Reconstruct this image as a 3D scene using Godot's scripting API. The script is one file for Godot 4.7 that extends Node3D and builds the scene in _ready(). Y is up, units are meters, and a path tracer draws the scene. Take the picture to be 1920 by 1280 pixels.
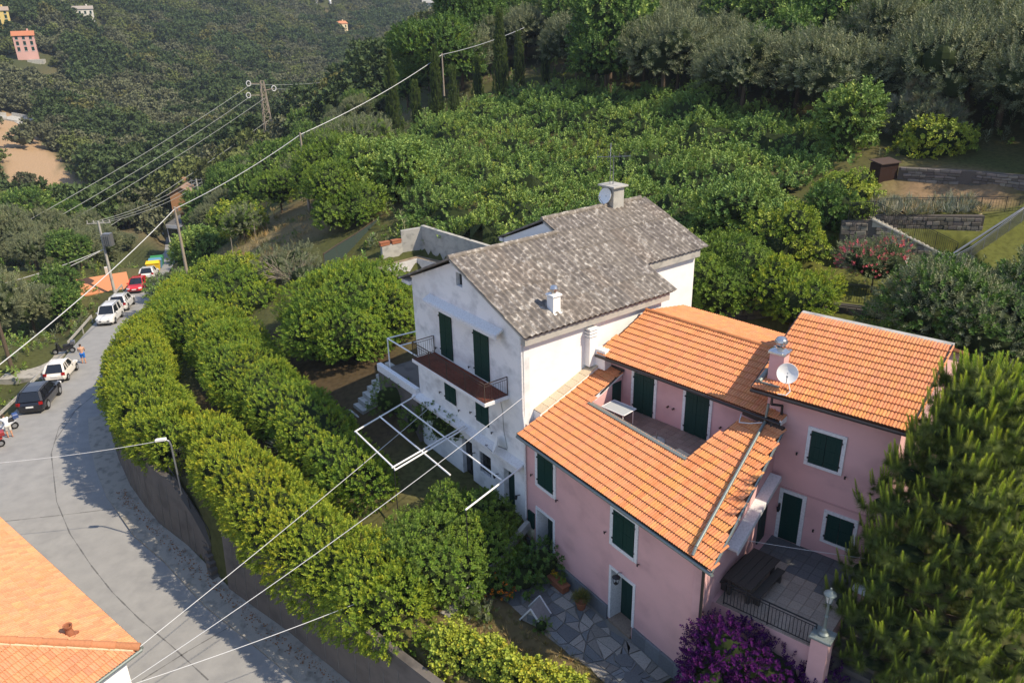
extends Node3D

var rng := RandomNumberGenerator.new()
var M := {}
var used := {}
var ta: Array = []
var tb: Array = []
var wa := PackedFloat64Array()
var wb_ := PackedFloat64Array()
var sprigs := {}
const UP := Vector3.UP


func _ready() -> void:
	rng.seed = 7
	# camera
	var cam := Camera3D.new()
	cam.name = "camera"
	cam.fov = 46.78
	cam.near = 0.3
	cam.far = 2500.0
	cam.transform = Transform3D(Basis(Vector3.RIGHT, deg_to_rad(-23.09)) * Basis(Vector3.BACK, deg_to_rad(-1.37)), Vector3(0, 22, 0))
	add_child(cam)
	cam.current = true
	# sky, haze and exposure
	var we := WorldEnvironment.new()
	we.name = "surroundings"
	var env := Environment.new()
	env.background_mode = Environment.BG_SKY
	var sm := ProceduralSkyMaterial.new()
	sm.sky_top_color = Color(0.46, 0.54, 0.68)
	sm.sky_horizon_color = Color(0.84, 0.85, 0.86)
	sm.sky_curve = 0.12
	sm.ground_bottom_color = Color(0.2, 0.22, 0.16)
	sm.ground_horizon_color = Color(0.5, 0.55, 0.55)
	sm.sky_energy_multiplier = 1.2
	var sky := Sky.new()
	sky.sky_material = sm
	env.sky = sky
	env.tonemap_mode = Environment.TONE_MAPPER_LINEAR
	env.tonemap_exposure = 1.25
	env.sdfgi_enabled = true
	env.ssao_enabled = true
	env.ssil_enabled = true
	env.fog_enabled = true
	env.fog_density = 0.00017
	env.fog_light_color = Color(0.80, 0.87, 0.95)
	we.environment = env
	add_child(we)
	# sun
	var sun := DirectionalLight3D.new()
	sun.name = "sun"
	sun.light_color = Color(1.0, 0.935, 0.83)
	sun.light_energy = 1.6
	sun.light_angular_distance = 0.53
	sun.shadow_enabled = true
	sun.look_at_from_position(Vector3.ZERO, Vector3(-0.64, -0.72, -0.27), UP)
	add_child(sun)

	make_materials()
	make_sprigs()
	prepare_terrain()
	build_ground()
	build_road()
	build_white_house()
	build_pink_house()
	build_road_house()
	build_walls_and_fences()
	build_far_houses()
	build_poles_and_wires()
	build_yard()
	build_vehicles()
	build_small_things()
	build_hedges()
	build_near_trees()
	build_woods()


# ------------------------------------------------------------------ helpers
func lin(r: float, g: float, b: float) -> Color:
	return Color(r, g, b).linear_to_srgb()


class MB:
	var v := PackedVector3Array()
	var n := PackedVector3Array()
	var c := PackedColorArray()
	var uv := PackedVector2Array()
	var col := Color(1, 1, 1)

	func tri(a: Vector3, b: Vector3, d: Vector3) -> void:
		var m := (b - a).cross(d - a).normalized()
		v.append(a); v.append(d); v.append(b)
		n.append(m); n.append(m); n.append(m)
		c.append(col); c.append(col); c.append(col)

	func trin(a: Vector3, b: Vector3, d: Vector3, na: Vector3, nb: Vector3, nd: Vector3) -> void:
		v.append(a); v.append(d); v.append(b)
		n.append(na); n.append(nd); n.append(nb)
		c.append(col); c.append(col); c.append(col)

	func quad(a: Vector3, b: Vector3, d: Vector3, e: Vector3) -> void:
		tri(a, b, d)
		tri(a, d, e)

	func box(lo: Vector3, hi: Vector3) -> void:
		obox(Transform3D(Basis.IDENTITY, (lo + hi) * 0.5), hi - lo)

	func obox(t: Transform3D, s: Vector3) -> void:
		var x := t.basis.x * s.x * 0.5
		var y := t.basis.y * s.y * 0.5
		var z := t.basis.z * s.z * 0.5
		var o := t.origin
		quad(o - x - y + z, o + x - y + z, o + x + y + z, o - x + y + z)
		quad(o + x - y - z, o - x - y - z, o - x + y - z, o + x + y - z)
		quad(o + x - y + z, o + x - y - z, o + x + y - z, o + x + y + z)
		quad(o - x - y - z, o - x - y + z, o - x + y + z, o - x + y - z)
		quad(o - x + y + z, o + x + y + z, o + x + y - z, o - x + y - z)
		quad(o - x - y - z, o + x - y - z, o + x - y + z, o - x - y + z)

	func bevel_box(lo: Vector3, hi: Vector3, r: float) -> void:
		# top edges chamfered
		var a := lo
		var b := hi
		var t := b.y - r
		var p := [Vector3(a.x, t, b.z), Vector3(b.x, t, b.z), Vector3(b.x, t, a.z), Vector3(a.x, t, a.z)]
		var q := [Vector3(a.x + r, b.y, b.z - r), Vector3(b.x - r, b.y, b.z - r), Vector3(b.x - r, b.y, a.z + r), Vector3(a.x + r, b.y, a.z + r)]
		for i in 4:
			var j := (i + 1) % 4
			var p0: Vector3 = p[i]
			var p1: Vector3 = p[j]
			quad(Vector3(p0.x, a.y, p0.z), Vector3(p1.x, a.y, p1.z), p1, p0)
			quad(p0, p1, q[j], q[i])
		quad(q[0], q[1], q[2], q[3])

	func bar(a: Vector3, b: Vector3, w: float, h: float) -> void:
		# box along a segment; h measured along the up side
		var d := b - a
		var z := d.normalized()
		var u := Vector3.UP if absf(z.y) < 0.95 else Vector3.RIGHT
		var x := u.cross(z).normalized()
		var y := z.cross(x)
		obox(Transform3D(Basis(x, y, z), (a + b) * 0.5), Vector3(w, h, d.length()))

	func tube(a: Vector3, b: Vector3, r0: float, r1: float, seg := 8, caps := true) -> void:
		var z := (b - a).normalized()
		var u := Vector3.UP if absf(z.y) < 0.95 else Vector3.RIGHT
		var x := u.cross(z).normalized()
		var y := z.cross(x)
		for i in seg:
			var t0 := TAU * i / seg
			var t1 := TAU * (i + 1) / seg
			var e0 := x * cos(t0) + y * sin(t0)
			var e1 := x * cos(t1) + y * sin(t1)
			trin(a + e0 * r0, a + e1 * r0, b + e1 * r1, e0, e1, e1)
			trin(a + e0 * r0, b + e1 * r1, b + e0 * r1, e0, e1, e0)
			if caps:
				tri(b, b + e0 * r1, b + e1 * r1)
				tri(a, a + e1 * r0, a + e0 * r0)

	func path(pts: Array, r: float, seg := 6) -> void:
		for i in pts.size() - 1:
			tube(pts[i], pts[i + 1], r, r, seg, i == 0 or i == pts.size() - 2)

	func lathe(prof: Array, at: Vector3, seg := 16, t := Basis.IDENTITY) -> void:
		for k in prof.size() - 1:
			var p: Vector2 = prof[k]
			var q: Vector2 = prof[k + 1]
			var sl := Vector2(q.y - p.y, p.x - q.x)
			if sl.length() < 1e-6:
				continue
			sl = sl.normalized()
			for i in seg:
				var t0 := TAU * i / seg
				var t1 := TAU * (i + 1) / seg
				var e0 := Vector3(cos(t0), 0, -sin(t0))
				var e1 := Vector3(cos(t1), 0, -sin(t1))
				var n0 := t * (e0 * sl.x + Vector3(0, sl.y, 0))
				var n1 := t * (e1 * sl.x + Vector3(0, sl.y, 0))
				var a := at + t * (e0 * p.x + Vector3(0, p.y, 0))
				var b := at + t * (e1 * p.x + Vector3(0, p.y, 0))
				var d := at + t * (e1 * q.x + Vector3(0, q.y, 0))
				var e := at + t * (e0 * q.x + Vector3(0, q.y, 0))
				trin(a, b, d, n0, n1, n1)
				trin(a, d, e, n0, n1, n0)

	func poly(pts: Array) -> void:
		# convex, ccw seen from outside
		for i in range(1, pts.size() - 1):
			tri(pts[0], pts[i], pts[i + 1])

	func slab(pts: Array, down: Vector3) -> void:
		# convex polygon (ccw from above) with thickness
		poly(pts)
		var lowr := []
		for p in pts:
			lowr.push_front(p + down)
		poly(lowr)
		for i in pts.size():
			var a: Vector3 = pts[i]
			var b: Vector3 = pts[(i + 1) % pts.size()]
			quad(a + down, b + down, b, a)

	func extrude(poly2: PackedVector2Array, t: Transform3D, z0: float, z1: float) -> void:
		# polygon in local xy, ccw; extruded along local z
		var idx := Geometry2D.triangulate_polygon(poly2)
		var cw := Geometry2D.is_polygon_clockwise(poly2)
		for i in range(0, idx.size(), 3):
			var a := poly2[idx[i]]
			var b := poly2[idx[i + 1]]
			var d := poly2[idx[i + 2]]
			if (b - a).cross(d - a) < 0.0:
				var s := b
				b = d
				d = s
			tri(t * Vector3(a.x, a.y, z1), t * Vector3(b.x, b.y, z1), t * Vector3(d.x, d.y, z1))
			tri(t * Vector3(a.x, a.y, z0), t * Vector3(d.x, d.y, z0), t * Vector3(b.x, b.y, z0))
		for i in poly2.size():
			var a := poly2[i]
			var b := poly2[(i + 1) % poly2.size()]
			if cw:
				var s := a
				a = b
				b = s
			quad(t * Vector3(a.x, a.y, z0), t * Vector3(b.x, b.y, z0), t * Vector3(b.x, b.y, z1), t * Vector3(a.x, a.y, z1))

	func panel(x0: float, x1: float, y0: float, y1: float, holes: Array, z: float, depth: float) -> void:
		# wall face at z with rectangular holes and their reveals
		var xs := [x0, x1]
		var ys := [y0, y1]
		for h in holes:
			xs.append(h[0]); xs.append(h[1]); ys.append(h[2]); ys.append(h[3])
		xs.sort()
		ys.sort()
		for i in xs.size() - 1:
			for j in ys.size() - 1:
				if xs[i + 1] - xs[i] < 1e-4 or ys[j + 1] - ys[j] < 1e-4:
					continue
				var mx: float = (xs[i] + xs[i + 1]) / 2
				var my: float = (ys[j] + ys[j + 1]) / 2
				var inside := false
				for h in holes:
					if mx > h[0] and mx < h[1] and my > h[2] and my < h[3]:
						inside = true
				if not inside:
					quad(Vector3(xs[i], ys[j], z), Vector3(xs[i + 1], ys[j], z), Vector3(xs[i + 1], ys[j + 1], z), Vector3(xs[i], ys[j + 1], z))

	func stamp(tm: Dictionary, xf: Transform3D, tint: int) -> void:
		v.append_array(xf * (tm.v as PackedVector3Array))
		n.append_array(Transform3D(xf.basis.orthonormalized(), Vector3.ZERO) * (tm.n as PackedVector3Array))
		c.append_array(tm.c[tint % tm.c.size()])

	func mesh() -> ArrayMesh:
		var arr := []
		arr.resize(Mesh.ARRAY_MAX)
		arr[Mesh.ARRAY_VERTEX] = v
		arr[Mesh.ARRAY_NORMAL] = n
		arr[Mesh.ARRAY_COLOR] = c
		if uv.size() == v.size():
			arr[Mesh.ARRAY_TEX_UV] = uv
		var m := ArrayMesh.new()
		if v.size() >= 3:
			m.add_surface_from_arrays(Mesh.PRIMITIVE_TRIANGLES, arr)
		return m


func numbered(called: String) -> String:
	if not used.has(called):
		used[called] = 0
		return called
	used[called] += 1
	return "%s_%03d" % [called, used[called]]


func thing(called: String, label: String, category: String, at := Vector3.ZERO, turn := 0.0, group := "") -> Node3D:
	var o := Node3D.new()
	o.name = numbered(called)
	add_child(o)
	o.position = at
	o.rotation.y = turn
	tag(o, label, category, group)
	return o


func tag(o: Node, label: String, category: String, group := "") -> void:
	o.set_meta("label", label)
	o.set_meta("category", category)
	if group:
		o.set_meta("group", group)


func part(called: String, b: MB, m: Material, parent: Node, xf := Transform3D.IDENTITY) -> MeshInstance3D:
	return part_mesh(called, b.mesh(), m, parent, xf)


func part_mesh(called: String, mesh: Mesh, m: Material, parent: Node, xf := Transform3D.IDENTITY) -> MeshInstance3D:
	var o := MeshInstance3D.new()
	o.name = numbered_in(parent, called)
	o.mesh = mesh
	o.material_override = m
	o.transform = xf
	parent.add_child(o, true)
	return o


func numbered_in(parent: Node, called: String) -> String:
	if parent == self:
		return numbered(called)
	var k: Dictionary = parent.get_meta("names") if parent.has_meta("names") else {}
	var i: int = k.get(called, 0)
	k[called] = i + 1
	parent.set_meta("names", k)
	return called if i == 0 else "%s_%03d" % [called, i]


func structure(called: String, b: MB, m: Material, parent: Node = self, xf := Transform3D.IDENTITY) -> MeshInstance3D:
	var o := part(called, b, m, parent, xf)
	o.set_meta("kind", "structure")
	return o


func stuff_mesh(called: String, b: MB, m: Material, label := "", category := "", parent: Node = self) -> MeshInstance3D:
	var o := part(called, b, m, parent)
	o.set_meta("kind", "stuff")
	if label:
		tag(o, label, category)
	return o


func copy_of(o: Node3D, called: String, label: String, group := "") -> Node3D:
	var d: Node3D = o.duplicate()
	d.name = numbered(called)
	d.set_meta("label", label)
	if group:
		d.set_meta("group", group)
	add_child(d)
	return d


func frame(h: float, at: Vector3) -> Transform3D:
	return Transform3D(Basis(UP, deg_to_rad(h)), at)


func V(x: float, y: float, z: float) -> Vector3:
	return Vector3(x, y, z)


# ------------------------------------------------------------------ materials
func noise_tex(sd: int, freq: float, stops: Array, oct := 4, size := 512, kind := FastNoiseLite.TYPE_SIMPLEX_SMOOTH) -> NoiseTexture2D:
	var f := FastNoiseLite.new()
	f.seed = sd
	f.noise_type = kind
	f.frequency = freq
	f.fractal_octaves = oct
	f.fractal_gain = 0.55
	var t := NoiseTexture2D.new()
	t.width = size
	t.height = size
	t.seamless = true
	t.seamless_blend_skirt = 0.3
	t.noise = f
	var g := Gradient.new()
	var off := PackedFloat32Array()
	var cs := PackedColorArray()
	for s in stops:
		off.append(s[0])
		cs.append(lin(s[1], s[2], s[3]))
	g.offsets = off
	g.colors = cs
	t.color_ramp = g
	return t


func mat(called: String, col: Color, rough := 0.85, tex: Texture2D = null, scale := 1.0, metal := 0.0, spec := 0.3) -> StandardMaterial3D:
	var m := StandardMaterial3D.new()
	m.resource_name = called
	m.albedo_color = col
	m.roughness = rough
	m.metallic = metal
	m.metallic_specular = spec
	m.vertex_color_use_as_albedo = true
	if tex:
		m.albedo_texture = tex
		m.uv1_triplanar = true
		m.uv1_world_triplanar = true
		m.uv1_scale = Vector3.ONE * scale
	M[called] = m
	return m


func relief(m: StandardMaterial3D, sd: int, freq: float, depth: float) -> void:
	var f := FastNoiseLite.new()
	f.seed = sd
	f.frequency = freq
	f.fractal_octaves = 4
	var t := NoiseTexture2D.new()
	t.width = 512
	t.height = 512
	t.seamless = true
	t.noise = f
	m.heightmap_enabled = true
	m.heightmap_texture = t
	m.heightmap_scale = depth


func leafm(called: String, back: Color, rough := 0.55) -> void:
	var m := mat(called, Color.WHITE, rough, null, 1.0, 0.0, 0.35)
	m.backlight_enabled = true
	m.backlight = back
	m.cull_mode = BaseMaterial3D.CULL_DISABLED


func make_materials() -> void:
	var stain := noise_tex(3, 0.006, [[0.0, 0.42, 0.42, 0.42], [0.36, 0.8, 0.81, 0.82], [0.5, 1, 1, 1], [1.0, 1, 1, 1]], 6)
	var soft := noise_tex(5, 0.008, [[0.0, 0.72, 0.72, 0.72], [0.5, 0.95, 0.95, 0.95], [1.0, 1, 1, 1]], 6)
	var fine := noise_tex(9, 0.03, [[0.0, 0.6, 0.6, 0.6], [0.5, 0.92, 0.92, 0.92], [1.0, 1, 1, 1]], 5)
	mat("white_plaster", lin(0.78, 0.79, 0.80), 0.9, stain, 0.22)
	relief(M.white_plaster, 12, 0.05, 0.4)
	mat("white_side", lin(0.84, 0.84, 0.83), 0.9, noise_tex(6, 0.01, [[0.0, 0.88, 0.87, 0.86], [0.5, 1, 1, 1], [1.0, 1, 1, 1]], 5), 0.2)
	mat("pink_plaster", lin(0.70, 0.425, 0.42), 0.9, soft, 0.16)
	relief(M.pink_plaster, 13, 0.06, 0.3)
	mat("white_trim", lin(0.78, 0.79, 0.80), 0.7, fine, 0.6)
	mat("green_shutter", lin(0.008, 0.042, 0.036), 0.45, fine, 0.9)
	mat("tile", Color.WHITE, 0.8, noise_tex(21, 0.02, [[0.0, 0.62, 0.58, 0.55], [0.45, 0.93, 0.92, 0.9], [1.0, 1, 1, 1]], 5), 0.9)
	mat("tile_far", Color.WHITE, 0.8)
	mat("underlay", lin(0.16, 0.07, 0.04), 0.9)
	var lich := noise_tex(31, 0.035, [[0.0, 0.55, 0.52, 0.5], [0.5, 0.85, 0.82, 0.79], [0.66, 1.0, 0.97, 0.93], [0.71, 3.0, 2.9, 2.75], [1.0, 3.4, 3.3, 3.1]], 4)
	mat("sheet_roof", lin(0.20, 0.185, 0.172), 0.95, lich, 0.28)
	M.sheet_roof.albedo_color = Color.WHITE
	M.sheet_roof.albedo_texture = noise_tex(31, 0.022, [[0.0, 0.085, 0.075, 0.066], [0.40, 0.175, 0.155, 0.135], [0.60, 0.24, 0.212, 0.185], [0.67, 0.27, 0.24, 0.21], [0.70, 0.58, 0.54, 0.48], [1.0, 0.64, 0.61, 0.55]], 5, 1024)
	M.sheet_roof.uv1_scale = Vector3.ONE * 0.115
	mat("concrete", lin(0.42, 0.41, 0.38), 0.95, stain, 0.35)
	relief(M.concrete, 14, 0.06, 0.5)
	mat("wall_concrete", lin(0.135, 0.12, 0.108), 0.95, stain, 0.18)
	relief(M.wall_concrete, 15, 0.05, 1.0)
	mat("asphalt", Color.WHITE, 0.95, noise_tex(41, 0.012, [[0.0, 0.235, 0.235, 0.235], [0.45, 0.275, 0.274, 0.27], [1.0, 0.315, 0.312, 0.305]], 6, 1024), 0.06)
	relief(M.asphalt, 16, 0.2, 0.25)
	mat("asphalt_dark", lin(0.15, 0.15, 0.15), 0.95, fine, 0.2)
	mat("ground", Color.WHITE, 1.0, noise_tex(43, 0.02, [[0.0, 0.45, 0.45, 0.42], [0.5, 0.9, 0.9, 0.88], [1.0, 1.25, 1.22, 1.15]], 6, 1024), 0.11)
	mat("stone", Color.WHITE, 0.95, fine, 0.8)
	relief(M.stone, 17, 0.04, 1.2)
	mat("slate", Color.WHITE, 0.75, fine, 0.7)
	mat("wood", lin(0.16, 0.115, 0.075), 0.85, fine, 0.9)
	mat("dark_wood", lin(0.07, 0.06, 0.052), 0.6, fine, 0.9)
	mat("pole_wood", lin(0.33, 0.285, 0.235), 0.9, fine, 0.6)
	mat("bark", lin(0.12, 0.09, 0.065), 0.95, fine, 0.8)
	mat("white_paint", lin(0.80, 0.80, 0.80), 0.4)
	mat("black_iron", lin(0.035, 0.035, 0.038), 0.5, null, 1.0, 0.3)
	mat("rusty_iron", lin(0.085, 0.06, 0.05), 0.7, null, 1.0, 0.2)
	mat("grey_iron", lin(0.26, 0.27, 0.29), 0.4, null, 1.0, 0.6)
	mat("gutter", lin(0.055, 0.05, 0.05), 0.45, null, 1.0, 0.4)
	mat("zinc", lin(0.24, 0.28, 0.27), 0.5, fine, 0.9, 0.4)
	mat("steel", lin(0.55, 0.56, 0.57), 0.22, null, 1.0, 0.9)
	mat("cable", lin(0.62, 0.63, 0.64), 0.6)
	mat("cable_dark", lin(0.30, 0.32, 0.31), 0.6)
	mat("dish", lin(0.80, 0.80, 0.78), 0.5)
	mat("terracotta", lin(0.36, 0.14, 0.075), 0.85, fine, 0.8)
	mat("coping", lin(0.66, 0.55, 0.40), 0.9, fine, 0.7)
	mat("floor_red", Color.WHITE, 0.8, fine, 0.8)
	mat("floor_beige", Color.WHITE, 0.8, fine, 0.8)
	mat("plain", Color.WHITE, 0.75, fine, 0.5)
	mat("car_paint", Color.WHITE, 0.3, null, 1.0, 0.0, 0.5)
	M.car_paint.clearcoat_enabled = true
	M.car_paint.clearcoat = 0.8
	M.car_paint.clearcoat_roughness = 0.06
	mat("glass_dark", lin(0.012, 0.014, 0.018), 0.06, null, 1.0, 0.0, 0.6)
	mat("rubber", lin(0.018, 0.018, 0.018), 0.9)
	mat("wheel_rim", lin(0.42, 0.43, 0.45), 0.35, null, 1.0, 0.7)
	mat("plastic", Color.WHITE, 0.5)
	mat("cloth", Color.WHITE, 0.9)
	mat("water", lin(0.10, 0.36, 0.46), 0.08)
	mat("mesh_net", lin(0.045, 0.068, 0.06), 0.9, fine, 0.5)
	leafm("leaf", lin(0.22, 0.26, 0.03))
	leafm("leaf_far", lin(0.10, 0.13, 0.03), 0.8)
	leafm("needle", lin(0.16, 0.22, 0.03))
	leafm("petal", lin(0.2, 0.03, 0.25), 0.8)
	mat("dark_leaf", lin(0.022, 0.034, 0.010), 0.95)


# ------------------------------------------------------------------ terrain
const WALL_LINE := [Vector2(14, -4), Vector2(4, -14.5), Vector2(-3, -21.5), Vector2(-7.3, -25.4), Vector2(-10.5, -28.3), Vector2(-14.1, -31.3), Vector2(-17.6, -34.9), Vector2(-20, -37), Vector2(-23.3, -40.9), Vector2(-25.4, -44), Vector2(-27.5, -47.5), Vector2(-29.3, -51), Vector2(-33, -62), Vector2(-37.5, -75.2), Vector2(-41.2, -86.3), Vector2(-44.8, -98.6), Vector2(-48.4, -109.6), Vector2(-52, -119.5), Vector2(-60, -140), Vector2(-75, -165)]
const LEFT_LINE := [Vector2(-20, 10), Vector2(-30, -8), Vector2(-36, -30), Vector2(-36.4, -42), Vector2(-36.7, -50), Vector2(-37.3, -53.7), Vector2(-38.5, -59.9), Vector2(-40.5, -67.3), Vector2(-42.4, -74.8), Vector2(-45.6, -86.8), Vector2(-48.7, -98.5), Vector2(-52.6, -112), Vector2(-57, -126), Vector2(-66, -148), Vector2(-80, -172)]
const SLIP := [Vector2(-164, -268), Vector2(-153, -251), Vector2(-146.7, -239), Vector2(-136, -226.6), Vector2(-122.7, -206.5), Vector2(-114.6, -195.7), Vector2(-109, -188)]
var near_a := PackedFloat32Array()
var near_b := PackedFloat32Array()
var far_a := PackedFloat32Array()
var far_b := PackedFloat32Array()
var lump := FastNoiseLite.new()
var patch := FastNoiseLite.new()


func prepare_terrain() -> void:
	lump.seed = 4
	lump.frequency = 0.35
	lump.fractal_octaves = 3
	patch.seed = 8
	patch.frequency = 0.02
	patch.fractal_octaves = 3
	# what the two hillsides share: the far slope across the valley
	var far := [
		V(-242.6,24.8,-414.3), V(-231.1,18.9,-466.1), V(-217.8,28.1,-546.1), V(-187.1,29.3,-611.9), V(-144.4,28.7,-676.9), V(-89.4,27.9,-741.7), 
		V(-41.2,24.8,-783.9), V(-200,7.8,-352.7), V(-191.8,4.8,-405.7), V(-169.4,2.0,-448.1), V(-138.9,-0.9,-490.3), V(-115.8,6.9,-602.3), 
		V(-73.8,-14.9,-462.6), V(-59.2,4.4,-644.7), V(-179.5,-3.8,-293.4), V(-162.5,-8.8,-302.1), V(-146.5,-11.5,-322.7), V(-118.8,-13.3,-332.8), 
		V(-97,-14.1,-376), V(-61.9,-17.0,-353), V(-42.2,-16.2,-342.4), V(-141.6,-12.8,-229.8), V(-115.2,-16.6,-201), V(-119.4,-17.9,-238.5), 
		V(-102.9,-18.5,-249.1), V(-84.6,-16.7,-255.3), V(-68.6,-15.4,-266.7), V(-50.8,-14.3,-256.3), V(-108,-20.6,-183), V(-92.7,-20.2,-179.9), 
		V(-75.1,-16.4,-163), V(-77.9,-15.5,-185.1), V(-70.1,-14.1,-196.6), V(-82.2,-13.4,-126.2), V(-64.8,-10.7,-107.8), V(-57.7,-8.2,-87.1), 
		V(-53.1,-8.5,-90.3), V(-67.2,-12.3,-121.2), V(-64.3,-12.7,-131.9), V(-46.2,-5.2,-66.7), V(-43.8,-5.3,-66.6), V(-52.5,-4.3,-64.9), 
		V(-132.5,-16.4,-168.4), V(-256,-1.3,-348.8), V(-324.9,26.3,-458.4), V(-420,60.0,-560), V(-300,75.0,-700), V(-100,80.0,-850), V(150,80.0,-800), 
	]
	# garden and hill, right of the road
	ta = [
		V(-7,-0.9,-26), V(-12,-0.9,-30.5), V(-17,-0.9,-35.5), V(-22.5,-0.9,-41), V(-27,-1.0,-48.5), V(-30.5,-2.2,-56), V(-33.5,-3.6,-64), V(-36.5,-5.8,-74), 
		V(-40,-7.2,-85), V(-44,-9.0,-98), V(-49,-11.2,-112), V(-3,-1.1,-23.5), V(2,-1.1,-21.5), V(-2,-1.1,-26), V(4.5,-1.1,-17.5), V(7,-1.1,-14), 
		V(0,-1.1,-17), V(3,-1.2,-8), V(-7,0.2,-33), V(-11,0.3,-40), V(-15,0.3,-45), V(-20,0.1,-48), V(-23,-0.3,-56), V(-26,-0.5,-64), V(-27,0.0,-74), 
		V(-31,-1.0,-80), V(-5,0.5,-33), V(-10,1.0,-43), V(-14,1.6,-50), V(-10,2.4,-52), V(-19,2.0,-61), V(-20,2.8,-70), V(-21,2.6,-82), V(-24,2.0,-92), 
		V(-30,0.0,-103), V(-36,-3.0,-115), V(-45,-7.0,-140), V(-50,-9.0,-168), V(-9,3.5,-57), V(-5,3.5,-58), V(-12,3.4,-62), V(0,4.5,-56), V(-3,6.0,-58), 
		V(-8,5.4,-64), V(2,5.5,-55), V(8,5.0,-48), V(2,7.0,-75), V(-6,6.5,-72), V(10,7.5,-62), V(16.5,12.0,-84), V(14,9.5,-73), V(-11,7.5,-90), 
		V(0,10.5,-95), V(-15,5.0,-106), V(-21,3.2,-110), V(0,10.8,-106), V(-9,8.0,-106), V(6,11.5,-100), V(10,4.2,-45), V(14,4.4,-42), V(18,4.4,-40), 
		V(22,4.4,-38), V(28,4.4,-35), V(12,3.5,-34), V(18,3.0,-28), V(14,1.5,-20), V(20,2.5,-22), V(12,-1.0,-14), V(16,0.0,-12), V(28,4.0,-25), 
		V(24,8.8,-54), V(31,6.5,-45), V(29,5.8,-43), V(34,7.5,-47), V(36,7.0,-38), V(34,9.2,-52), V(29,8.9,-58), V(37,10.0,-58), V(30,10.5,-62), 
		V(44,9.5,-45), V(22,8.0,-56), V(28,10.5,-66), V(22,9.5,-64), V(35,11.0,-70), V(20,12.0,-95), V(40,13.0,-85), V(30,13.5,-105), V(50,14.0,-75), 
		V(55,14.0,-110), V(10,13.0,-118), V(-5,12.0,-125), V(-10,9.0,-140), V(-30,2.0,-160), V(5,16.0,-150), V(40,17.0,-140), V(80,16.0,-100), 
		V(80,12.0,-40), V(90,22.0,-160), V(30,22.0,-220), V(-10,18.0,-220), 
	] + far
	# road and valley side
	tb = [
		V(-9,-4.5,-26), V(-14,-4.5,-32), V(-20,-4.5,-38), V(-26,-4.5,-45), V(-31,-4.9,-52), V(-35,-5.6,-62), V(-38,-6.5,-72), V(-42,-7.8,-84), 
		V(-46,-9.5,-97), V(-50,-11.7,-111), V(-36,-4.8,-50), V(-39,-5.6,-62), V(-43,-6.9,-76), V(-47,-8.8,-92), V(-52,-11.6,-110), V(-57,-14.1,-125), 
		V(-20,-4.5,-25), V(-28,-4.5,-36), V(-10,-4.5,-20), V(-34,-4.5,-42), V(-3,-4.5,-18), V(4,-4.5,-8), V(-41.5,-6.3,-58), V(-46,-8.2,-70), 
		V(-52,-11.0,-84), V(-45,-7.5,-50), V(-50,-9.5,-40), V(-42,-5.5,-38), V(-40,-5.0,-25), V(-60,-12.0,-20), V(-30,-4.6,-10), V(-62,-16.0,-120), 
		V(-53,-13.0,-128), 
	] + far
	lay_flats()
	wa = spline(ta)
	wb_ = spline(tb)
	for j in 66:
		for i in 56:
			near_a.append(spline_at(ta, wa, -110.0 + 4.0 * i, -240.0 + 4.0 * j))
			near_b.append(spline_at(tb, wb_, -110.0 + 4.0 * i, -240.0 + 4.0 * j))
	for j in 51:
		for i in 41:
			far_a.append(spline_at(ta, wa, -520.0 + 20.0 * i, -930.0 + 20.0 * j))
			far_b.append(spline_at(tb, wb_, -520.0 + 20.0 * i, -930.0 + 20.0 * j))


func spline(p: Array) -> PackedFloat64Array:
	# thin plate through scattered heights
	var n := p.size()
	var w := n + 3
	var rows := []
	for i in n:
		var r := PackedFloat64Array()
		r.resize(w + 1)
		for j in n:
			var dx: float = (p[i].x - p[j].x) / 100.0
			var dz: float = (p[i].z - p[j].z) / 100.0
			var r2 := dx * dx + dz * dz
			r[j] = 0.5 * r2 * log(r2 + 1e-12) if i != j else 1e-4
		r[n] = 1.0
		r[n + 1] = p[i].x / 100.0
		r[n + 2] = p[i].z / 100.0
		r[w] = p[i].y
		rows.append(r)
	for k in 3:
		var r := PackedFloat64Array()
		r.resize(w + 1)
		for j in n:
			r[j] = [1.0, p[j].x / 100.0, p[j].z / 100.0][k]
		rows.append(r)
	for c in w:
		var best := c
		for r in range(c + 1, w):
			if absf(rows[r][c]) > absf(rows[best][c]):
				best = r
		var s: PackedFloat64Array = rows[best]
		rows[best] = rows[c]
		rows[c] = s
		for r in range(c + 1, w):
			var row: PackedFloat64Array = rows[r]
			var f := row[c] / s[c]
			if f == 0.0:
				continue
			for k in range(c, w + 1):
				row[k] -= f * s[k]
			rows[r] = row
	var out := PackedFloat64Array()
	out.resize(w)
	for c in range(w - 1, -1, -1):
		var row: PackedFloat64Array = rows[c]
		var t := row[w]
		for k in range(c + 1, w):
			t -= row[k] * out[k]
		out[c] = t / row[c]
	return out


func spline_at(p: Array, w: PackedFloat64Array, x: float, z: float) -> float:
	var n := p.size()
	x /= 100.0
	z /= 100.0
	var s := w[n] + w[n + 1] * x + w[n + 2] * z
	for i in n:
		var q: Vector3 = p[i]
		var dx := x - q.x * 0.01
		var dz := z - q.z * 0.01
		var r2 := dx * dx + dz * dz
		s += w[i] * 0.5 * r2 * log(r2 + 1e-12)
	return s


func grid(g: PackedFloat32Array, nx: int, nz: int, u: float, v: float) -> float:
	u = clampf(u, 0.0, nx - 1.001)
	v = clampf(v, 0.0, nz - 1.001)
	var i := int(u)
	var j := int(v)
	u -= i
	v -= j
	var k := j * nx + i
	return lerpf(lerpf(g[k], g[k + 1], u), lerpf(g[k + nx], g[k + nx + 1], u), v)


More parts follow.
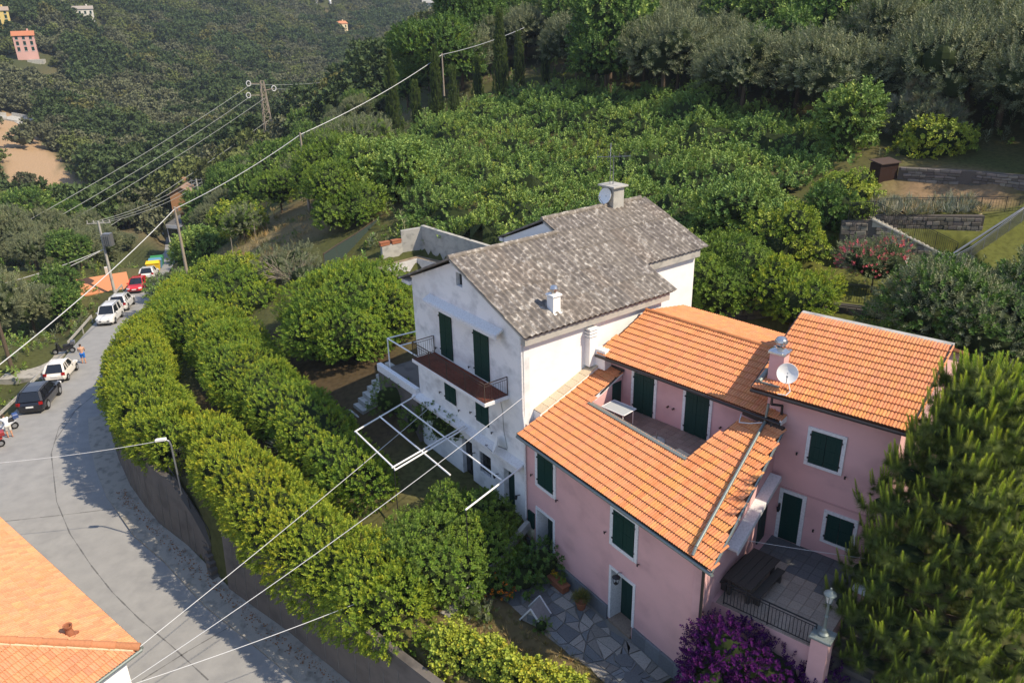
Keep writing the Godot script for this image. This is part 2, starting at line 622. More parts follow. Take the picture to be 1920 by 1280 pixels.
func yr(z: float) -> float:
	var t := maxf(0.0, -(z + 45.0))
	return -4.5 - 0.05 * t - 0.0009 * pow(minf(t, 75.0), 2) - 0.1 * maxf(0.0, t - 75.0)


func side_of(line: Array, x: float, z: float) -> float:
	# signed distance; positive to the garden side
	var best := 1e9
	var sg := 1.0
	var q := Vector2(x, z)
	for i in line.size() - 1:
		var a: Vector2 = line[i]
		var d: Vector2 = line[i + 1] - a
		var t := clampf((q - a).dot(d) / d.length_squared(), 0.0, 1.0)
		var e := q - a - d * t
		var l := e.length_squared()
		if l < best:
			best = l
			sg = signf(d.cross(e))
	return sqrt(best) * sg


var flats := []


func add_flat(pts: Array, y: float, blend: float) -> void:
	# a level piece of ground: convex outline, height, width of its edge
	var c := Vector2.ZERO
	for p in pts:
		c += p / pts.size()
	flats.append([pts, y, blend, c])


func lay_flats() -> void:
	var p := frame(-56.1, V(6.26, 0, -21.23))
	var w := frame(-53.5, V(0.47, 0, -29.85))
	var q := []
	for o in [V(-10.7, 0, 3.6), V(0.6, 0, 2.6), V(0.6, 0, -3.0), V(-10.7, 0, -3.0)]:
		var e := p * (o as Vector3)
		q.append(V2(e.x, e.z))
	add_flat(q, -1.14, 0.7)
	q = []
	for o in [V(-9.6, 0, 4.4), V(-0.5, 0, 4.0), V(0.2, 0, 1.0), V(0.2, 0, -5.0), V(-9.6, 0, -5.0)]:
		var e := w * (o as Vector3)
		q.append(V2(e.x, e.z))
	add_flat(q, 0.40, 0.6)
	add_flat([V2(12, -43.9), V2(18.6, -43.7), V2(23.4, -41.0), V2(29, -44.5), V2(28.9, -49.0), V2(23.3, -50.1), V2(21.3, -50.6), V2(15, -50.9)], 5.5, 0.3)
	add_flat([V2(11.6, -42.9), V2(18.6, -42.7), V2(23.3, -40.0), V2(22.5, -38), V2(14, -38)], 3.5, 0.6)
	add_flat([V2(21.6, -51.2), V2(23.6, -51.2), V2(29.5, -50.2), V2(34.5, -51.6), V2(36.5, -54), V2(33.2, -57), V2(29, -59), V2(24, -56)], 8.7, 0.5)
	add_flat([V2(-12.4, -58.4), V2(-8.9, -61.8), V2(-7.0, -62.3), V2(-1.0, -56.2), V2(2.0, -52.3), V2(-6.0, -52.5)], 3.30, 0.5)
	add_flat([V2(-10.2, -58.3), V2(-7.4, -60.6), V2(-4.7, -58.5), V2(-7.4, -55.9)], 1.9, 0.4)


func flattened(x: float, z: float, h: float) -> float:
	var q := V2(x, z)
	for f in flats:
		if q.distance_squared_to(f[3]) > 250.0:
			continue
		var pts: Array = f[0]
		var inside := 1e9
		for i in pts.size():
			var a: Vector2 = pts[i]
			var d: Vector2 = (pts[(i + 1) % pts.size()] - a).normalized()
			var s := d.cross(q - a)
			var c := d.cross((f[3] as Vector2) - a)
			inside = minf(inside, s * signf(c))
		if inside > 0.0:
			h = lerpf(h, f[1], clampf(inside / float(f[2]), 0.0, 1.0))
	return h


func height(x: float, z: float) -> float:
	var a: float
	var b: float
	if x > -109 and x < 109 and z > -239 and z < 19:
		a = grid(near_a, 56, 66, (x + 110.0) / 4.0, (z + 240.0) / 4.0)
		b = grid(near_b, 56, 66, (x + 110.0) / 4.0, (z + 240.0) / 4.0)
	else:
		a = grid(far_a, 41, 51, (x + 520.0) / 20.0, (z + 930.0) / 20.0)
		b = grid(far_b, 41, 51, (x + 520.0) / 20.0, (z + 930.0) / 20.0)
	var s := side_of(WALL_LINE, x, z)
	if s < 0.0:
		var l := side_of(LEFT_LINE, x, z)
		if l > -3.0 and z > -175.0:
			b = lerpf(yr(z) - 0.14, b, smoothstep(0.2, 3.0, -l))
	var w := clampf((s + 0.05) / (0.9 if z > -56.0 else 2.5), 0.0, 1.0)
	var h := lerpf(b, a, w)
	return flattened(x, z, h) if x > -13.0 and x < 38.0 and z > -63.0 and z < -12.0 else h


func on_ground(x: float, z: float) -> Vector3:
	return Vector3(x, height(x, z), z)


func spot(x: float, z: float, cx: float, cz: float, r: float) -> float:
	return clampf(1.0 - Vector2(x - cx, z - cz).length() / r, 0.0, 1.0)


func ground_color(x: float, z: float) -> Color:
	var p := patch.get_noise_2d(x * 3.0, z * 3.0)
	var c := Color(0.075, 0.085, 0.028).lerp(Color(0.13, 0.115, 0.05), clampf(p * 1.5 + 0.3, 0, 1))
	var d := Vector2(x, z).length()
	if d > 120.0:
		c = Color(0.07, 0.08, 0.035).lerp(Color(0.16, 0.13, 0.075), clampf(patch.get_noise_2d(x * 1.3, z * 1.3) * 2.0, 0, 1))
	# landslip and dry slope across the valley
	if d > 150.0:
		var e := absf(side_of(SLIP, x, z)) + 3.0 * patch.get_noise_2d(x * 9.0, z * 9.0)
		c = c.lerp(Color(0.42, 0.29, 0.18), clampf((8.5 - e) / 2.5, 0, 1))
		c = c.lerp(Color(0.24, 0.19, 0.10), clampf(maxf(spot(x, z, -105, -191, 9), spot(x, z, -98, -188, 8)) * 2.5, 0, 1))
	# kitchen garden
	c = c.lerp(Color(0.20, 0.155, 0.085), clampf(maxf(spot(x, z, -20, -74, 9), spot(x, z, -22, -84, 8)) * 2.2, 0, 1) * 0.8)
	c = c.lerp(Color(0.26, 0.21, 0.11), clampf(spot(x, z, -27, -75, 5) * 2.5, 0, 1))
	# shaded soil below the trees of the garden
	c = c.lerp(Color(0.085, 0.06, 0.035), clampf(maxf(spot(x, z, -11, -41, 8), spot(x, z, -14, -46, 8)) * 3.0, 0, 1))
	# front yard: dry lawn and needles
	c = c.lerp(Color(0.15, 0.115, 0.055), clampf(maxf(spot(x, z, -1.2, -24.5, 4), spot(x, z, 1.5, -21.5, 4)) * 2.0, 0, 1))
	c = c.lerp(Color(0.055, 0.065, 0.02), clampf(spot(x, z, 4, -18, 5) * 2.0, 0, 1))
	# lawn of the upper garden
	c = c.lerp(Color(0.115, 0.125, 0.03), clampf(maxf(spot(x, z, 31, -45, 9), spot(x, z, 20, -46, 7)) * 2.0, 0, 1))
	c = c.lerp(Color(0.25, 0.17, 0.10), clampf(spot(x, z, 32, -56, 5) * 2.0, 0, 1))
	return c


func build_ground() -> void:
	var b := MB.new()
	var radii := []
	var r := 7.0
	while r < 900.0:
		radii.append(r)
		r *= 1.03 if r < 18.0 else (1.0125 if r < 72.0 else (1.0215 if r < 140.0 else 1.035))
	var ang := []
	var a := -180.0
	while a < 180.0:
		ang.append(a)
		a += 0.36 if absf(a) < 44.0 else 5.0
	ang.append(180.0)
	var pts := []
	var cols := []
	for rr in radii:
		var row := PackedVector3Array()
		var cr := PackedColorArray()
		for t in ang:
			var x: float = rr * sin(deg_to_rad(t))
			var z: float = -rr * cos(deg_to_rad(t))
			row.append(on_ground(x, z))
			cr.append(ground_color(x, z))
		pts.append(row)
		cols.append(cr)
	var nrm := []
	for i in radii.size():
		var row := PackedVector3Array()
		for j in ang.size():
			var i0: int = maxi(i - 1, 0)
			var i1: int = mini(i + 1, radii.size() - 1)
			var j0: int = maxi(j - 1, 0)
			var j1: int = mini(j + 1, ang.size() - 1)
			var du: Vector3 = pts[i1][j] - pts[i0][j]
			var dv: Vector3 = pts[i][j1] - pts[i][j0]
			var m := dv.cross(du).normalized()
			row.append(m if m.y > 0 else -m)
		nrm.append(row)
	for i in radii.size() - 1:
		for j in ang.size() - 1:
			b.v.append_array([pts[i][j], pts[i + 1][j], pts[i + 1][j + 1], pts[i][j], pts[i + 1][j + 1], pts[i][j + 1]])
			b.n.append_array([nrm[i][j], nrm[i + 1][j], nrm[i + 1][j + 1], nrm[i][j], nrm[i + 1][j + 1], nrm[i][j + 1]])
			b.c.append_array([cols[i][j], cols[i + 1][j], cols[i + 1][j + 1], cols[i][j], cols[i + 1][j + 1], cols[i][j + 1]])
	structure("terrain", b, M.ground)


func along(line: Array, t: float) -> Vector2:
	# point at a share of the length of a polyline
	var total := 0.0
	for i in line.size() - 1:
		total += (line[i + 1] - line[i]).length()
	var d := t * total
	for i in line.size() - 1:
		var l: float = (line[i + 1] - line[i]).length()
		if d <= l or i == line.size() - 2:
			return line[i].lerp(line[i + 1], d / l)
		d -= l
	return line[-1]


func offset_line(line: Array, by: float) -> Array:
	var out := []
	for i in line.size():
		var d: Vector2 = (line[mini(i + 1, line.size() - 1)] - line[maxi(i - 1, 0)]).normalized()
		out.append(line[i] + Vector2(-d.y, d.x) * by)
	return out


func build_road() -> void:
	var right := offset_line(WALL_LINE.slice(0, 11), -1.5)
	right.append_array(offset_line(WALL_LINE.slice(11), -0.3))
	var b := MB.new()
	var n := 90
	for i in n:
		var l0 := along(LEFT_LINE, i / float(n))
		var l1 := along(LEFT_LINE, (i + 1) / float(n))
		var r0 := along(right, i / float(n))
		var r1 := along(right, (i + 1) / float(n))
		for k in 5:
			var p00 := l0.lerp(r0, k / 5.0)
			var p01 := l0.lerp(r0, (k + 1) / 5.0)
			var p10 := l1.lerp(r1, k / 5.0)
			var p11 := l1.lerp(r1, (k + 1) / 5.0)
			b.quad(V(p00.x, yr(p00.y), p00.y), V(p01.x, yr(p01.y), p01.y), V(p11.x, yr(p11.y), p11.y), V(p10.x, yr(p10.y), p10.y))
	structure("road", b, M.asphalt)
	# raised concrete gutter below the retaining wall
	var g := MB.new()
	g.col = Color(0.75, 0.73, 0.7)
	var gi := offset_line(WALL_LINE.slice(0, 12), -0.1)
	var go := offset_line(WALL_LINE.slice(0, 12), -1.5)
	for i in range(1, 11):
		var a: Vector2 = gi[i]
		var c: Vector2 = gi[i + 1]
		var d: Vector2 = go[i]
		var e: Vector2 = go[i + 1]
		g.quad(V(d.x, yr(d.y) + 0.12, d.y), V(a.x, yr(a.y) + 0.22, a.y), V(c.x, yr(c.y) + 0.22, c.y), V(e.x, yr(e.y) + 0.12, e.y))
		g.quad(V(d.x, yr(d.y) - 0.1, d.y), V(d.x, yr(d.y) + 0.12, d.y), V(e.x, yr(e.y) + 0.12, e.y), V(e.x, yr(e.y) - 0.1, e.y))
	structure("kerb", g, M.concrete)
	# joints and patches of the asphalt, and the worn edge line
	var s := MB.new()
	s.col = Color(1.15, 1.15, 1.15)
	var seams := [
		[V(-32.55, 0, -52.95), V(-32.19, 0, -49.27), V(-30.56, 0, -45.23), V(-27.27, 0, -39.61), V(-24.87, 0, -36.43), V(-22.33, 0, -33.62), V(-20.25, 0, -31.5), V(-18.09, 0, -29.57), V(-15.88, 0, -27.8), V(-13.46, 0, -25.72)],
		[V(-29.47, 0, -37.7), V(-26.38, 0, -38.19), V(-23.11, 0, -38.79)],
		[V(-16.37, 0, -25.81), V(-15, 0, -27.4), V(-13.56, 0, -28.9)],
		[V(-36, 0, -66), V(-32.56, 0, -57.16), V(-32.45, 0, -51.98), V(-31.22, 0, -46.77)],
	]
	for q in seams:
		ribbon(s, q, 0.03, 0.005)
	structure("road_joint", s, M.asphalt_dark)
	var w := MB.new()
	w.col = Color(0.48, 0.48, 0.47)
	ribbon(w, [V(-28.2, 0, -48.2), V(-26.61, 0, -45.04), V(-25.06, 0, -42.41), V(-22.95, 0, -39.44), V(-21.17, 0, -37.17), V(-19.3, 0, -35.28), V(-17.96, 0, -33.89)], 0.05, 0.004)
	structure("edge_line", w, M.plain)
	# concrete pad beside the road where the motor scooter stands
	var p := MB.new()
	p.col = Color(0.9, 0.86, 0.8)
	p.slab([V(-38.6, yr(-59.0) + 0.03, -59.0), V(-40.4, yr(-66.0) + 0.03, -66.0), V(-43.5, yr(-66.0) - 0.02, -65.0), V(-42.5, yr(-60.0) - 0.02, -59.0)], V(0, -0.6, 0))
	structure("pavement", p, M.concrete)


func ribbon(b: MB, q: Array, half: float, lift: float) -> void:
	var fine := []
	for i in q.size() - 1:
		for k in 6:
			fine.append((q[i] as Vector3).lerp(q[i + 1], k / 6.0))
	fine.append(q[-1])
	for i in fine.size() - 1:
		var a: Vector3 = fine[i]
		var c: Vector3 = fine[i + 1]
		a.y = yr(a.z) + lift
		c.y = yr(c.z) + lift
		var d := (c - a).cross(UP).normalized() * half * (0.8 + 0.4 * sin(i * 1.7))
		b.quad(a - d, a + d, c + d, c - d)


# ------------------------------------------------------------------ houses
func toward(n: Vector3) -> Basis:
	var y := n.normalized()
	var u := Vector3.UP if absf(y.y) < 0.95 else Vector3.RIGHT
	var x := u.cross(y).normalized()
	return Basis(x, y, x.cross(y))


func dish(parent: Node, at: Vector3, n: Vector3, r: float, foot: Vector3, label := "") -> void:
	var b := MB.new()
	var t := toward(n)
	b.lathe([Vector2(0.0, -0.10 * r / 0.35), Vector2(r * 0.35, -0.085 * r / 0.35), Vector2(r * 0.7, -0.05 * r / 0.35), Vector2(r, 0), Vector2(r * 1.02, -0.012), Vector2(r * 0.7, -0.075 * r / 0.35), Vector2(0.0, -0.13 * r / 0.35)], at, 24, t)
	var o := part("satellite_dish", b, M.dish, parent)
	if label:
		o.set_meta("label", label)
	var a := MB.new()
	var lnb := at + t * Vector3(0, r * 1.05, r * 0.35)
	a.tube(at + t * Vector3(0, -0.03, r * 0.95), lnb, 0.014, 0.014, 6)
	a.tube(lnb, lnb + t * Vector3(0, -0.14, -0.03), 0.035, 0.03, 8)
	a.path([at - t.y * 0.1, at - t.y * 0.22, foot], 0.025, 6)
	part("arm", a, M.grey_iron, o)


func shutter_pair(parent: Node, x0: float, x1: float, y0: float, y1: float, z: float, t := Transform3D.IDENTITY, frame_w := 0.0, hooks := true, called := "window") -> void:
	var host: Node = parent
	var f := MB.new()
	if frame_w > 0.0:
		var a := x0 - frame_w
		var b := x1 + frame_w
		f.box(V(a, y0 - frame_w * 0.9, z - 0.05), V(x0 - 0.02, y1 + frame_w, z + 0.035))
		f.box(V(x1 + 0.02, y0 - frame_w * 0.9, z - 0.05), V(b, y1 + frame_w, z + 0.035))
		f.box(V(x0 - 0.02, y1 + 0.02, z - 0.05), V(x1 + 0.02, y1 + frame_w, z + 0.033))
		f.box(V(x0 - 0.02, y0 - frame_w * 0.9, z - 0.05), V(x1 + 0.02, y0 - 0.02, z + 0.05))
	else:
		f.box(V(x0 - 0.03, y0 - 0.05, z - 0.05), V(x1 + 0.03, y0 - 0.005, z + 0.04))
	host = part(called + "_frame", f, M.white_trim, parent, t)
	var mid := (x0 + x1) * 0.5
	for k in 2:
		var a := x0 if k == 0 else mid + 0.006
		var b := mid - 0.006 if k == 0 else x1
		var s := MB.new()
		var n := 3
		var w := (b - a) / n
		for i in n:
			s.bevel_box(V(a + w * i + 0.004, y0, z + 0.004), V(a + w * (i + 1) - 0.004, y1, z + 0.045 + 0.002 * i), 0.004)
		s.box(V(a, y0 + 0.002, z + 0.002), V(b, y1 - 0.002, z + 0.038))
		for q in [0.12, 0.5, 0.86]:
			var yy: float = y0 + (y1 - y0) * q
			s.box(V(a + 0.01, yy, z + 0.045), V(b - 0.01, yy + 0.05, z + 0.056))
		part("shutter", s, M.green_shutter, host)
	var h := MB.new()
	for q in [0.12, 0.86]:
		for xx in [x0 - 0.02, x1 + 0.02]:
			var yy: float = y0 + (y1 - y0) * q
			h.box(V(xx - 0.03, yy, z + 0.04), V(xx + 0.03, yy + 0.06, z + 0.07))
	part("hinge", h, M.black_iron, host)
	if hooks:
		for q in [[x0 - 0.42, y0 + 0.22], [x1 + 0.30, y0 - 0.12]]:
			var k := MB.new()
			k.box(V(q[0] - 0.015, q[1] - 0.015, z), V(q[0] + 0.015, q[1] + 0.015, z + 0.1))
			k.box(V(q[0] - 0.03, q[1] - 0.06, z + 0.09), V(q[0] + 0.03, q[1] + 0.06, z + 0.11))
			part("shutter_hook", k, M.black_iron, host)


func railing(parent: Node, called: String, pts: Array, h: float, m: Material, gap := 0.115, post_every := 1.6, r := 0.009, xf := Transform3D.IDENTITY) -> void:
	# posts and rails as parts, the thin bars joined
	var rail := MB.new()
	var bars := MB.new()
	for i in pts.size() - 1:
		var a: Vector3 = pts[i]
		var c: Vector3 = pts[i + 1]
		var l := (c - a).length()
		rail.bar(a + UP * h, c + UP * h, 0.045, 0.03)
		rail.bar(a + UP * (h - 0.12), c + UP * (h - 0.12), 0.02, 0.02)
		rail.bar(a + UP * 0.08, c + UP * 0.08, 0.03, 0.02)
		var np := maxi(1, int(round(l / post_every)))
		for k in np + 1:
			if k == 0 and i > 0:
				continue
			var p := MB.new()
			var q := a.lerp(c, k / float(np))
			p.bar(q, q + UP * h, 0.032, 0.032)
			part("post", p, m, parent, xf)
		var nb := int(l / gap)
		for k in range(1, nb):
			var q := a.lerp(c, k / float(nb))
			bars.tube(q + UP * 0.08, q + UP * (h - 0.12), r, r, 4, false)
	part("rail", rail, m, parent, xf)
	var o := part("bars", bars, m, parent, xf)
	o.set_meta("kind", "stuff")


func build_white_house() -> void:
	var t := thing("white_house", "tall white plastered house with grey lichen spotted corrugated roof and red balcony", "house", V(0.47, 0, -29.85), deg_to_rad(-53.5))
	var holes := [[-3.64, -2.70, 1.25, 2.40], [-1.68, -0.85, 0.35, 2.42], [-5.15, -4.25, 0.35, 2.5], [-4.92, -4.42, 10.42, 11.05]]
	var w := MB.new()
	var pent := PackedVector2Array([V2(-9, -1.5), V2(0, -1.5), V2(0, 9.5), V2(-4.95, 11.52), V2(-9, 9.8)])
	var sb := MB.new()
	sb.extrude(pent, Transform3D.IDENTITY, -8.2, -0.3)
	part("wall", sb, M.white_side, t)
	w.panel(-9, 0, -1.5, 9.4, holes.slice(0, 3), 0.0, 0.3)
	w.poly([V(-9, 9.4, 0), V(-4.92, 9.4, 0), V(-4.92, 11.508, 0), V(-4.95, 11.52, 0), V(-9, 9.8, 0)])
	w.poly([V(-4.92, 9.4, 0), V(-4.42, 9.4, 0), V(-4.42, 10.42, 0), V(-4.92, 10.42, 0)])
	w.poly([V(-4.92, 11.05, 0), V(-4.42, 11.05, 0), V(-4.42, 11.304, 0), V(-4.92, 11.508, 0)])
	w.poly([V(-4.42, 9.4, 0), V(0, 9.4, 0), V(0, 9.5, 0), V(-4.42, 11.304, 0)])
	w.quad(V(0, -1.5, 0), V(0, -1.5, -0.3), V(0, 9.5, -0.3), V(0, 9.5, 0))
	w.quad(V(-9, -1.5, -0.3), V(-9, -1.5, 0), V(-9, 9.8, 0), V(-9, 9.8, -0.3))
	for h in holes:
		w.quad(V(h[0], h[2], 0), V(h[0], h[2], -0.3), V(h[0], h[3], -0.3), V(h[0], h[3], 0))
		w.quad(V(h[1], h[2], -0.3), V(h[1], h[2], 0), V(h[1], h[3], 0), V(h[1], h[3], -0.3))
		w.quad(V(h[0], h[2], 0), V(h[1], h[2], 0), V(h[1], h[2], -0.3), V(h[0], h[2], -0.3))
		w.quad(V(h[0], h[3], -0.3), V(h[1], h[3], -0.3), V(h[1], h[3], 0), V(h[0], h[3], 0))
	part("wall", w, M.white_plaster, t)
	var bk := MB.new()
	bk.extrude(PackedVector2Array([V2(-9.6, 2), V2(-1.95, 2), V2(-1.95, 10.35), V2(-6.1, 11.98), V2(-9.6, 10.5)]), Transform3D.IDENTITY, -12.7, -6.12)
	part("rear_wall", bk, M.white_side, t)
	# corrugated sheets, laid in courses
	var variants := []
	for k in 4:
		var s := MB.new()
		s.col = [Color(1, 1, 1), Color(0.86, 0.86, 0.88), Color(1.12, 1.1, 1.05), Color(0.95, 0.92, 0.9)][k]
		corrugated(s, 0.94, 1.55)
		variants.append(s.mesh())
	var slope := Vector3(1, -0.391, 0).normalized()
	var nrm := Vector3(0.391, 1, 0).normalized()
	var bas := Basis(V(0, 0, -1), nrm, slope)
	var z := 0.36
	var ci := 0
	while z > -12.85:
		var zc := z - 0.45
		var top := -4.98
		var bot := 0.38
		if zc < -6.0:
			top = -6.12
		if zc < -8.3:
			bot = -1.62
		var length := (bot - top) / slope.x
		var rows := int(ceil(length / 1.45))
		for r in range(rows - 1, -1, -1):
			var d := length - (rows - r) * 1.45
			var l := 1.55
			if d < 0.0:
				l = 1.55 + d
				d = 0.0
			var p := Vector3(top, 11.73 - 0.391 * (top + 4.95), z) + slope * d + nrm * (0.03 + 0.004 * (r % 2))
			var tilt := Basis(V(1, 0, 0), -deg_to_rad(0.8 + rng.randf() * 0.3))
			var x2 := Transform3D(bas * tilt, p)
			x2.basis = x2.basis * Basis.from_scale(Vector3(1, 1, l / 1.55))
			part_mesh("roof_sheet", variants[rng.randi() % 4], M.sheet_roof, t, x2)
		z -= 0.9
		ci += 1
	var ls := MB.new()
	ls.slab([V(-9.78, 9.64, 0.32), V(-4.95, 11.76, 0.32), V(-4.95, 11.76, -6.2), V(-9.78, 9.64, -6.2)], V(0, -0.09, 0))
	ls.slab([V(-9.95, 10.52, -6.0), V(-6.1, 12.22, -6.0), V(-6.1, 12.22, -12.9), V(-9.95, 10.52, -12.9)], V(0, -0.09, 0))
	part("roof_slope", ls, M.sheet_roof, t)
	var und := MB.new()
	und.slab([V(-4.95, 11.68, 0.3), V(0.33, 9.62, 0.3), V(0.33, 9.62, -8.34), V(-4.95, 11.68, -8.34)], V(0, -0.1, 0))
	und.slab([V(-6.1, 12.12, -6.02), V(-1.7, 10.4, -6.02), V(-1.7, 10.4, -12.85), V(-6.1, 12.12, -12.85)], V(0, -0.1, 0))
	part("roof_deck", und, M.concrete, t)
	for k in 7:
		var c := MB.new()
		c.tube(V(-4.97, 11.76, 0.34 - k * 0.9), V(-4.97, 11.765, -0.6 - k * 0.9), 0.115, 0.13, 10)
		part("ridge_cap", c, M.sheet_roof, t)
	for k in 7:
		var c := MB.new()
		c.tube(V(-6.12, 12.21, -5.95 - k * 0.98), V(-6.12, 12.215, -6.97 - k * 0.98), 0.12, 0.135, 10)
		part("ridge_cap", c, M.sheet_roof, t)
	var fa := MB.new()
	fa.box(V(0.0, 9.16, -8.42), V(0.29, 9.56, 0.14))
	fa.box(V(-1.96, 9.95, -12.75), V(-1.66, 10.33, -8.45))
	part("fascia", fa, M.concrete, t)
	var gu := MB.new()
	gu.tube(V(0.36, 9.585, 0.2), V(0.36, 9.60, -8.5), 0.055, 0.055, 8)
	gu.tube(V(-9.8, 9.58, 0.36), V(-9.8, 9.6, -6.0), 0.06, 0.06, 8)
	part("gutter", gu, M.gutter, t)
	var lf := MB.new()
	lf.box(V(-9.72, 9.38, -0.3), V(-9.0, 9.56, 0.18))
	part("eave_end", lf, M.white_plaster, t)
	var lf2 := MB.new()
	lf2.box(V(-9.9, 10.3, -6.3), V(-9.6, 10.5, -6.04))
	part("eave_end", lf2, M.white_plaster, t)
	var fl := MB.new()
	fl.bevel_box(V(0.003, 7.2, -3.86), V(0.32, 8.55, -3.40), 0.01)
	for k in 3:
		fl.bevel_box(V(0.003, 8.62 + k * 0.15, -3.90), V(0.37, 8.70 + k * 0.15, -3.36), 0.015)
	fl.box(V(0.05, 8.5, -3.82), V(0.28, 8.98, -3.44))
	part("wall_flue", fl, M.white_side, t)
	# sloping parapet with coping slabs between the two houses
	var pa := MB.new()
	var py := [V2(-0.5, 5.95), V2(-2.4, 6.7), V2(-3.9, 7.28)]
	pa.extrude(PackedVector2Array([V2(0.5, 3.0), V2(0.5, 5.9), V2(3.9, 7.2), V2(3.9, 3.0)]), Transform3D(Basis(V(0, 0, -1), V(0, 1, 0), V(1, 0, 0)), Vector3.ZERO), 0.003, 0.44)
	part("parapet", pa, M.white_side, t)
	for k in 8:
		var c := MB.new()
		c.col = Color(1, 1, 1) * (0.85 + 0.3 * rng.randf())
		var d := 0.5 + k * 0.425
		var yy := 5.92 + (d - 0.5) * 0.382
		var bb := Basis(V(1, 0, 0), V(0, 1, 0.382).normalized(), V(1, 0, 0).cross(V(0, 1, 0.382).normalized()))
		c.obox(Transform3D(bb, V(0.235 + rng.randf() * 0.02, yy + 0.105 + rng.randf() * 0.01, -d - 0.21)), V(0.5, 0.05, 0.44))
		part("coping_slab", c, M.coping, t)
	# chimneys
	var ch := MB.new()
	ch.bevel_box(V(-0.72, 9.3, -2.25), V(-0.30, 10.62, -1.85), 0.02)
	ch.bevel_box(V(-0.77, 10.66, -2.30), V(-0.25, 10.74, -1.80), 0.02)
	ch.box(V(-0.66, 10.6, -2.19), V(-0.36, 10.68, -1.91))
	ch.slab([V(-0.85, 9.93, -1.72), V(-0.17, 9.93, -1.72), V(-0.2, 9.93, -2.35), V(-0.82, 9.93, -2.35)], V(0, -0.3, 0))
	var cho := part("chimney", ch, M.white_side, t)
	var cap := MB.new()
	cap.lathe([Vector2(0.12, 10.74), Vector2(0.12, 10.86), Vector2(0.17, 10.88), Vector2(0.19, 10.98), Vector2(0.14, 11.08), Vector2(0.0, 11.12)], V(-0.51, 0, -2.05), 14)
	part("chimney_cowl", cap, M.steel, cho)
	var c2 := MB.new()
	c2.bevel_box(V(-6.62, 11.6, -11.2), V(-5.72, 13.15, -10.45), 0.02)
	c2.bevel_box(V(-6.78, 13.15, -11.35), V(-5.56, 13.24, -10.3), 0.02)
	var c2o := part("chimney", c2, M.concrete, t)
	var ant := MB.new()
	ant.tube(V(-6.15, 13.24, -10.8), V(-6.15, 14.75, -10.8), 0.028, 0.022, 6)
	ant.tube(V(-6.33, 13.24, -10.75), V(-6.33, 14.95, -10.75), 0.018, 0.015, 6)
	ant.tube(V(-6.95, 14.6, -10.4), V(-5.35, 14.75, -11.2), 0.018, 0.018, 6)
	ant.tube(V(-6.9, 15.2, -11.3), V(-6.1, 14.72, -10.5), 0.022, 0.022, 6)
	for k in 7:
		var q := V(-6.95, 14.6, -10.4).lerp(V(-5.35, 14.75, -11.2), k / 6.0)
		ant.tube(q - UP * (0.35 - 0.03 * k), q + UP * (0.35 - 0.03 * k), 0.008, 0.008, 4)
	for k in 5:
		var q := V(-6.9, 15.2, -11.3).lerp(V(-6.1, 14.72, -10.5), k / 4.0)
		ant.tube(q - V(0.2, 0, 0.2), q + V(0.2, 0, 0.2), 0.008, 0.008, 4)
	part("aerial", ant, M.grey_iron, c2o)
	dish(t, V(-6.15, 12.72, -10.22), V(0.05, 0.35, 1), 0.42, V(-6.15, 12.6, -10.45), "grey satellite dish on the rear chimney")
	dish(t, V(-1.72, 3.72, 0.42), V(-0.6, 0.35, 0.75), 0.40, V(-1.35, 3.5, 0.0), "white satellite dish on the shaded front wall")
	# balcony
	var ba := MB.new()
	ba.bevel_box(V(-7.22, 6.18, 0.002), V(-1.1, 6.345, 1.3), 0.015)
	var bao := part("balcony", ba, M.white_trim, t)
	var n := 0
	for i in 18:
		for j in 4:
			var f := MB.new()
			var g := 0.8 + rng.randf() * 0.35
			f.col = Color(0.19 * g, 0.058 * g, 0.036 * g)
			f.box(V(-7.18 + i * 0.3352 + 0.006, 6.33, 0.02 + j * 0.315 + 0.006), V(-7.18 + (i + 1) * 0.3352 - 0.006, 6.365, 0.02 + (j + 1) * 0.315 - 0.006))
			part("floor_tile", f, M.floor_red, bao)
	railing(bao, "rail", [V(-7.17, 6.34, 0.05), V(-7.17, 6.34, 1.25), V(-1.15, 6.34, 1.25), V(-1.15, 6.34, 0.05)], 0.9, M.rusty_iron, 0.115, 1.5)
	shutter_pair(t, -6.54, -5.5, 6.45, 8.78, 0.01, Transform3D.IDENTITY, 0.0, true, "balcony_door")
	shutter_pair(t, -3.66, -2.5, 6.45, 8.8, 0.01, Transform3D.IDENTITY, 0.0, true, "balcony_door")
	shutter_pair(t, -6.42, -5.46, 4.07, 5.2, 0.01)
	shutter_pair(t, -3.72, -2.72, 4.05, 5.25, 0.01)
	var aw := MB.new()
	aw.slab([V(-7.35, 9.36, 0.002), V(-7.35, 9.18, 0.42), V(-1.42, 9.18, 0.42), V(-1.42, 9.36, 0.002)], V(0, -0.1, 0))
	aw.box(V(-7.37, 8.98, 0.36), V(-1.40, 9.13, 0.45))
	part("awning_box", aw, M.white_trim, t)
	var mo := MB.new()
	mo.slab([V(-9.3, 3.42, 0.002), V(-9.3, 3.22, 0.36), V(-0.05, 3.22, 0.36), V(-0.05, 3.42, 0.002)], V(0, -0.14, 0))
	part("ledge", mo, M.white_trim, t)
	# ground floor openings
	var gr := MB.new()
	gr.box(V(-3.64, 1.25, -0.25), V(-2.70, 2.40, -0.2))
	var gro := part("window", gr, M.glass_dark, t)
	var bar := MB.new()
	for k in 8:
		bar.tube(V(-3.58 + k * 0.117, 1.25, -0.06), V(-3.58 + k * 0.117, 2.4, -0.06), 0.01, 0.01, 4)
	for k in 4:
		bar.tube(V(-3.64, 1.45 + k * 0.25, -0.06), V(-2.70, 1.45 + k * 0.25, -0.06), 0.01, 0.01, 4)
	part("window_grille", bar, M.black_iron, gro)
	var dr := MB.new()
	dr.box(V(-1.28, 0.35, -0.28), V(-0.85, 2.42, -0.22))
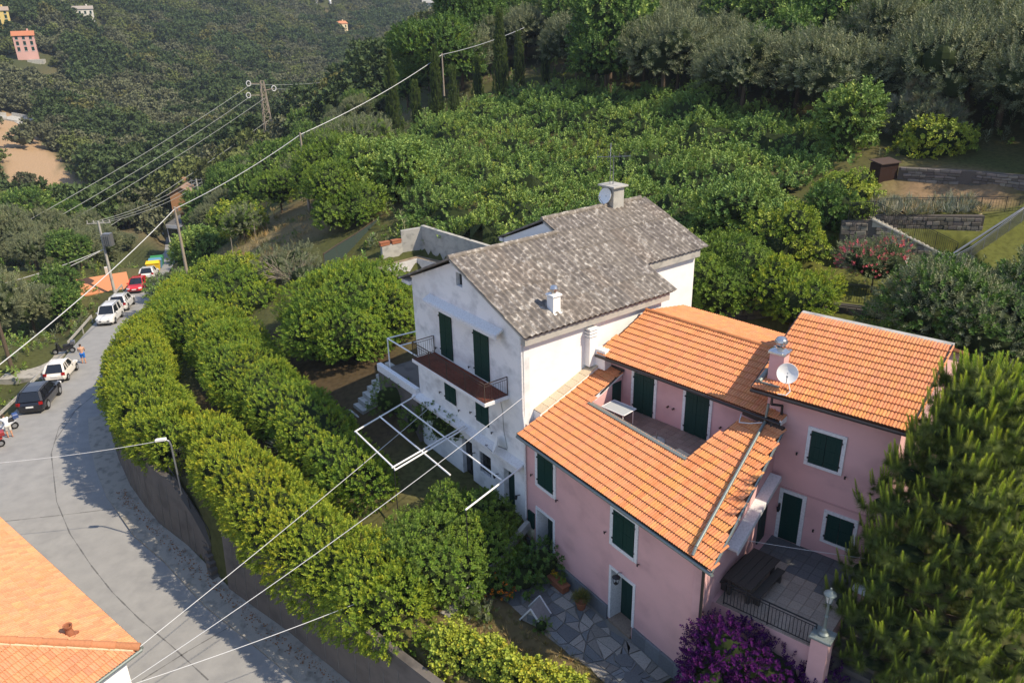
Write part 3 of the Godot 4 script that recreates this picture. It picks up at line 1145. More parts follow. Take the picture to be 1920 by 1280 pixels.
	dr.box(V(-1.68, 0.35, -0.29), V(-1.28, 2.42, -0.285))
	part("door", dr, M.green_shutter, t)
	var fd := MB.new()
	fd.box(V(-5.15, 0.35, -0.27), V(-4.25, 2.5, -0.22))
	part("garden_door", fd, M.glass_dark, t)
	var at := MB.new()
	at.box(V(-4.92, 10.42, -0.24), V(-4.42, 11.05, -0.2))
	at.box(V(-4.69, 10.42, -0.2), V(-4.65, 11.05, -0.15))
	part("attic_window", at, M.glass_dark, t)
	for q in [V(-2.1, 1.85, 0), V(-0.45, 1.55, 0), V(-4.0, 2.1, 0)]:
		var l := MB.new()
		l.tube(q, q + V(0, 0.05, 0.22), 0.02, 0.02, 6)
		l.lathe([Vector2(0, -0.16), Vector2(0.05, -0.14), Vector2(0.08, 0.02), Vector2(0.03, 0.08), Vector2(0, 0.1)], q + V(0, 0, 0.24), 8)
		part("wall_lamp", l, M.black_iron, t)
	var dp := MB.new()
	dp.path([V(-0.06, 9.4, 0.1), V(-0.05, 6.0, 0.07), V(0.06, 5.2, 0.07), V(0.06, 0.6, 0.07)], 0.055, 8)
	part("downpipe", dp, M.white_trim, t)
	var wr := MB.new()
	wr.path([V(-1.8, 6.2, 0.05), V(-1.6, 5.4, 0.02), V(-1.55, 4.4, 0.02), V(-1.3, 3.6, 0.03)], 0.012, 5)
	part("wall_cable", wr, M.cable_dark, t)
	# side terrace with its steps
	var st := MB.new()
	st.box(V(-13.3, -0.5, -6.5), V(-9.01, 3.18, 0.2))
	part("side_terrace", st, M.wall_concrete, t)
	var pp := MB.new()
	pp.bevel_box(V(-13.35, 3.18, -0.05), V(-9.1, 3.62, 0.22), 0.02)
	part("terrace_parapet", pp, M.white_trim, t)
	for k in 9:
		var s := MB.new()
		s.bevel_box(V(-14.5, 0.0, 1.4 - k * 0.32), V(-13.31, 0.7 + k * 0.28, 1.72 - k * 0.32), 0.015)
		part("stair_step", s, M.concrete, t)
	# white pipe pergola fixed to the ledge
	var pe := thing("pergola", "bare white pipe pergola frame over the white house courtyard", "pergola", V(0.47, 0, -29.85), deg_to_rad(-53.5))
	var y := 3.28
	for q in [[V(-9.1, y, 0.1), V(-7.62, y, 4.5)], [V(-7.62, y, 4.45), V(-3.45, y, 4.62)], [V(-4.62, y + 0.09, 0.15), V(-3.5, y + 0.09, 4.75)], [V(-4.42, y + 0.09, 0.15), V(-3.25, y + 0.09, 4.75)], [V(-0.08, y, 0.15), V(1.05, y, 3.9)],
			[V(-8.62, y + 0.05, 1.38), V(0.25, y + 0.05, 1.52)], [V(-8.15, y + 0.05, 2.86), V(-1.45, y + 0.05, 3.02)]]:
		var p := MB.new()
		p.tube(q[0], q[1], 0.04, 0.04, 8)
		part("beam", p, M.white_paint, pe)
	for q in [V(-7.62, 0, 4.45), V(-3.4, 0, 4.7), V(1.0, 0, 3.85)]:
		var p := MB.new()
		p.tube(V(q.x, -1.0, q.z), V(q.x, y, q.z), 0.022, 0.022, 8)
		part("post", p, M.black_iron, pe)
	var p2 := thing("pergola", "small white pipe frame over the side terrace steps", "pergola", V(0.47, 0, -29.85), deg_to_rad(-53.5))
	for q in [[V(-12.75, 5.2, -0.28), V(-12.6, 5.2, -2.2)], [V(-12.75, 5.2, -0.28), V(-9.2, 5.2, -0.3)], [V(-11.5, 5.15, -0.3), V(-11.4, 5.15, -2.2)], [V(-12.6, 5.2, -2.2), V(-9.1, 5.2, -2.2)]]:
		var p := MB.new()
		p.tube(q[0], q[1], 0.04, 0.04, 8)
		part("beam", p, M.white_paint, p2)
	for q in [V(-12.75, 0, -0.28), V(-12.6, 0, -2.2)]:
		var p := MB.new()
		p.tube(V(q.x, 3.18, q.z), V(q.x, 5.2, q.z), 0.04, 0.04, 8)
		part("post", p, M.white_paint, p2)


func V2(x: float, y: float) -> Vector2:
	return Vector2(x, y)


func corrugated(b: MB, w: float, l: float) -> void:
	# x across, y out of the roof, z down the slope
	var n := 18
	var prev := Vector3.ZERO
	var pn := Vector3.ZERO
	for i in n + 1:
		var x := w * i / n
		var ph := x / 0.302 * TAU
		var p := V(x, 0.036 * cos(ph), 0)
		var m := V(0.036 * sin(ph) * TAU / 0.302, 1, 0).normalized()
		if i > 0:
			b.trin(prev + V(0, 0, l), p + V(0, 0, l), p, pn, m, m)
			b.trin(prev + V(0, 0, l), p, prev, pn, m, pn)
			b.quad(prev + V(0, -0.022, l), p + V(0, -0.022, l), p + V(0, 0, l), prev + V(0, 0, l))
		prev = p
		pn = m


func roof_tile_mesh(tone: Color) -> ArrayMesh:
	# interlocking clay tile: two rolls across, x across, y out, z down the slope
	var b := MB.new()
	b.col = tone
	var w := 0.226
	var l := 0.40
	var prof := [V2(0, 0.0), V2(0.014, 0.026), V2(0.045, 0.034), V2(0.078, 0.024), V2(0.093, 0.002), V2(0.122, 0.002), V2(0.138, 0.024), V2(0.168, 0.033), V2(0.198, 0.022), V2(0.212, 0.0), V2(w, 0.0)]
	for i in prof.size() - 1:
		var p: Vector2 = prof[i]
		var q: Vector2 = prof[i + 1]
		b.quad(V(p.x, p.y, l), V(q.x, q.y, l), V(q.x, q.y, 0), V(p.x, p.y, 0))
		b.quad(V(p.x, p.y - 0.013, l), V(q.x, q.y - 0.013, l), V(q.x, q.y, l), V(p.x, p.y, l))
	return b.mesh()


func inside_poly(p: Vector2, poly: PackedVector2Array) -> bool:
	return Geometry2D.is_point_in_polygon(p, poly)


func lay_tiles(out: Array, t: Transform3D, poly: PackedVector2Array, y_at_zero: float, slope: float, z_eave: float, gauge := 0.347, pitch := 0.222) -> void:
	# poly in local plan (x, z); the roof falls towards +z
	var dn := V(0, -slope, 1).normalized()
	var nr := V(0, 1, slope).normalized()
	var lo := Vector2(1e9, 1e9)
	var hi := -lo
	for p in poly:
		lo = lo.min(p)
		hi = hi.max(p)
	var tilt := Basis(V(1, 0, 0), -deg_to_rad(6.8))
	var bas := Basis(V(1, 0, 0), nr, dn)
	var r := 0
	var z := z_eave
	while z > lo.y - 0.4:
		var zc := z - gauge * 0.5 * dn.z
		var x := lo.x
		while x < hi.x:
			if inside_poly(V2(x + pitch * 0.5, zc), poly):
				var up := z - 0.4 * dn.z
				var p := V(x, y_at_zero - slope * up, up) + nr * 0.012
				var bb := bas * tilt
				bb = bb * Basis(V(0, 1, 0), (rng.randf() - 0.5) * 0.006)
				out.append(t * Transform3D(bb, p + nr * (rng.randf() * 0.004)))
			x += pitch
		z -= gauge * dn.z
		r += 1


func build_pink_house() -> void:
	var o := V(6.26, 0, -21.23)
	var t := thing("pink_house", "pink plastered house with orange clay tile roofs and dark green shutters", "house", o, deg_to_rad(-56.1))
	var inv := t.transform.affine_inverse()
	var fm := inv * frame(-46.9, V(4.87, 0, -31.17))       # middle part behind the roof terrace
	var fg := inv * frame(-40.4, V(9.86, 0, -25.72))       # right wing
	var fs := inv * frame(-38.7, o)                        # wall along the ground terrace
	# front wall with its two deep doorways
	var w := MB.new()
	var holes := [[-9.5, -8.37, -0.95, 1.52], [-4.56, -3.32, -0.95, 1.52]]
	w.panel(-10.38, 0, -1.4, 5.42, holes, 0.0, 0.6)
	part("wall", w, M.pink_plaster, t)
	for h in holes:
		var rv := MB.new()
		var x0: float = h[0]
		var x1: float = h[1]
		rv.box(V(x0 - 0.13, -0.95, -0.58), V(x0, 1.65, 0.03))
		rv.box(V(x1, -0.45, -0.58), V(x1 + 0.13, 1.65, 0.03))
		rv.box(V(x0, 1.52, -0.58), V(x1, 1.65, 0.028))
		var fr := part("door_frame", rv, M.white_trim, t)
		var d := MB.new()
		d.box(V(x0, -0.95, -0.62), V(x1, 1.52, -0.56))
		for i in 4:
			d.bevel_box(V(x0 + 0.02 + i * (x1 - x0 - 0.04) / 4, -0.9, -0.565), V(x0 + 0.02 + (i + 1) * (x1 - x0 - 0.04) / 4 - 0.012, 1.5, -0.545), 0.004)
		part("door", d, M.green_shutter, fr)
		var sill := MB.new()
		sill.col = Color(0.30, 0.23, 0.18)
		sill.box(V(x0, -1.05, -0.56), V(x1, -0.93, 0.09))
		part("door_step", sill, M.plain, fr)
	var pl := MB.new()
	pl.col = Color(0.20, 0.215, 0.23)
	var xs := [[-10.3, -9.63], [-8.24, -4.69], [-3.19, 0.05]]
	for q in xs:
		var a: float = q[0]
		while a < q[1] - 0.05:
			var e := minf(a + 0.75, q[1])
			var s := MB.new()
			var k := 0.85 + rng.randf() * 0.3
			s.col = Color(0.19 * k, 0.205 * k, 0.22 * k)
			s.bevel_box(V(a + 0.004, -1.3, -0.05), V(e - 0.004, -0.43 + 0.02 * (e + 10) * 0.3, 0.10), 0.02)
			part("plinth_stone", s, M.slate, t)
			a = e
	shutter_pair(t, -9.43, -8.35, 2.92, 4.42, 0.01, Transform3D.IDENTITY, 0.19)
	shutter_pair(t, -4.53, -3.36, 2.84, 4.34, 0.01, Transform3D.IDENTITY, 0.19)
	var mb := MB.new()
	mb.box(V(-10.15, 0.35, 0.002), V(-9.72, 1.15, 0.10))
	part("meter_box", mb, M.green_shutter, t)
	var ml := MB.new()
	ml.col = Color(0.62, 0.60, 0.42)
	ml.bevel_box(V(-10.12, -0.12, 0.002), V(-9.74, 0.26, 0.16), 0.03)
	part("letter_box", ml, M.plain, t)
	# wall beside the ground terrace
	var sw := MB.new()
	sw.extrude(PackedVector2Array([V2(0, -1.4), V2(5.75, -1.4), V2(5.75, 7.25), V2(0, 5.36)]), fs * Transform3D(Basis(V(0, 0, -1), V(0, 1, 0), V(1, 0, 0)), Vector3.ZERO), -0.35, 0.0)
	part("side_wall", sw, M.pink_plaster, t)
	var sd := MB.new()
	sd.box(V(0.002, 2.57, -5.50), V(0.05, 4.65, -4.80))
	part("side_door", sd, M.green_shutter, t, fs)
	var cv := MB.new()
	cv.bar(V(0.22, 5.42, -5.5), V(0.22, 4.30, -1.75), 0.42, 0.10)
	cv.bar(V(0.42, 5.36, -5.5), V(0.42, 4.24, -1.75), 0.05, 0.2)
	part("awning_box", cv, M.white_trim, t, fs)
	# lower roof, cut open for the roof terrace
	var roofs := []
	var low := PackedVector2Array([V2(-9.98, 0.60), V2(0.80, 0.60), V2(-1.28, -5.1), V2(-2.98, -4.98), V2(-3.17, -2.2), V2(-8.78, -2.2), V2(-9.02, -4.3), V2(-10.26, -4.25)])
	lay_tiles(roofs, Transform3D.IDENTITY, low, 5.50, 0.385, 0.64)
	var dk := MB.new()
	for q in [[V2(-9.98, 0.55), V2(0.72, 0.55), V2(-0.2, -2.2), V2(-10.1, -2.2)], [V2(-10.1, -2.2), V2(-8.8, -2.2), V2(-9.02, -4.25), V2(-10.24, -4.2)], [V2(-3.17, -2.2), V2(-0.2, -2.2), V2(-1.24, -5.05), V2(-2.98, -4.95)]]:
		var pts := []
		for p in q:
			pts.append(V(p.x, 5.475 - 0.385 * p.y, p.y))
		dk.slab(pts, V(0, -0.11, 0))
	part("roof_deck", dk, M.underlay, t)
	var ge := MB.new()
	ge.col = Color(0.42, 0.45, 0.4)
	ge.box(V(-10.3, 5.06, 0.003), V(0.5, 5.2, 0.5))
	part("eave_soffit", ge, M.concrete, t)
	var gu := MB.new()
	gu.tube(V(-10.05, 5.17, 0.66), V(0.86, 5.15, 0.66), 0.065, 0.065, 8)
	gu.tube(V(-10.05, 5.12, 0.60), V(0.86, 5.10, 0.60), 0.04, 0.04, 6)
	gu.bar(V(0.84, 5.26, 0.64), V(-1.22, 7.45, -5.12), 0.05, 0.11)
	part("gutter", gu, M.zinc, t)
	var vg := MB.new()
	vg.bar(V(0.78, 5.17, 0.6), V(-1.26, 7.36, -5.08), 0.03, 0.12)
	vg.bar(V(-8.80, 6.28, -2.2), V(-9.03, 7.11, -4.3), 0.05, 0.14)
	part("verge_board", vg, M.white_trim, t)
	var fl := MB.new()
	fl.bar(V(-8.8, 6.40, -2.25), V(-3.15, 6.40, -2.25), 0.22, 0.06)
	part("flashing", fl, M.zinc, t)
	var tf := MB.new()
	tf.bar(V(-10.28, 7.22, -4.3), V(-9.0, 7.22, -4.36), 0.1, 0.12)
	tf.bar(V(-9.02, 7.20, -4.3), V(-8.82, 6.62, -2.9), 0.06, 0.06)
	tf.bar(V(-3.0, 7.52, -5.02), V(-1.22, 7.55, -5.15), 0.12, 0.14)
	part("flashing", tf, M.gutter, t)
	var rp := MB.new()
	rp.path([V(-1.98, 7.56, -5.0), V(-0.08, 5.56, 0.42), V(-0.02, 5.36, 0.62)], 0.058, 10)
	rp.path([V(-1.98, 8.3, -5.1), V(-1.98, 7.58, -5.02)], 0.05, 8)
	part("roof_pipe", rp, M.zinc, t)
	var dp := MB.new()
	dp.path([V(0.0, 5.1, 0.6), V(0.0, 4.95, 0.5), V(0.08, 4.62, 0.12), V(0.08, -0.45, 0.09)], 0.055, 8)
	dp.tube(V(0.0, 5.12, 0.58), V(0.03, 4.7, 0.25), 0.10, 0.06, 8)
	part("downpipe", dp, M.gutter, t)
	var cb := MB.new()
	cb.path([V(-2.95, 7.56, -4.85), V(-2.7, 7.42, -4.45), V(-2.3, 7.5, -4.6), V(-1.98, 7.6, -4.85)], 0.018, 6)
	part("roof_cable", cb, M.cable, t)
	# roof terrace
	var fo := MB.new()
	fo.box(V(-0.9, 5.2, -0.02), V(6.2, 5.47, 2.9))
	var fo_o := part("roof_terrace", fo, M.concrete, t, fm)
	for i in 20:
		for j in 8:
			var x := -0.2 + i * 0.335
			var zz := 0.02 + j * 0.335
			if x > 6.0 or zz > 2.5:
				continue
			var b := MB.new()
			var k := 0.85 + rng.randf() * 0.25
			b.col = Color(0.34 * k, 0.235 * k, 0.19 * k)
			b.box(V(x + 0.006, 5.45, zz + 0.006), V(x + 0.329, 5.50, zz + 0.329))
			part("floor_tile", b, M.floor_beige, fo_o)
	var inner := MB.new()
	inner.extrude(PackedVector2Array([V2(2.25, 4.9), V2(2.25, 6.25), V2(4.32, 7.05), V2(4.45, 4.9)]), Transform3D(Basis(V(-0.13, 0, -1).normalized(), UP, V(1, 0, -0.13).normalized()), V(-8.44, 0, 0)), -0.2, -0.04)
	inner.extrude(PackedVector2Array([V2(2.2, 4.9), V2(2.2, 6.2), V2(4.95, 7.25), V2(4.95, 4.9)]), Transform3D(Basis(V(0.068, 0, -1).normalized(), UP, V(1, 0, 0.068).normalized()), V(-3.32, 0, 0)), 0.04, 0.2)
	inner.box(V(-8.85, 4.9, -2.28), V(-3.1, 6.33, -2.14))
	part("terrace_wall", inner, M.pink_plaster, t)
	# middle part
	var mw := MB.new()
	mw.box(V(-1.25, 4.6, -5.4), V(7.05, 7.72, 0))
	part("middle_wall", mw, M.pink_plaster, t, fm)
	shutter_pair(t, 0.60, 1.64, 5.52, 7.34, 0.01, fm, 0.15, false, "terrace_door")
	shutter_pair(t, 3.27, 4.36, 5.52, 7.36, 0.01, fm, 0.15, false, "terrace_door")
	for q in [2.40, 2.68, 4.95]:
		var k := MB.new()
		k.box(V(q, 6.30, 0), V(q + 0.04, 6.36, 0.1))
		k.box(V(q - 0.03, 6.29, 0.08), V(q + 0.05, 6.33, 0.11))
		part("shutter_hook", k, M.rusty_iron, t, fm)
	var gd := MB.new()
	gd.box(V(-0.17, 5.52, 0.12), V(-0.02, 6.78, 0.72))
	part("cupboard_door", gd, M.green_shutter, t, fm)
	var cl := MB.new()
	cl.box(V(-1.3, 7.1, 0.0), V(-0.75, 8.0, 0.42))
	part("eave_end", cl, M.white_side, t, fm)
	lay_tiles(roofs, fm, PackedVector2Array([V2(-1.2, 0.5), V2(7.66, 0.5), V2(7.66, 0.03), V2(6.85, -0.05), V2(6.3, -2.72), V2(-0.95, -2.72)]), 7.955, 0.385, 0.47)
	var md := MB.new()
	md.slab([V(-1.2, 7.79, 0.36), V(7.62, 7.79, 0.36), V(7.62, 7.93, 0.0), V(-1.2, 7.93, 0.0)], V(0, -0.1, 0))
	md.slab([V(-1.2, 7.93, 0.0), V(6.95, 7.93, 0.0), V(6.3, 8.97, -2.7), V(-0.98, 8.97, -2.7)], V(0, -0.1, 0))
	part("roof_deck", md, M.underlay, t, fm)
	var rear := []
	lay_tiles(rear, fm * Transform3D(Basis(UP, PI), V(0, 0, -5.4)), PackedVector2Array([V2(-6.6, 0.1), V2(0.95, 0.1), V2(0.95, -2.66), V2(-6.6, -2.66)]), 8.47, 0.19, 0.15)
	roofs.append_array(rear)
	var rd := MB.new()
	rd.slab([V(-0.98, 8.96, -2.72), V(6.6, 8.96, -2.72), V(6.6, 8.42, -5.5), V(-0.98, 8.42, -5.5)], V(0, -0.12, 0))
	part("roof_deck", rd, M.underlay, t, fm)
	for k in 19:
		var c := MB.new()
		var g := 0.85 + rng.randf() * 0.3
		c.col = Color(0.55 * g, 0.22 * g, 0.09 * g)
		c.tube(V(-0.98 + k * 0.385, 9.01, -2.7), V(-0.98 + k * 0.385 + 0.41, 9.02, -2.7), 0.115, 0.10, 9)
		part("ridge_tile", c, M.tile, t, fm)
	var mg := MB.new()
	mg.tube(V(-1.22, 7.72, 0.52), V(7.64, 7.70, 0.52), 0.06, 0.06, 8)
	part("gutter", mg, M.gutter, t, fm)
	var se := MB.new()
	se.box(V(7.58, 7.62, -0.02), V(7.66, 7.86, 0.44))
	part("eave_end", se, M.white_side, t, fm)
	# right wing
	var gw := MB.new()
	gw.extrude(PackedVector2Array([V2(-3.85, 10.2), V2(0, 8.72), V2(0, -1.0), V2(-8.0, -1.0), V2(-8.0, 8.6)]), fg * Transform3D(Basis(V(0, 0, 1), V(0, 1, 0), V(-1, 0, 0)), Vector3.ZERO), -4.15, 0.52)
	part("wing_wall", gw, M.pink_plaster, t)
	var sc := MB.new()
	sc.col = Color(0.82, 0.8, 0.8)
	sc.box(V(-0.5, 4.84, 0), V(4.14, 4.91, 0.025))
	part("string_course", sc, M.pink_plaster, t, fg)
	shutter_pair(t, 1.25, 2.33, 6.30, 7.60, 0.01, fg, 0.15)
	shutter_pair(t, 2.24, 3.18, 3.30, 4.42, 0.01, fg, 0.15)
	var df := MB.new()
	df.box(V(0.37, 2.57, -0.02), V(0.52, 4.82, 0.035))
	df.box(V(1.26, 2.57, -0.02), V(1.41, 4.82, 0.035))
	df.box(V(0.52, 4.67, -0.02), V(1.26, 4.82, 0.033))
	var dfo := part("door_frame", df, M.white_trim, t, fg)
	var dd := MB.new()
	dd.box(V(0.52, 2.60, 0.004), V(1.26, 4.67, 0.03))
	for i in 3:
		dd.bevel_box(V(0.53 + i * 0.243, 2.62, 0.028), V(0.53 + i * 0.243 + 0.232, 4.65, 0.04), 0.004)
	part("door", dd, M.green_shutter, dfo)
	var wl := MB.new()
	wl.box(V(0.40, 3.85, 0.03), V(0.48, 4.15, 0.10))
	wl.lathe([Vector2(0, -0.15), Vector2(0.05, -0.12), Vector2(0.07, 0.05), Vector2(0, 0.12)], V(0.44, 3.95, 0.16), 8)
	part("wall_lamp", wl, M.black_iron, dfo)
	lay_tiles(roofs, fg, PackedVector2Array([V2(-1.0, 0.5), V2(4.45, 0.5), V2(4.45, -3.75), V2(-1.0, -3.75)]), 8.99, 0.385, 0.46)
	var wd := MB.new()
	wd.slab([V(-1.0, 8.82, 0.38), V(4.45, 8.82, 0.38), V(4.45, 10.41, -3.76), V(-1.0, 10.41, -3.76)], V(0, -0.12, 0))
	wd.slab([V(-1.0, 10.42, -3.8), V(4.45, 10.42, -3.8), V(4.45, 8.6, -8.2), V(-1.0, 8.6, -8.2)], V(0, -0.12, 0))
	part("roof_deck", wd, M.underlay, t, fg)
	var rg := MB.new()
	rg.slab([V(-1.02, 10.45, -3.7), V(4.5, 10.45, -3.7), V(4.5, 10.49, -4.05), V(-1.02, 10.49, -4.05)], V(0, -0.16, 0))
	part("ridge_board", rg, M.concrete, t, fg)
	var wg := MB.new()
	wg.tube(V(-1.02, 8.74, 0.50), V(4.5, 8.73, 0.50), 0.065, 0.065, 8)
	part("gutter", wg, M.gutter, t, fg)
	var vb := MB.new()
	vb.bar(V(-1.02, 8.82, 0.40), V(-1.02, 10.42, -3.78), 0.05, 0.12)
	vb.bar(V(4.48, 8.86, 0.40), V(4.48, 10.46, -3.78), 0.05, 0.14)
	part("verge_board", vb, M.gutter, t, fg)
	var gp := MB.new()
	gp.path([V(-0.18, 8.7, 0.5), V(-0.18, 8.42, 0.5), V(0.1, 8.3, 0.15), V(0.1, 7.9, 0.12), V(-0.12, 7.7, 0.35), V(-0.12, 7.4, 0.45), V(-0.12, 6.9, 0.5)], 0.05, 8)
	part("downpipe", gp, M.gutter, t, fg)
	var ch := MB.new()
	ch.bevel_box(V(-0.68, 8.7, -0.62), V(-0.14, 10.12, -0.12), 0.01)
	var cho := part("chimney", ch, M.pink_plaster, t, fg)
	var cm := MB.new()
	cm.box(V(-0.74, 10.12, -0.68), V(-0.08, 10.20, -0.06))
	cm.lathe([Vector2(0.36, 10.20), Vector2(0.17, 10.30), Vector2(0.16, 10.36)], V(-0.41, 0, -0.37), 20)
	part("chimney_cap", cm, M.steel, cho)
	var tu := MB.new()
	var pr := []
	for k in 9:
		var a := -PI / 2 + PI * k / 8.0
		pr.append(Vector2(maxf(0.01, 0.225 * cos(a)), 10.55 + 0.20 * sin(a)))
	tu.lathe(pr, V(-0.41, 0, -0.37), 20)
	for k in 20:
		var a := TAU * k / 20
		var e := V(cos(a), 0, sin(a))
		var q := V(-0.41, 10.55, -0.37)
		tu.bar(q + e * 0.15 + UP * 0.15, q + e * 0.235, 0.012, 0.03)
		tu.bar(q + e * 0.235, q + e * 0.15 - UP * 0.15, 0.012, 0.03)
	part("turbine_cowl", tu, M.steel, cho)
	dish(cho, V(0.14, 9.62, 0.16), V(0.30, 0.42, 0.86), 0.37, V(-0.2, 9.5, -0.14), "white satellite dish beside the pink chimney")
	var zp := MB.new()
	zp.tube(V(-0.86, 9.02, 0.18), V(-0.80, 9.28, -0.42), 0.10, 0.10, 10)
	zp.box(V(-0.98, 8.98, 0.10), V(-0.1, 9.03, 0.2))
	part("flashing", zp, M.zinc, cho)
	var cc := MB.new()
	cc.path([V(0.14, 9.25, 0.0), V(0.35, 9.0, 0.25), V(0.28, 8.9, 0.45), V(0.0, 8.88, 0.48)], 0.022, 6)
	part("dish_cable", cc, M.cable, cho)
	# ground terrace on the right
	var gt := MB.new()
	gt.box(V(-0.3, -1.4, -0.02), V(3.95, 2.53, 4.85))
	var gto := part("ground_terrace", gt, M.pink_plaster, t, fg)
	for i in 9:
		for j in 11:
			var x := 0.28 + i * 0.41
			var zz := 0.0 + j * 0.44
			var b := MB.new()
			var k := 0.88 + rng.randf() * 0.2
			b.col = Color(0.40 * k, 0.33 * k, 0.27 * k)
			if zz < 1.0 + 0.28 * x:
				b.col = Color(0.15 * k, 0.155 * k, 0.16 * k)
			b.box(V(x + 0.006, 2.5, zz + 0.006), V(x + 0.404, 2.57, zz + 0.434))
			part("floor_tile", b, M.floor_beige, gto)
	var lp := MB.new()
	lp.box(V(3.95, -1.0, 0.9), V(4.3, 3.05, 1.9))
	part("stair_parapet", lp, M.pink_plaster, t, fg)
	var lc := MB.new()
	lc.bevel_box(V(3.90, 3.05, 0.2), V(4.36, 3.12, 1.96), 0.015)
	part("parapet_cap", lc, M.slate, t, fg)
	var pi := MB.new()
	pi.box(V(3.70, -1.0, 4.62), V(4.25, 3.22, 5.15))
	var pio := part("terrace_pillar", pi, M.pink_plaster, t, fg)
	var pc := MB.new()
	pc.bevel_box(V(3.63, 3.22, 4.55), V(4.32, 3.30, 5.22), 0.02)
	part("pillar_cap", pc, M.zinc, pio)
	for k in 12:
		var s := MB.new()
		s.bevel_box(V(4.0, -1.4, 1.9 + k * 0.33), V(5.4, 2.45 - k * 0.2, 2.24 + k * 0.33), 0.015)
		part("stair_step", s, M.wall_concrete, t, fg)
	# the clay tiles: the nearest ones each on its own
	var eye := V(0, 22, 0)
	var world := t.transform
	var order := []
	for q in roofs:
		order.append([(world * (q as Transform3D)).origin.distance_to(eye), q])
	order.sort_custom(func(a, b): return a[0] < b[0])
	var tones := []
	for k in 8:
		var g := 0.92 + 0.018 * k
		tones.append(roof_tile_mesh(Color(0.74 * g, (0.285 + 0.017 * (k % 4)) * g, (0.122 + 0.014 * (k % 3)) * g)))
	for i in mini(300, order.size()):
		part_mesh("roof_tile", tones[rng.randi() % 8], M.tile, t, order[i][1])
	var mm := MultiMesh.new()
	mm.transform_format = MultiMesh.TRANSFORM_3D
	mm.use_colors = true
	mm.mesh = roof_tile_mesh(Color(0.72, 0.295, 0.13))
	mm.instance_count = order.size() - 300
	for i in range(300, order.size()):
		mm.set_instance_transform(i - 300, order[i][1])
		var g := 0.9 + rng.randf() * 0.16
		mm.set_instance_color(i - 300, Color(g, g * (0.97 + rng.randf() * 0.1), g * (0.98 + rng.randf() * 0.2)))
	var mi := MultiMeshInstance3D.new()
	mi.name = "roof_tiles"
	mi.multimesh = mm
	mi.material_override = M.tile
	mi.set_meta("kind", "stuff")
	t.add_child(mi, true)


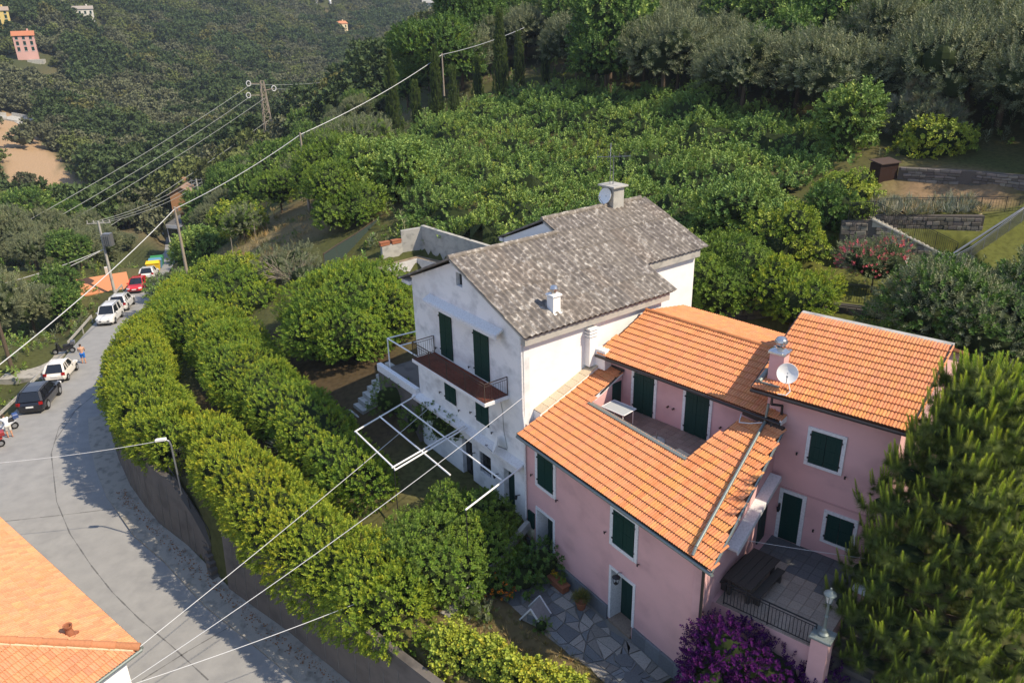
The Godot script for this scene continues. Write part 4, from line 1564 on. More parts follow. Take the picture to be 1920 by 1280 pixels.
func build_road_house() -> void:
	# the house below the camera at the roadside; its eave corner points at the retaining wall
	var c := V(-13.66, 1.0, -21.93)
	var t := thing("roadside_house", "house at the roadside with a hipped orange tile roof seen from above", "house", c, 0.0)
	var e1 := V(cos(deg_to_rad(140.46)), 0, -sin(deg_to_rad(140.46)))
	var e2 := V(cos(deg_to_rad(-120.88)), 0, -sin(deg_to_rad(-120.88)))
	# frame one: eave along e1 (towards the left), falling to the road
	var in1 := V(-e1.z, 0, e1.x)
	if in1.dot(e2) < 0:
		in1 = -in1
	var sl := 0.36
	# hip: rises where both slopes agree
	var in2 := V(-e2.z, 0, e2.x)
	if in2.dot(e1) < 0:
		in2 = -in2
	var hip := Vector3.ZERO
	var best := 1e9
	for k in 400:
		var a := k / 400.0
		var d := (e1 * (1 - a) + e2 * a)
		var df := absf(d.dot(in1) - d.dot(in2))
		if df < best:
			best = df
			hip = d
	hip = hip / hip.dot(in1)            # one metre in from each eave
	var deep := 7.0
	var top := hip * deep + UP * deep * sl
	var far1 := e1 * 26.0
	var far2 := e2 * 14.0
	var dk := MB.new()
	dk.slab([V(0, -0.05, 0), top - UP * 0.05, far1 + in1 * deep + UP * (deep * sl - 0.05), far1 - UP * 0.05], V(0, -0.14, 0))
	dk.slab([V(0, -0.05, 0), far2 - UP * 0.05, far2 + in2 * deep + UP * (deep * sl - 0.05), top - UP * 0.05], V(0, -0.14, 0))
	part("roof_deck", dk, M.underlay, t)
	var wl := MB.new()
	var ins := hip * 0.45
	var q0 := ins - UP * 0.12
	for q in [[q0, q0 + e1 * 25.0], [q0, q0 + e2 * 13.0]]:
		var a: Vector3 = q[0]
		var b: Vector3 = q[1]
		wl.quad(a - UP * 6.0, b - UP * 6.0, b, a)
	part("wall", wl, M.white_side, t)
	var gt := MB.new()
	gt.tube(V(0, -0.05, 0) - in1 * 0.06, far1 - UP * 0.05 - in1 * 0.06, 0.07, 0.07, 8)
	gt.tube(V(0, -0.05, 0) - in2 * 0.06, far2 - UP * 0.05 - in2 * 0.06, 0.07, 0.07, 8)
	part("gutter", gt, M.zinc, t)
	for k in 12:
		var m := MB.new()
		var g := 0.85 + rng.randf() * 0.3
		m.col = Color(0.50 * g, 0.22 * g, 0.11 * g)
		var d := top.normalized()
		var l := top.length() / 12.0
		m.tube(d * (l * k) + UP * 0.05, d * (l * (k + 1) + 0.06) + UP * 0.06, 0.16, 0.13, 9)
		part("hip_tile", m, M.tile, t)
	var mo := MB.new()
	mo.col = Color(1.1, 1.0, 0.9)
	mo.bar(top * 0.02 + UP * 0.02, top + UP * 0.02, 0.42, 0.05)
	part("hip_mortar", mo, M.coping, t)
	# clay pots over the vent pipes
	for q in [[e1 * 2.0 + in1 * 1.45, "nearest"], [e1 * 6.4 + in1 * 3.7, "far"]]:
		var p: Vector3 = q[0]
		p.y = p.dot(in1) * sl
		var m := MB.new()
		m.lathe([Vector2(0.16, -0.1), Vector2(0.15, 0.12), Vector2(0.11, 0.3), Vector2(0.16, 0.44), Vector2(0.16, 0.48), Vector2(0.11, 0.46), Vector2(0.08, 0.2), Vector2(0, 0.2)], p, 14)
		m.box(p + V(-0.22, -0.05, -0.2), p + V(0.22, 0.05, 0.2))
		part("vent_pot", m, M.terracotta, t)
	var tiles := []
	# local frames for both slopes
	for q in [[e1, in1, 26.0], [e2, in2, 14.0]]:
		var e: Vector3 = q[0]
		var i: Vector3 = q[1]
		var x := -e if (-e).cross(UP).dot(-i) > 0 else e
		var f := Transform3D(Basis(x, UP, x.cross(UP)), Vector3.ZERO)
		var k := f.basis.inverse()
		var hl := k * (hip * deep)
		var fr := k * (e * float(q[2]))
		var poly := PackedVector2Array([V2(0, 0.05), V2(hl.x, hl.z), V2(fr.x, hl.z), V2(fr.x, 0.05)])
		lay_tiles(tiles, f, poly, 0.0, sl, 0.05)
	var tone := roof_tile_mesh(Color(0.70, 0.34, 0.18))
	var eye := V(0, 22, 0) - c
	var order := []
	for q in tiles:
		order.append([(q as Transform3D).origin.distance_to(eye), q])
	order.sort_custom(func(a, b): return a[0] < b[0])
	var mm := MultiMesh.new()
	mm.transform_format = MultiMesh.TRANSFORM_3D
	mm.use_colors = true
	mm.mesh = tone
	mm.instance_count = order.size() - 300
	var n := 0
	for i in order.size():
		var g := 0.88 + rng.randf() * 0.22
		if i < 300:
			part_mesh("roof_tile", tone, M.tile, t, order[i][1])
		else:
			mm.set_instance_transform(n, order[i][1])
			mm.set_instance_color(n, Color(g, g * (0.95 + rng.randf() * 0.1), g * (0.95 + rng.randf() * 0.1)))
			n += 1
	var mi := MultiMeshInstance3D.new()
	mi.name = "roof_tiles"
	mi.multimesh = mm
	mi.material_override = M.tile
	mi.set_meta("kind", "stuff")
	t.add_child(mi, true)


# ------------------------------------------------------------------ walls, fences, far houses
func wall_run(called: String, label: String, line: Array, tops: Array) -> Node3D:
	var t := thing(called, label, "retaining wall")
	var b := MB.new()
	var st := MB.new()
	st.col = Color(0.6, 0.6, 0.6)
	for i in line.size() - 1:
		var p: Vector2 = line[i]
		var q: Vector2 = line[i + 1]
		var d := (q - p).normalized()
		var n := V(-d.y, 0, d.x)      # towards the garden
		var n2 := n
		var hp: float = tops[i]
		var hq: float = tops[i + 1]
		var a := V(p.x, yr(p.y) - 0.3, p.y) - n * 0.12
		var c := V(q.x, yr(q.y) - 0.3, q.y) - n2 * 0.12
		var e := V(p.x, hp, p.y) + n * 0.12
		var f := V(q.x, hq, q.y) + n2 * 0.12
		b.quad(c, a, e, f)
		b.quad(f, e, e + n * 0.35, f + n2 * 0.35)
		b.quad(a + n * 0.6, c + n2 * 0.6, f + n2 * 0.35, e + n * 0.35)
		b.quad(a, a + n * 0.6, e + n * 0.35, e)
		b.quad(c + n2 * 0.6, c, f, f + n2 * 0.35)
		var l := (q - p).length()
		var k := 0.55
		while k < l:
			var w := k / l
			var lo := a.lerp(c, w)
			var hi := e.lerp(f, w)
			var s0 := lo.lerp(hi, 0.12 + rng.randf() * 0.1)
			var s1 := lo.lerp(hi, 0.6 + rng.randf() * 0.35)
			st.bar(s0 - n * 0.005, s1 - n * 0.005, 0.022 + 0.016 * rng.randf(), 0.012)
			k += 0.92
	part("wall", b, M.wall_concrete, t)
	part("joint_strip", st, M.concrete, t)
	return t


func stone_face(parent: Node, a: Vector3, b: Vector3, base_a: float, base_b: float, top_a: float, top_b: float, sw: float, sh: float, tone: Color) -> void:
	# irregular stones standing proud of a mortared wall from a to b
	var d := b - a
	d.y = 0
	var l := d.length()
	d /= l
	var n := d.cross(UP)
	if n.dot(V(0, 22, 0) - a) < 0:
		n = -n
	var core := MB.new()
	core.col = tone * 0.6
	var p0 := V(a.x, base_a, a.z)
	var p1 := V(b.x, base_b, b.z)
	var q0 := V(a.x, top_a, a.z)
	var q1 := V(b.x, top_b, b.z)
	for pr in [[p0, p1, q1, q0, 0.0], [p1, p0, q0, q1, -0.45]]:
		var o: Vector3 = n * float(pr[4])
		core.quad(pr[0] + o, pr[1] + o, pr[2] + o, pr[3] + o)
	core.quad(q0, q1, q1 - n * 0.45, q0 - n * 0.45)
	core.quad(p0, q0, q0 - n * 0.45, p0 - n * 0.45)
	core.quad(p1, p1 - n * 0.45, q1 - n * 0.45, q1)
	part("wall_core", core, M.stone, parent)
	var y := minf(base_a, base_b)
	var row := 0
	while y < maxf(top_a, top_b):
		var h := sh * (0.75 + rng.randf() * 0.5)
		var x := -sw * rng.randf() * 0.6
		while x < l:
			var w := sw * (0.6 + rng.randf() * 0.9)
			var c := clampf(x + w * 0.5, 0.0, l)
			var lo := lerpf(base_a, base_b, c / l)
			var hi := lerpf(top_a, top_b, c / l)
			if y + h * 0.5 > lo and y + h * 0.8 < hi and x > -0.05 and x + w < l + 0.1:
				var m := MB.new()
				var g := 0.55 + rng.randf() * 0.75
				m.col = Color(tone.r * g, tone.g * g * (0.96 + 0.08 * rng.randf()), tone.b * g * (0.92 + 0.12 * rng.randf()))
				var cx := a + d * (x + w * 0.5)
				var bs := Basis(d, n, d.cross(n)) * Basis(V(0, 1, 0), (rng.randf() - 0.5) * 0.16) * Basis(V(1, 0, 0), (rng.randf() - 0.5) * 0.12)
				var mm := MB.new()
				mm.col = m.col
				var th := 0.05 + 0.05 * rng.randf()
				mm.bevel_box(V(-w * 0.5 + 0.012, -0.05, -h * 0.5 + 0.012), V(w * 0.5 - 0.012, th, h * 0.5 - 0.012), 0.025)
				part("stone", mm, M.stone, parent, Transform3D(bs, V(cx.x, y + h * 0.5, cx.z)))
			x += w
		y += h
		row += 1


func build_walls_and_fences() -> void:
	var w1 := [V2(-15.9, -33.2), V2(-17.0, -34.3), V2(-18.4, -35.6), V2(-20, -37), V2(-21.6, -38.8), V2(-23.3, -40.9), V2(-25.4, -44), V2(-27.5, -47.5), V2(-29.3, -51), V2(-33, -62)]
	var r := wall_run("retaining_wall", "long dark concrete wall along the bend, sloping down at its stair end", w1, [-3.2, -1.9, -0.8, -0.75, -0.75, -0.8, -0.85, -0.95, -1.3, -3.2])
	var hr := MB.new()
	hr.path([V(-15.75, -2.35, -33.5), V(-17.0, -1.0, -34.6), V(-18.3, -0.05, -35.9)], 0.03, 6)
	for q in [V(-15.75, -3.2, -33.5), V(-17.0, -1.9, -34.6), V(-18.3, -0.8, -35.9)]:
		hr.tube(q, q + UP * 0.86, 0.022, 0.022, 5)
	part("handrail", hr, M.black_iron, r)
	wall_run("retaining_wall", "dark concrete wall with pale drip lines below the clipped front hedge", [V2(4, -14.5), V2(-3, -21.5), V2(-7.3, -25.4), V2(-9.0, -26.9), V2(-10.5, -28.3), V2(-12.6, -30), V2(-14.3, -31.4)], [-1.0, -1.0, -0.9, -0.85, -0.8, -0.8, -0.8])
	var ss := thing("garden_stairs", "narrow concrete stairs climbing from the road between the two retaining walls", "stairs")
	for k in 17:
		var b := MB.new()
		var q := V(-14.9, yr(-32.5), -32.4).lerp(V(-17.0, -0.9, -37.0), k / 16.0)
		b.obox(frame(48, V(q.x, q.y - 0.6, q.z)), V(1.5, 1.2, 0.42))
		part("stair_step", b, M.wall_concrete, ss)
	var gt := thing("garden_gate", "black iron gate at the head of the stairs from the road", "gate")
	var ga := V(-17.9, -0.75, -35.8)
	var gb := V(-16.6, -0.75, -37.3)
	railing(gt, "rail", [ga, gb], 1.7, M.black_iron, 0.12, 1.0, 0.012)
	var gp := thing("gate_pillar", "white rendered pillar beside the black stair gate", "pillar", V(-16.0, -1.0, -37.7), 0.6)
	var g := MB.new()
	g.bevel_box(V(-0.5, -0.5, -0.25), V(0.5, 1.7, 0.25), 0.02)
	part("pillar", g, M.white_plaster, gp)
	# guard rails on the valley side
	var gr := [[[V2(-36.4, -46), V2(-36.9, -50.2), V2(-37.5, -53.9)], "pale guard rail beside the black parked car"], [[V2(-37.9, -55.5), V2(-38.5, -58.6)], "short guard rail behind the small white car"], [[V2(-40.5, -66.5), V2(-41.8, -71.5), V2(-42.9, -75.5)], "guard rail between the scooter and the white van"], [[V2(-45.6, -86.2), V2(-47.0, -90.8)], "short yellowish guard rail beside the red car"]]
	for q in gr:
		var t := thing("guard_rail", q[1], "guard rail")
		var pts := []
		for p in q[0]:
			pts.append(V(p.x, yr(p.y), p.y))
		var b := MB.new()
		for i in pts.size() - 1:
			for o in [[0.52, 0.07, 0.0], [0.62, 0.05, 0.04], [0.70, 0.07, 0.0]]:
				b.bar(pts[i] + UP * float(o[0]), pts[i + 1] + UP * float(o[0]), 0.05, float(o[1]))
		part("rail", b, M.concrete, t)
		for i in pts.size():
			var c := MB.new()
			c.bar(pts[i] - UP * 0.3, pts[i] + UP * 0.72, 0.09, 0.09)
			part("post", c, M.concrete, t)
	# low rusty rail on the inner side
	var lr := thing("roadside_railing", "low rusty railing along the garden side of the road", "railing")
	var lp := []
	for p in [V2(-37.2, -75.6), V2(-39.3, -81.0), V2(-41.3, -87), V2(-44.6, -98.0)]:
		lp.append(V(p.x, yr(p.y), p.y))
	railing(lr, "rail", lp, 0.75, M.rusty_iron, 0.6, 2.4, 0.012)
	# pool terrace behind the white house
	var pt := thing("pool_basin", "empty white pool basin behind the white house", "pool")
	var o := [V(-10.9, 3.55, -58.2), V(-7.4, 3.55, -61.3), V(-4.0, 3.55, -58.6), V(-7.4, 3.55, -55.2)]
	var b := MB.new()
	var ctr: Vector3 = (o[0] + o[2]) * 0.5
	var dk := MB.new()
	dk.col = Color(0.62, 0.5, 0.38)
	for i in 4:
		var p: Vector3 = o[i]
		var q: Vector3 = o[(i + 1) % 4]
		var pi: Vector3 = p + (ctr - p) * 0.26
		var qi: Vector3 = q + (ctr - q) * 0.26
		dk.quad(p + UP * 0.03, q + UP * 0.03, qi + UP * 0.03, pi + UP * 0.03)
		b.quad(pi - UP * 1.3, qi - UP * 1.3, qi + UP * 0.05, pi + UP * 0.05)
		b.quad(qi - UP * 1.3, pi - UP * 1.3, pi + UP * 0.05, qi + UP * 0.05)
		dk.quad(q - UP * 1.6, p - UP * 1.6, p + UP * 0.03, q + UP * 0.03)
	b.poly([ctr + (o[3] - ctr) * 0.74 - UP * 1.3, ctr + (o[2] - ctr) * 0.74 - UP * 1.3, ctr + (o[1] - ctr) * 0.74 - UP * 1.3, ctr + (o[0] - ctr) * 0.74 - UP * 1.3])
	part("pool_lining", b, M.white_paint, pt)
	part("pool_deck", dk, M.concrete, pt)
	var bw := thing("garden_wall", "grey rendered wall standing behind the empty pool below the thicket", "wall")
	var wb := MB.new()
	for q in [[V(-10.2, 2.5, -60.6), V(-8.7, 2.5, -61.6), 4.6, 4.75], [V(-8.7, 2.5, -61.6), V(-7.0, 2.5, -62.0), 5.6, 5.75], [V(-7.0, 2.5, -62.0), V(-1.2, 2.5, -56.0), 5.9, 5.7], [V(-1.2, 2.5, -56.0), V(2.0, 2.5, -52.5), 5.7, 5.2]]:
		var p: Vector3 = q[0]
		var e: Vector3 = q[1]
		var d := (e - p).normalized()
		var m := d.cross(UP) * 0.16
		var pa := V(p.x, q[2], p.z)
		var ea := V(e.x, q[3], e.z)
		wb.quad(p + m, e + m, ea + m, pa + m)
		wb.quad(e - m, p - m, pa - m, ea - m)
		wb.quad(pa + m, ea + m, ea - m, pa - m)
		wb.quad(p - m, p + m, pa + m, pa - m)
		wb.quad(e + m, e - m, ea - m, ea + m)
	part("wall", wb, M.concrete, bw)
	for k in 2:
		var f := thing("planter_box", ["left terracotta trough on the grey garden wall", "right terracotta trough on the grey garden wall"][k], "planter", V(-9.95 + 0.85 * k, 4.66, -60.75 - 0.55 * k), 0.6)
		var p := MB.new()
		p.bevel_box(V(-0.4, 0, -0.17), V(0.4, 0.3, 0.17), 0.02)
		p.box(V(-0.43, 0.24, -0.2), V(0.43, 0.31, 0.2))
		part("trough", p, M.terracotta, f)
	var nf := thing("net_fence", "low fence clad in dark green netting beside the kitchen garden", "fence")
	var nb := MB.new()
	var line := [V(-14.6, 3.1, -59.6), V(-14.0, 3.2, -61.6), V(-12.9, 3.4, -64.2), V(-11.2, 3.9, -68.4)]
	for i in 3:
		nb.quad(line[i], line[i + 1], line[i + 1] + UP * 1.25, line[i] + UP * 1.25)
		nb.quad(line[i + 1] + V(0.03, 0, 0), line[i] + V(0.03, 0, 0), line[i] + V(0.03, 1.25, 0), line[i + 1] + V(0.03, 1.25, 0))
	part("net", nb, M.mesh_net, nf)
	for q in line:
		var p := MB.new()
		p.tube(q - UP * 0.3, q + UP * 1.4, 0.035, 0.035, 6)
		part("post", p, M.rusty_iron, nf)
	var ra := MB.new()
	ra.path([line[0] + UP * 1.3, line[1] + UP * 1.3, line[2] + UP * 1.3, line[3] + UP * 1.3], 0.04, 6)
	part("rail", ra, M.rusty_iron, nf)
	# upper garden on the right
	var lw := thing("stone_wall", "low shaded stone wall carrying the iron fence behind the pink house", "wall")
	stone_face(lw, V(12.2, 0, -43.4), V(18.6, 0, -43.2), 3.6, 3.6, 5.0, 5.5, 0.5, 0.28, Color(0.15, 0.135, 0.115))
	stone_face(lw, V(18.6, 0, -43.2), V(23.4, 0, -40.6), 3.6, 3.6, 5.5, 5.6, 0.5, 0.28, Color(0.15, 0.135, 0.115))
	var f1 := thing("iron_fence", "dark iron fence on the stone wall in front of the pink oleander", "fence")
	railing(f1, "rail", [V(18.7, 5.6, -43.35), V(20.4, 5.62, -42.6), V(22.4, 5.62, -41.4), V(23.3, 5.62, -40.9)], 1.15, M.black_iron, 0.14, 1.7, 0.011)
	var f2 := thing("iron_fence", "short dark iron fence between the round bush and the yellow green bush", "fence")
	railing(f2, "rail", [V(12.3, 5.05, -43.5), V(14.6, 5.2, -43.45), V(16.0, 5.3, -43.4)], 1.0, M.black_iron, 0.14, 1.2, 0.011)
	var sw := thing("stone_wall", "grey stone wall below the outdoor stairs behind the oleander", "wall")
	stone_face(sw, V(21.6, 0, -49.85), V(23.4, 0, -49.43), 5.2, 5.2, 8.6, 8.75, 0.42, 0.26, Color(0.24, 0.215, 0.185))
	stone_face(sw, V(23.4, 0, -49.43), V(28.35, 0, -48.3), 5.2, 5.2, 8.75, 6.3, 0.42, 0.26, Color(0.24, 0.215, 0.185))
	var bw2 := thing("stone_wall", "dark stone wall between the outdoor stairs and the upper bed", "wall")
	stone_face(bw2, V(23.6, 0, -50.75), V(30.6, 0, -49.5), 5.6, 5.6, 8.75, 8.85, 0.42, 0.26, Color(0.17, 0.155, 0.135))
	var os := thing("outdoor_stairs", "pale stone stairs running down along the stone wall", "stairs")
	for k in 18:
		var q := V(23.4, 8.8, -49.43).lerp(V(28.35, 6.35, -48.3), (k + 0.5) / 18.0)
		var s := MB.new()
		s.col = Color(1, 0.95, 0.85)
		s.obox(frame(-13, V(q.x + 0.12, q.y - 0.2, q.z - 0.55)), V(0.34, 0.4, 1.2))
		part("stair_step", s, M.concrete, os)
	var cpn := MB.new()
	cpn.bar(V(23.3, 8.84, -49.5), V(28.45, 6.36, -48.32), 0.3, 0.08)
	part("stringer", cpn, M.concrete, os)
	var f3 := thing("stair_railing", "dark iron railing sloping down the outdoor stairs", "railing")
	railing(f3, "rail", [V(21.9, 8.75, -49.75), V(23.35, 8.9, -49.45), V(28.5, 6.4, -48.28)], 1.1, M.black_iron, 0.13, 1.3, 0.011)
	var f4 := thing("stair_railing", "thick grey metal railing beside the lawn at the foot of the stairs", "railing")
	railing(f4, "rail", [V(26.6, 5.9, -46.2), V(28.6, 6.6, -46.9), V(34.3, 8.6, -50.4)], 1.05, M.grey_iron, 0.11, 1.4, 0.014)
	var hb := MB.new()
	hb.bar(V(26.5, 6.98, -46.2), V(34.35, 9.68, -50.4), 0.1, 0.07)
	part("handrail", hb, M.grey_iron, f4)
	var kb := MB.new()
	kb.col = Color(0.95, 0.85, 0.72)
	kb.bar(V(26.6, 5.86, -46.0), V(34.4, 8.52, -50.2), 0.35, 0.24)
	part("kerb_stone", kb, M.concrete, f4)
	var f5 := thing("iron_fence", "thin iron fence around the upper lavender bed", "fence")
	railing(f5, "rail", [V(25.0, 8.7, -51.4), V(27.8, 8.8, -50.9), V(30.8, 8.85, -50.5), V(34.2, 8.8, -50.7)], 1.0, M.black_iron, 0.2, 1.9, 0.009)
	var uw := thing("stone_wall", "upper dry wall of long pale stones under the trees", "wall")
	stone_face(uw, V(29.2, 0, -59.0), V(33.2, 0, -57.0), 9.0, 9.0, 10.2, 10.25, 0.6, 0.2, Color(0.22, 0.195, 0.175))
	stone_face(uw, V(33.2, 0, -57.0), V(36.4, 0, -54.2), 9.0, 9.0, 10.25, 10.3, 0.6, 0.2, Color(0.22, 0.195, 0.175))
	var sh := thing("garden_shed", "dark rusty garden cupboard at the end of the upper dry wall", "shed", V(28.2, 8.7, -59.2), 0.4)
	var s := MB.new()
	s.col = Color(0.4, 0.3, 0.28)
	s.box(V(-0.9, 0, -0.5), V(0.9, 1.9, 0.5))
	part("body", s, M.rusty_iron, sh)
	var sr := MB.new()
	sr.slab([V(-1, 1.92, 0.65), V(1, 1.92, 0.65), V(1, 2.1, -0.6), V(-1, 2.1, -0.6)], V(0, -0.06, 0))
	part("roof", sr, M.rusty_iron, sh)


func simple_house(called: String, label: String, at: Vector3, turn: float, sx: float, sz: float, h: float, wall: Color, roof: Color, floors: int, cols: int, rise := 1.6) -> void:
	var t := thing(called, label, "house", at, turn)
	var w := MB.new()
	w.col = wall
	w.box(V(-sx / 2, -8, -sz / 2), V(sx / 2, h, sz / 2))
	w.extrude(PackedVector2Array([V2(-sz / 2, h), V2(sz / 2, h), V2(0, h + rise * 0.96)]), Transform3D(Basis(V(0, 0, -1), UP, V(1, 0, 0)), Vector3.ZERO), -sx / 2, sx / 2)
	part("wall", w, M.plain, t)
	var r := MB.new()
	r.col = roof
	var o := 0.4
	r.slab([V(-sx / 2 - o, h - 0.1, sz / 2 + o), V(sx / 2 + o, h - 0.1, sz / 2 + o), V(sx / 2 + o, h + rise, 0), V(-sx / 2 - o, h + rise, 0)], V(0, -0.15, 0))
	r.slab([V(sx / 2 + o, h - 0.1, -sz / 2 - o), V(-sx / 2 - o, h - 0.1, -sz / 2 - o), V(-sx / 2 - o, h + rise, 0), V(sx / 2 + o, h + rise, 0)], V(0, -0.15, 0))
	part("roof", r, M.tile, t)
	for f in floors:
		for c in cols:
			var x := -sx / 2 + sx * (c + 0.5) / cols
			var y := h / floors * (f + 0.28)
			var b := MB.new()
			b.box(V(x - 0.5, y, sz / 2), V(x + 0.5, y + 1.5, sz / 2 + 0.06))
			var wi := part("window", b, M.green_shutter, t)
			var e := MB.new()
			e.box(V(x - 0.65, y - 0.12, sz / 2), V(x + 0.65, y - 0.01, sz / 2 + 0.14))
			part("sill", e, M.white_trim, wi)
	for f in floors:
		var y := h / floors * (f + 0.28)
		var b := MB.new()
		b.box(V(sx / 2, y, -0.5), V(sx / 2 + 0.06, y + 1.5, 0.5))
		part("window", b, M.green_shutter, t)
	var ch := MB.new()
	ch.col = wall
	ch.box(V(sx * 0.2, h, -0.9), V(sx * 0.2 + 0.7, h + rise + 0.8, -0.2))
	part("chimney", ch, M.plain, t)


func build_far_houses() -> void:
	simple_house("hillside_house", "yellow house high on the far slope, cut by the picture edge", on_ground(-232.5, -394.5) + UP * 2.0, 0.5, 8.5, 6, 6.0, Color(0.72, 0.55, 0.20), Color(0.38, 0.30, 0.25), 3, 3)
	simple_house("hillside_house", "tall pink house with a red roof on the far slope", on_ground(-197.4, -348.4) + UP * 2.0, 0.46, 7.6, 5.5, 6.6, Color(0.66, 0.40, 0.36), Color(0.50, 0.20, 0.11), 3, 3)
	simple_house("hillside_house", "long white house with a grey roof high on the far slope", on_ground(-228.4, -465.1) + UP * 3.0, 0.44, 10.5, 6, 3.6, Color(0.72, 0.70, 0.64), Color(0.36, 0.32, 0.29), 1, 4, 1.5)
	simple_house("hillside_house", "tiny cream house with an orange roof alone in the far wood", on_ground(-114.6, -597.6) + UP * 3.0, 0.75, 6.5, 6, 3.6, Color(0.75, 0.62, 0.42), Color(0.55, 0.24, 0.13), 1, 2)
	simple_house("valley_house", "ochre brick house with a shallow roof beyond the parked cars", on_ground(-64.6, -158.0) - UP * 0.6, 1.67, 7.0, 4.6, 3.9, Color(0.50, 0.27, 0.14), Color(0.30, 0.2, 0.15), 1, 2, 1.4)
	simple_house("valley_house", "house below the road on the far left, only its orange roof showing", V(-59.5, -14.0, -91.5), 0.25, 9.0, 8.0, 4.6, Color(0.55, 0.50, 0.42), Color(0.60, 0.25, 0.11), 1, 2, 1.5)
	simple_house("valley_house", "low house with an orange roof below the road by the red car", V(-51.4, -13.2, -93.2), 0.5, 6.5, 5.5, 4.4, Color(0.60, 0.56, 0.5), Color(0.60, 0.26, 0.13), 1, 1, 1.1)
	# terrace walls and yard round the pink hillside house
	var t := thing("terrace_walls", "pale stone terrace walls under the tall pink house on the far slope", "wall", on_ground(-196.5, -344) - UP * 0.5, 0.22)
	for k in 3:
		var b := MB.new()
		b.col = Color(1.1, 1.0, 0.88)
		b.box(V(-11 + k * 2, -3.0 - k * 1.6, 1.5 + k * 2.5), V(6 - k * 1, -0.4 - k * 1.2, 2.0 + k * 2.5))
		part("wall", b, M.concrete, t)
	var yd := MB.new()
	yd.col = Color(1.2, 1.1, 0.98)
	yd.box(V(1, -3, -2), V(7, 0.8, 1.2))
	part("yard", yd, M.concrete, t)
	var tp := MB.new()
	tp.col = Color(0.02, 0.12, 0.5)
	tp.box(V(-10.5, -0.6, 0.2), V(-8, 0.4, 1.2))
	part("blue_sheet", tp, M.cloth, t)
	# mountain road bend on the left
	var rd := thing("hillside_road", "pale bend of mountain road with a low wall on the far left", "road")
	var rb := MB.new()
	rb.col = Color(1.3, 1.25, 1.2)
	var pts := [V(-182, 0, -262), V(-172, 0, -266), V(-165, 0, -270), V(-160, 0, -270), V(-156, 0, -267)]
	for i in pts.size() - 1:
		var p: Vector3 = pts[i]
		var q: Vector3 = pts[i + 1]
		p.y = height(p.x, p.z) + 0.5
		q.y = height(q.x, q.z) + 0.5
		var m := (q - p).cross(UP).normalized() * 3.2
		rb.slab([p + m, p - m, q - m, q + m], V(0, -3.0, 0))
		rb.bar(p - m + UP * 0.5, q - m + UP * 0.5, 0.3, 1.0)
	part("roadway", rb, M.concrete, rd)
	# swimming pool in the valley
	var pl := thing("valley_pool", "long blue swimming pool with a pale surround down in the valley", "pool", on_ground(-88.5, -176.5) + UP * 1.5, 0.35)
	var d := MB.new()
	d.col = Color(1.1, 1.0, 0.9)
	d.box(V(-11, -3, -4.5), V(11, 0, 4.5))
	part("surround", d, M.concrete, pl)
	var wt := MB.new()
	wt.box(V(-6.5, 0, -2.0), V(7.5, 0.06, 2.2))
	part("pool_water", wt, M.water, pl)
	var wl := MB.new()
	wl.box(V(-8, 0, -4.4), V(9, 1.4, -3.9))
	part("wall", wl, M.white_trim, pl)
	# tin roofed lean to beyond the last cars
	var sh := thing("lean_to", "brown lean-to with a white edged awning beside the road", "shed", V(-55.6, -14.2, -137.0), -0.3)
	var s := MB.new()
	s.col = Color(0.6, 0.38, 0.25)
	s.box(V(-1.0, -4, -2.5), V(2.6, 4.2, 2.0))
	part("body", s, M.wood, sh)
	var sr := MB.new()
	sr.slab([V(-4.0, 2.2, 2.6), V(-0.6, 2.2, 2.6), V(-0.6, 3.2, -2.5), V(-4.0, 3.2, -2.5)], V(0, -0.1, 0))
	part("roof", sr, M.asphalt_dark, sh)
	var se := MB.new()
	se.box(V(-4.0, 1.55, 2.55), V(-0.6, 2.15, 2.68))
	for q in [V(-3.9, 0, 2.5), V(-0.7, 0, 2.5)]:
		se.tube(q - UP * 5, q + UP * 2.0, 0.08, 0.08, 6)
	part("awning", se, M.white_paint, sh)
	# white hoop on the far slope
	var hp := thing("white_arch", "small white arch standing on the wooded far slope", "arch", on_ground(-137.7, -655.6) + UP * 2.0, 0.2)
	var h := MB.new()
	var arc := []
	for k in 13:
		arc.append(V(-5.5 * cos(PI * k / 12.0), 5.5 * sin(PI * k / 12.0) + 1.5, 0))
	h.path(arc, 1.0, 8)
	part("hoop", h, M.white_paint, hp)
	# concrete platform of a building at the top edge
	var tb2 := thing("hillside_building", "grey building with a platform on thin columns at the top edge", "building", on_ground(-61, -745) + UP * 0.0, 0.1)
	var p := MB.new()
	p.col = Color(0.8, 0.78, 0.75)
	p.box(V(-10, 5.5, -6), V(26, 8.0, 6))
	p.box(V(-10, 0, -5), V(-2, 16, 5))
	part("wall", p, M.plain, tb2)
	for k in 3:
		var c := MB.new()
		c.box(V(8 + k * 7.5, -8, 4.5), V(8.8 + k * 7.5, 5.5, 5.3))
		part("column", c, M.white_trim, tb2)


# ------------------------------------------------------------------ poles and wires
func sag(b: MB, a: Vector3, c: Vector3, drop: float, r: float, n := 14) -> void:
	var prev := a
	for i in range(1, n + 1):
		var s := i / float(n)
		var q := a.lerp(c, s) - UP * drop * 4.0 * s * (1.0 - s)
		b.tube(prev, q, r, r, 5, false)
		prev = q


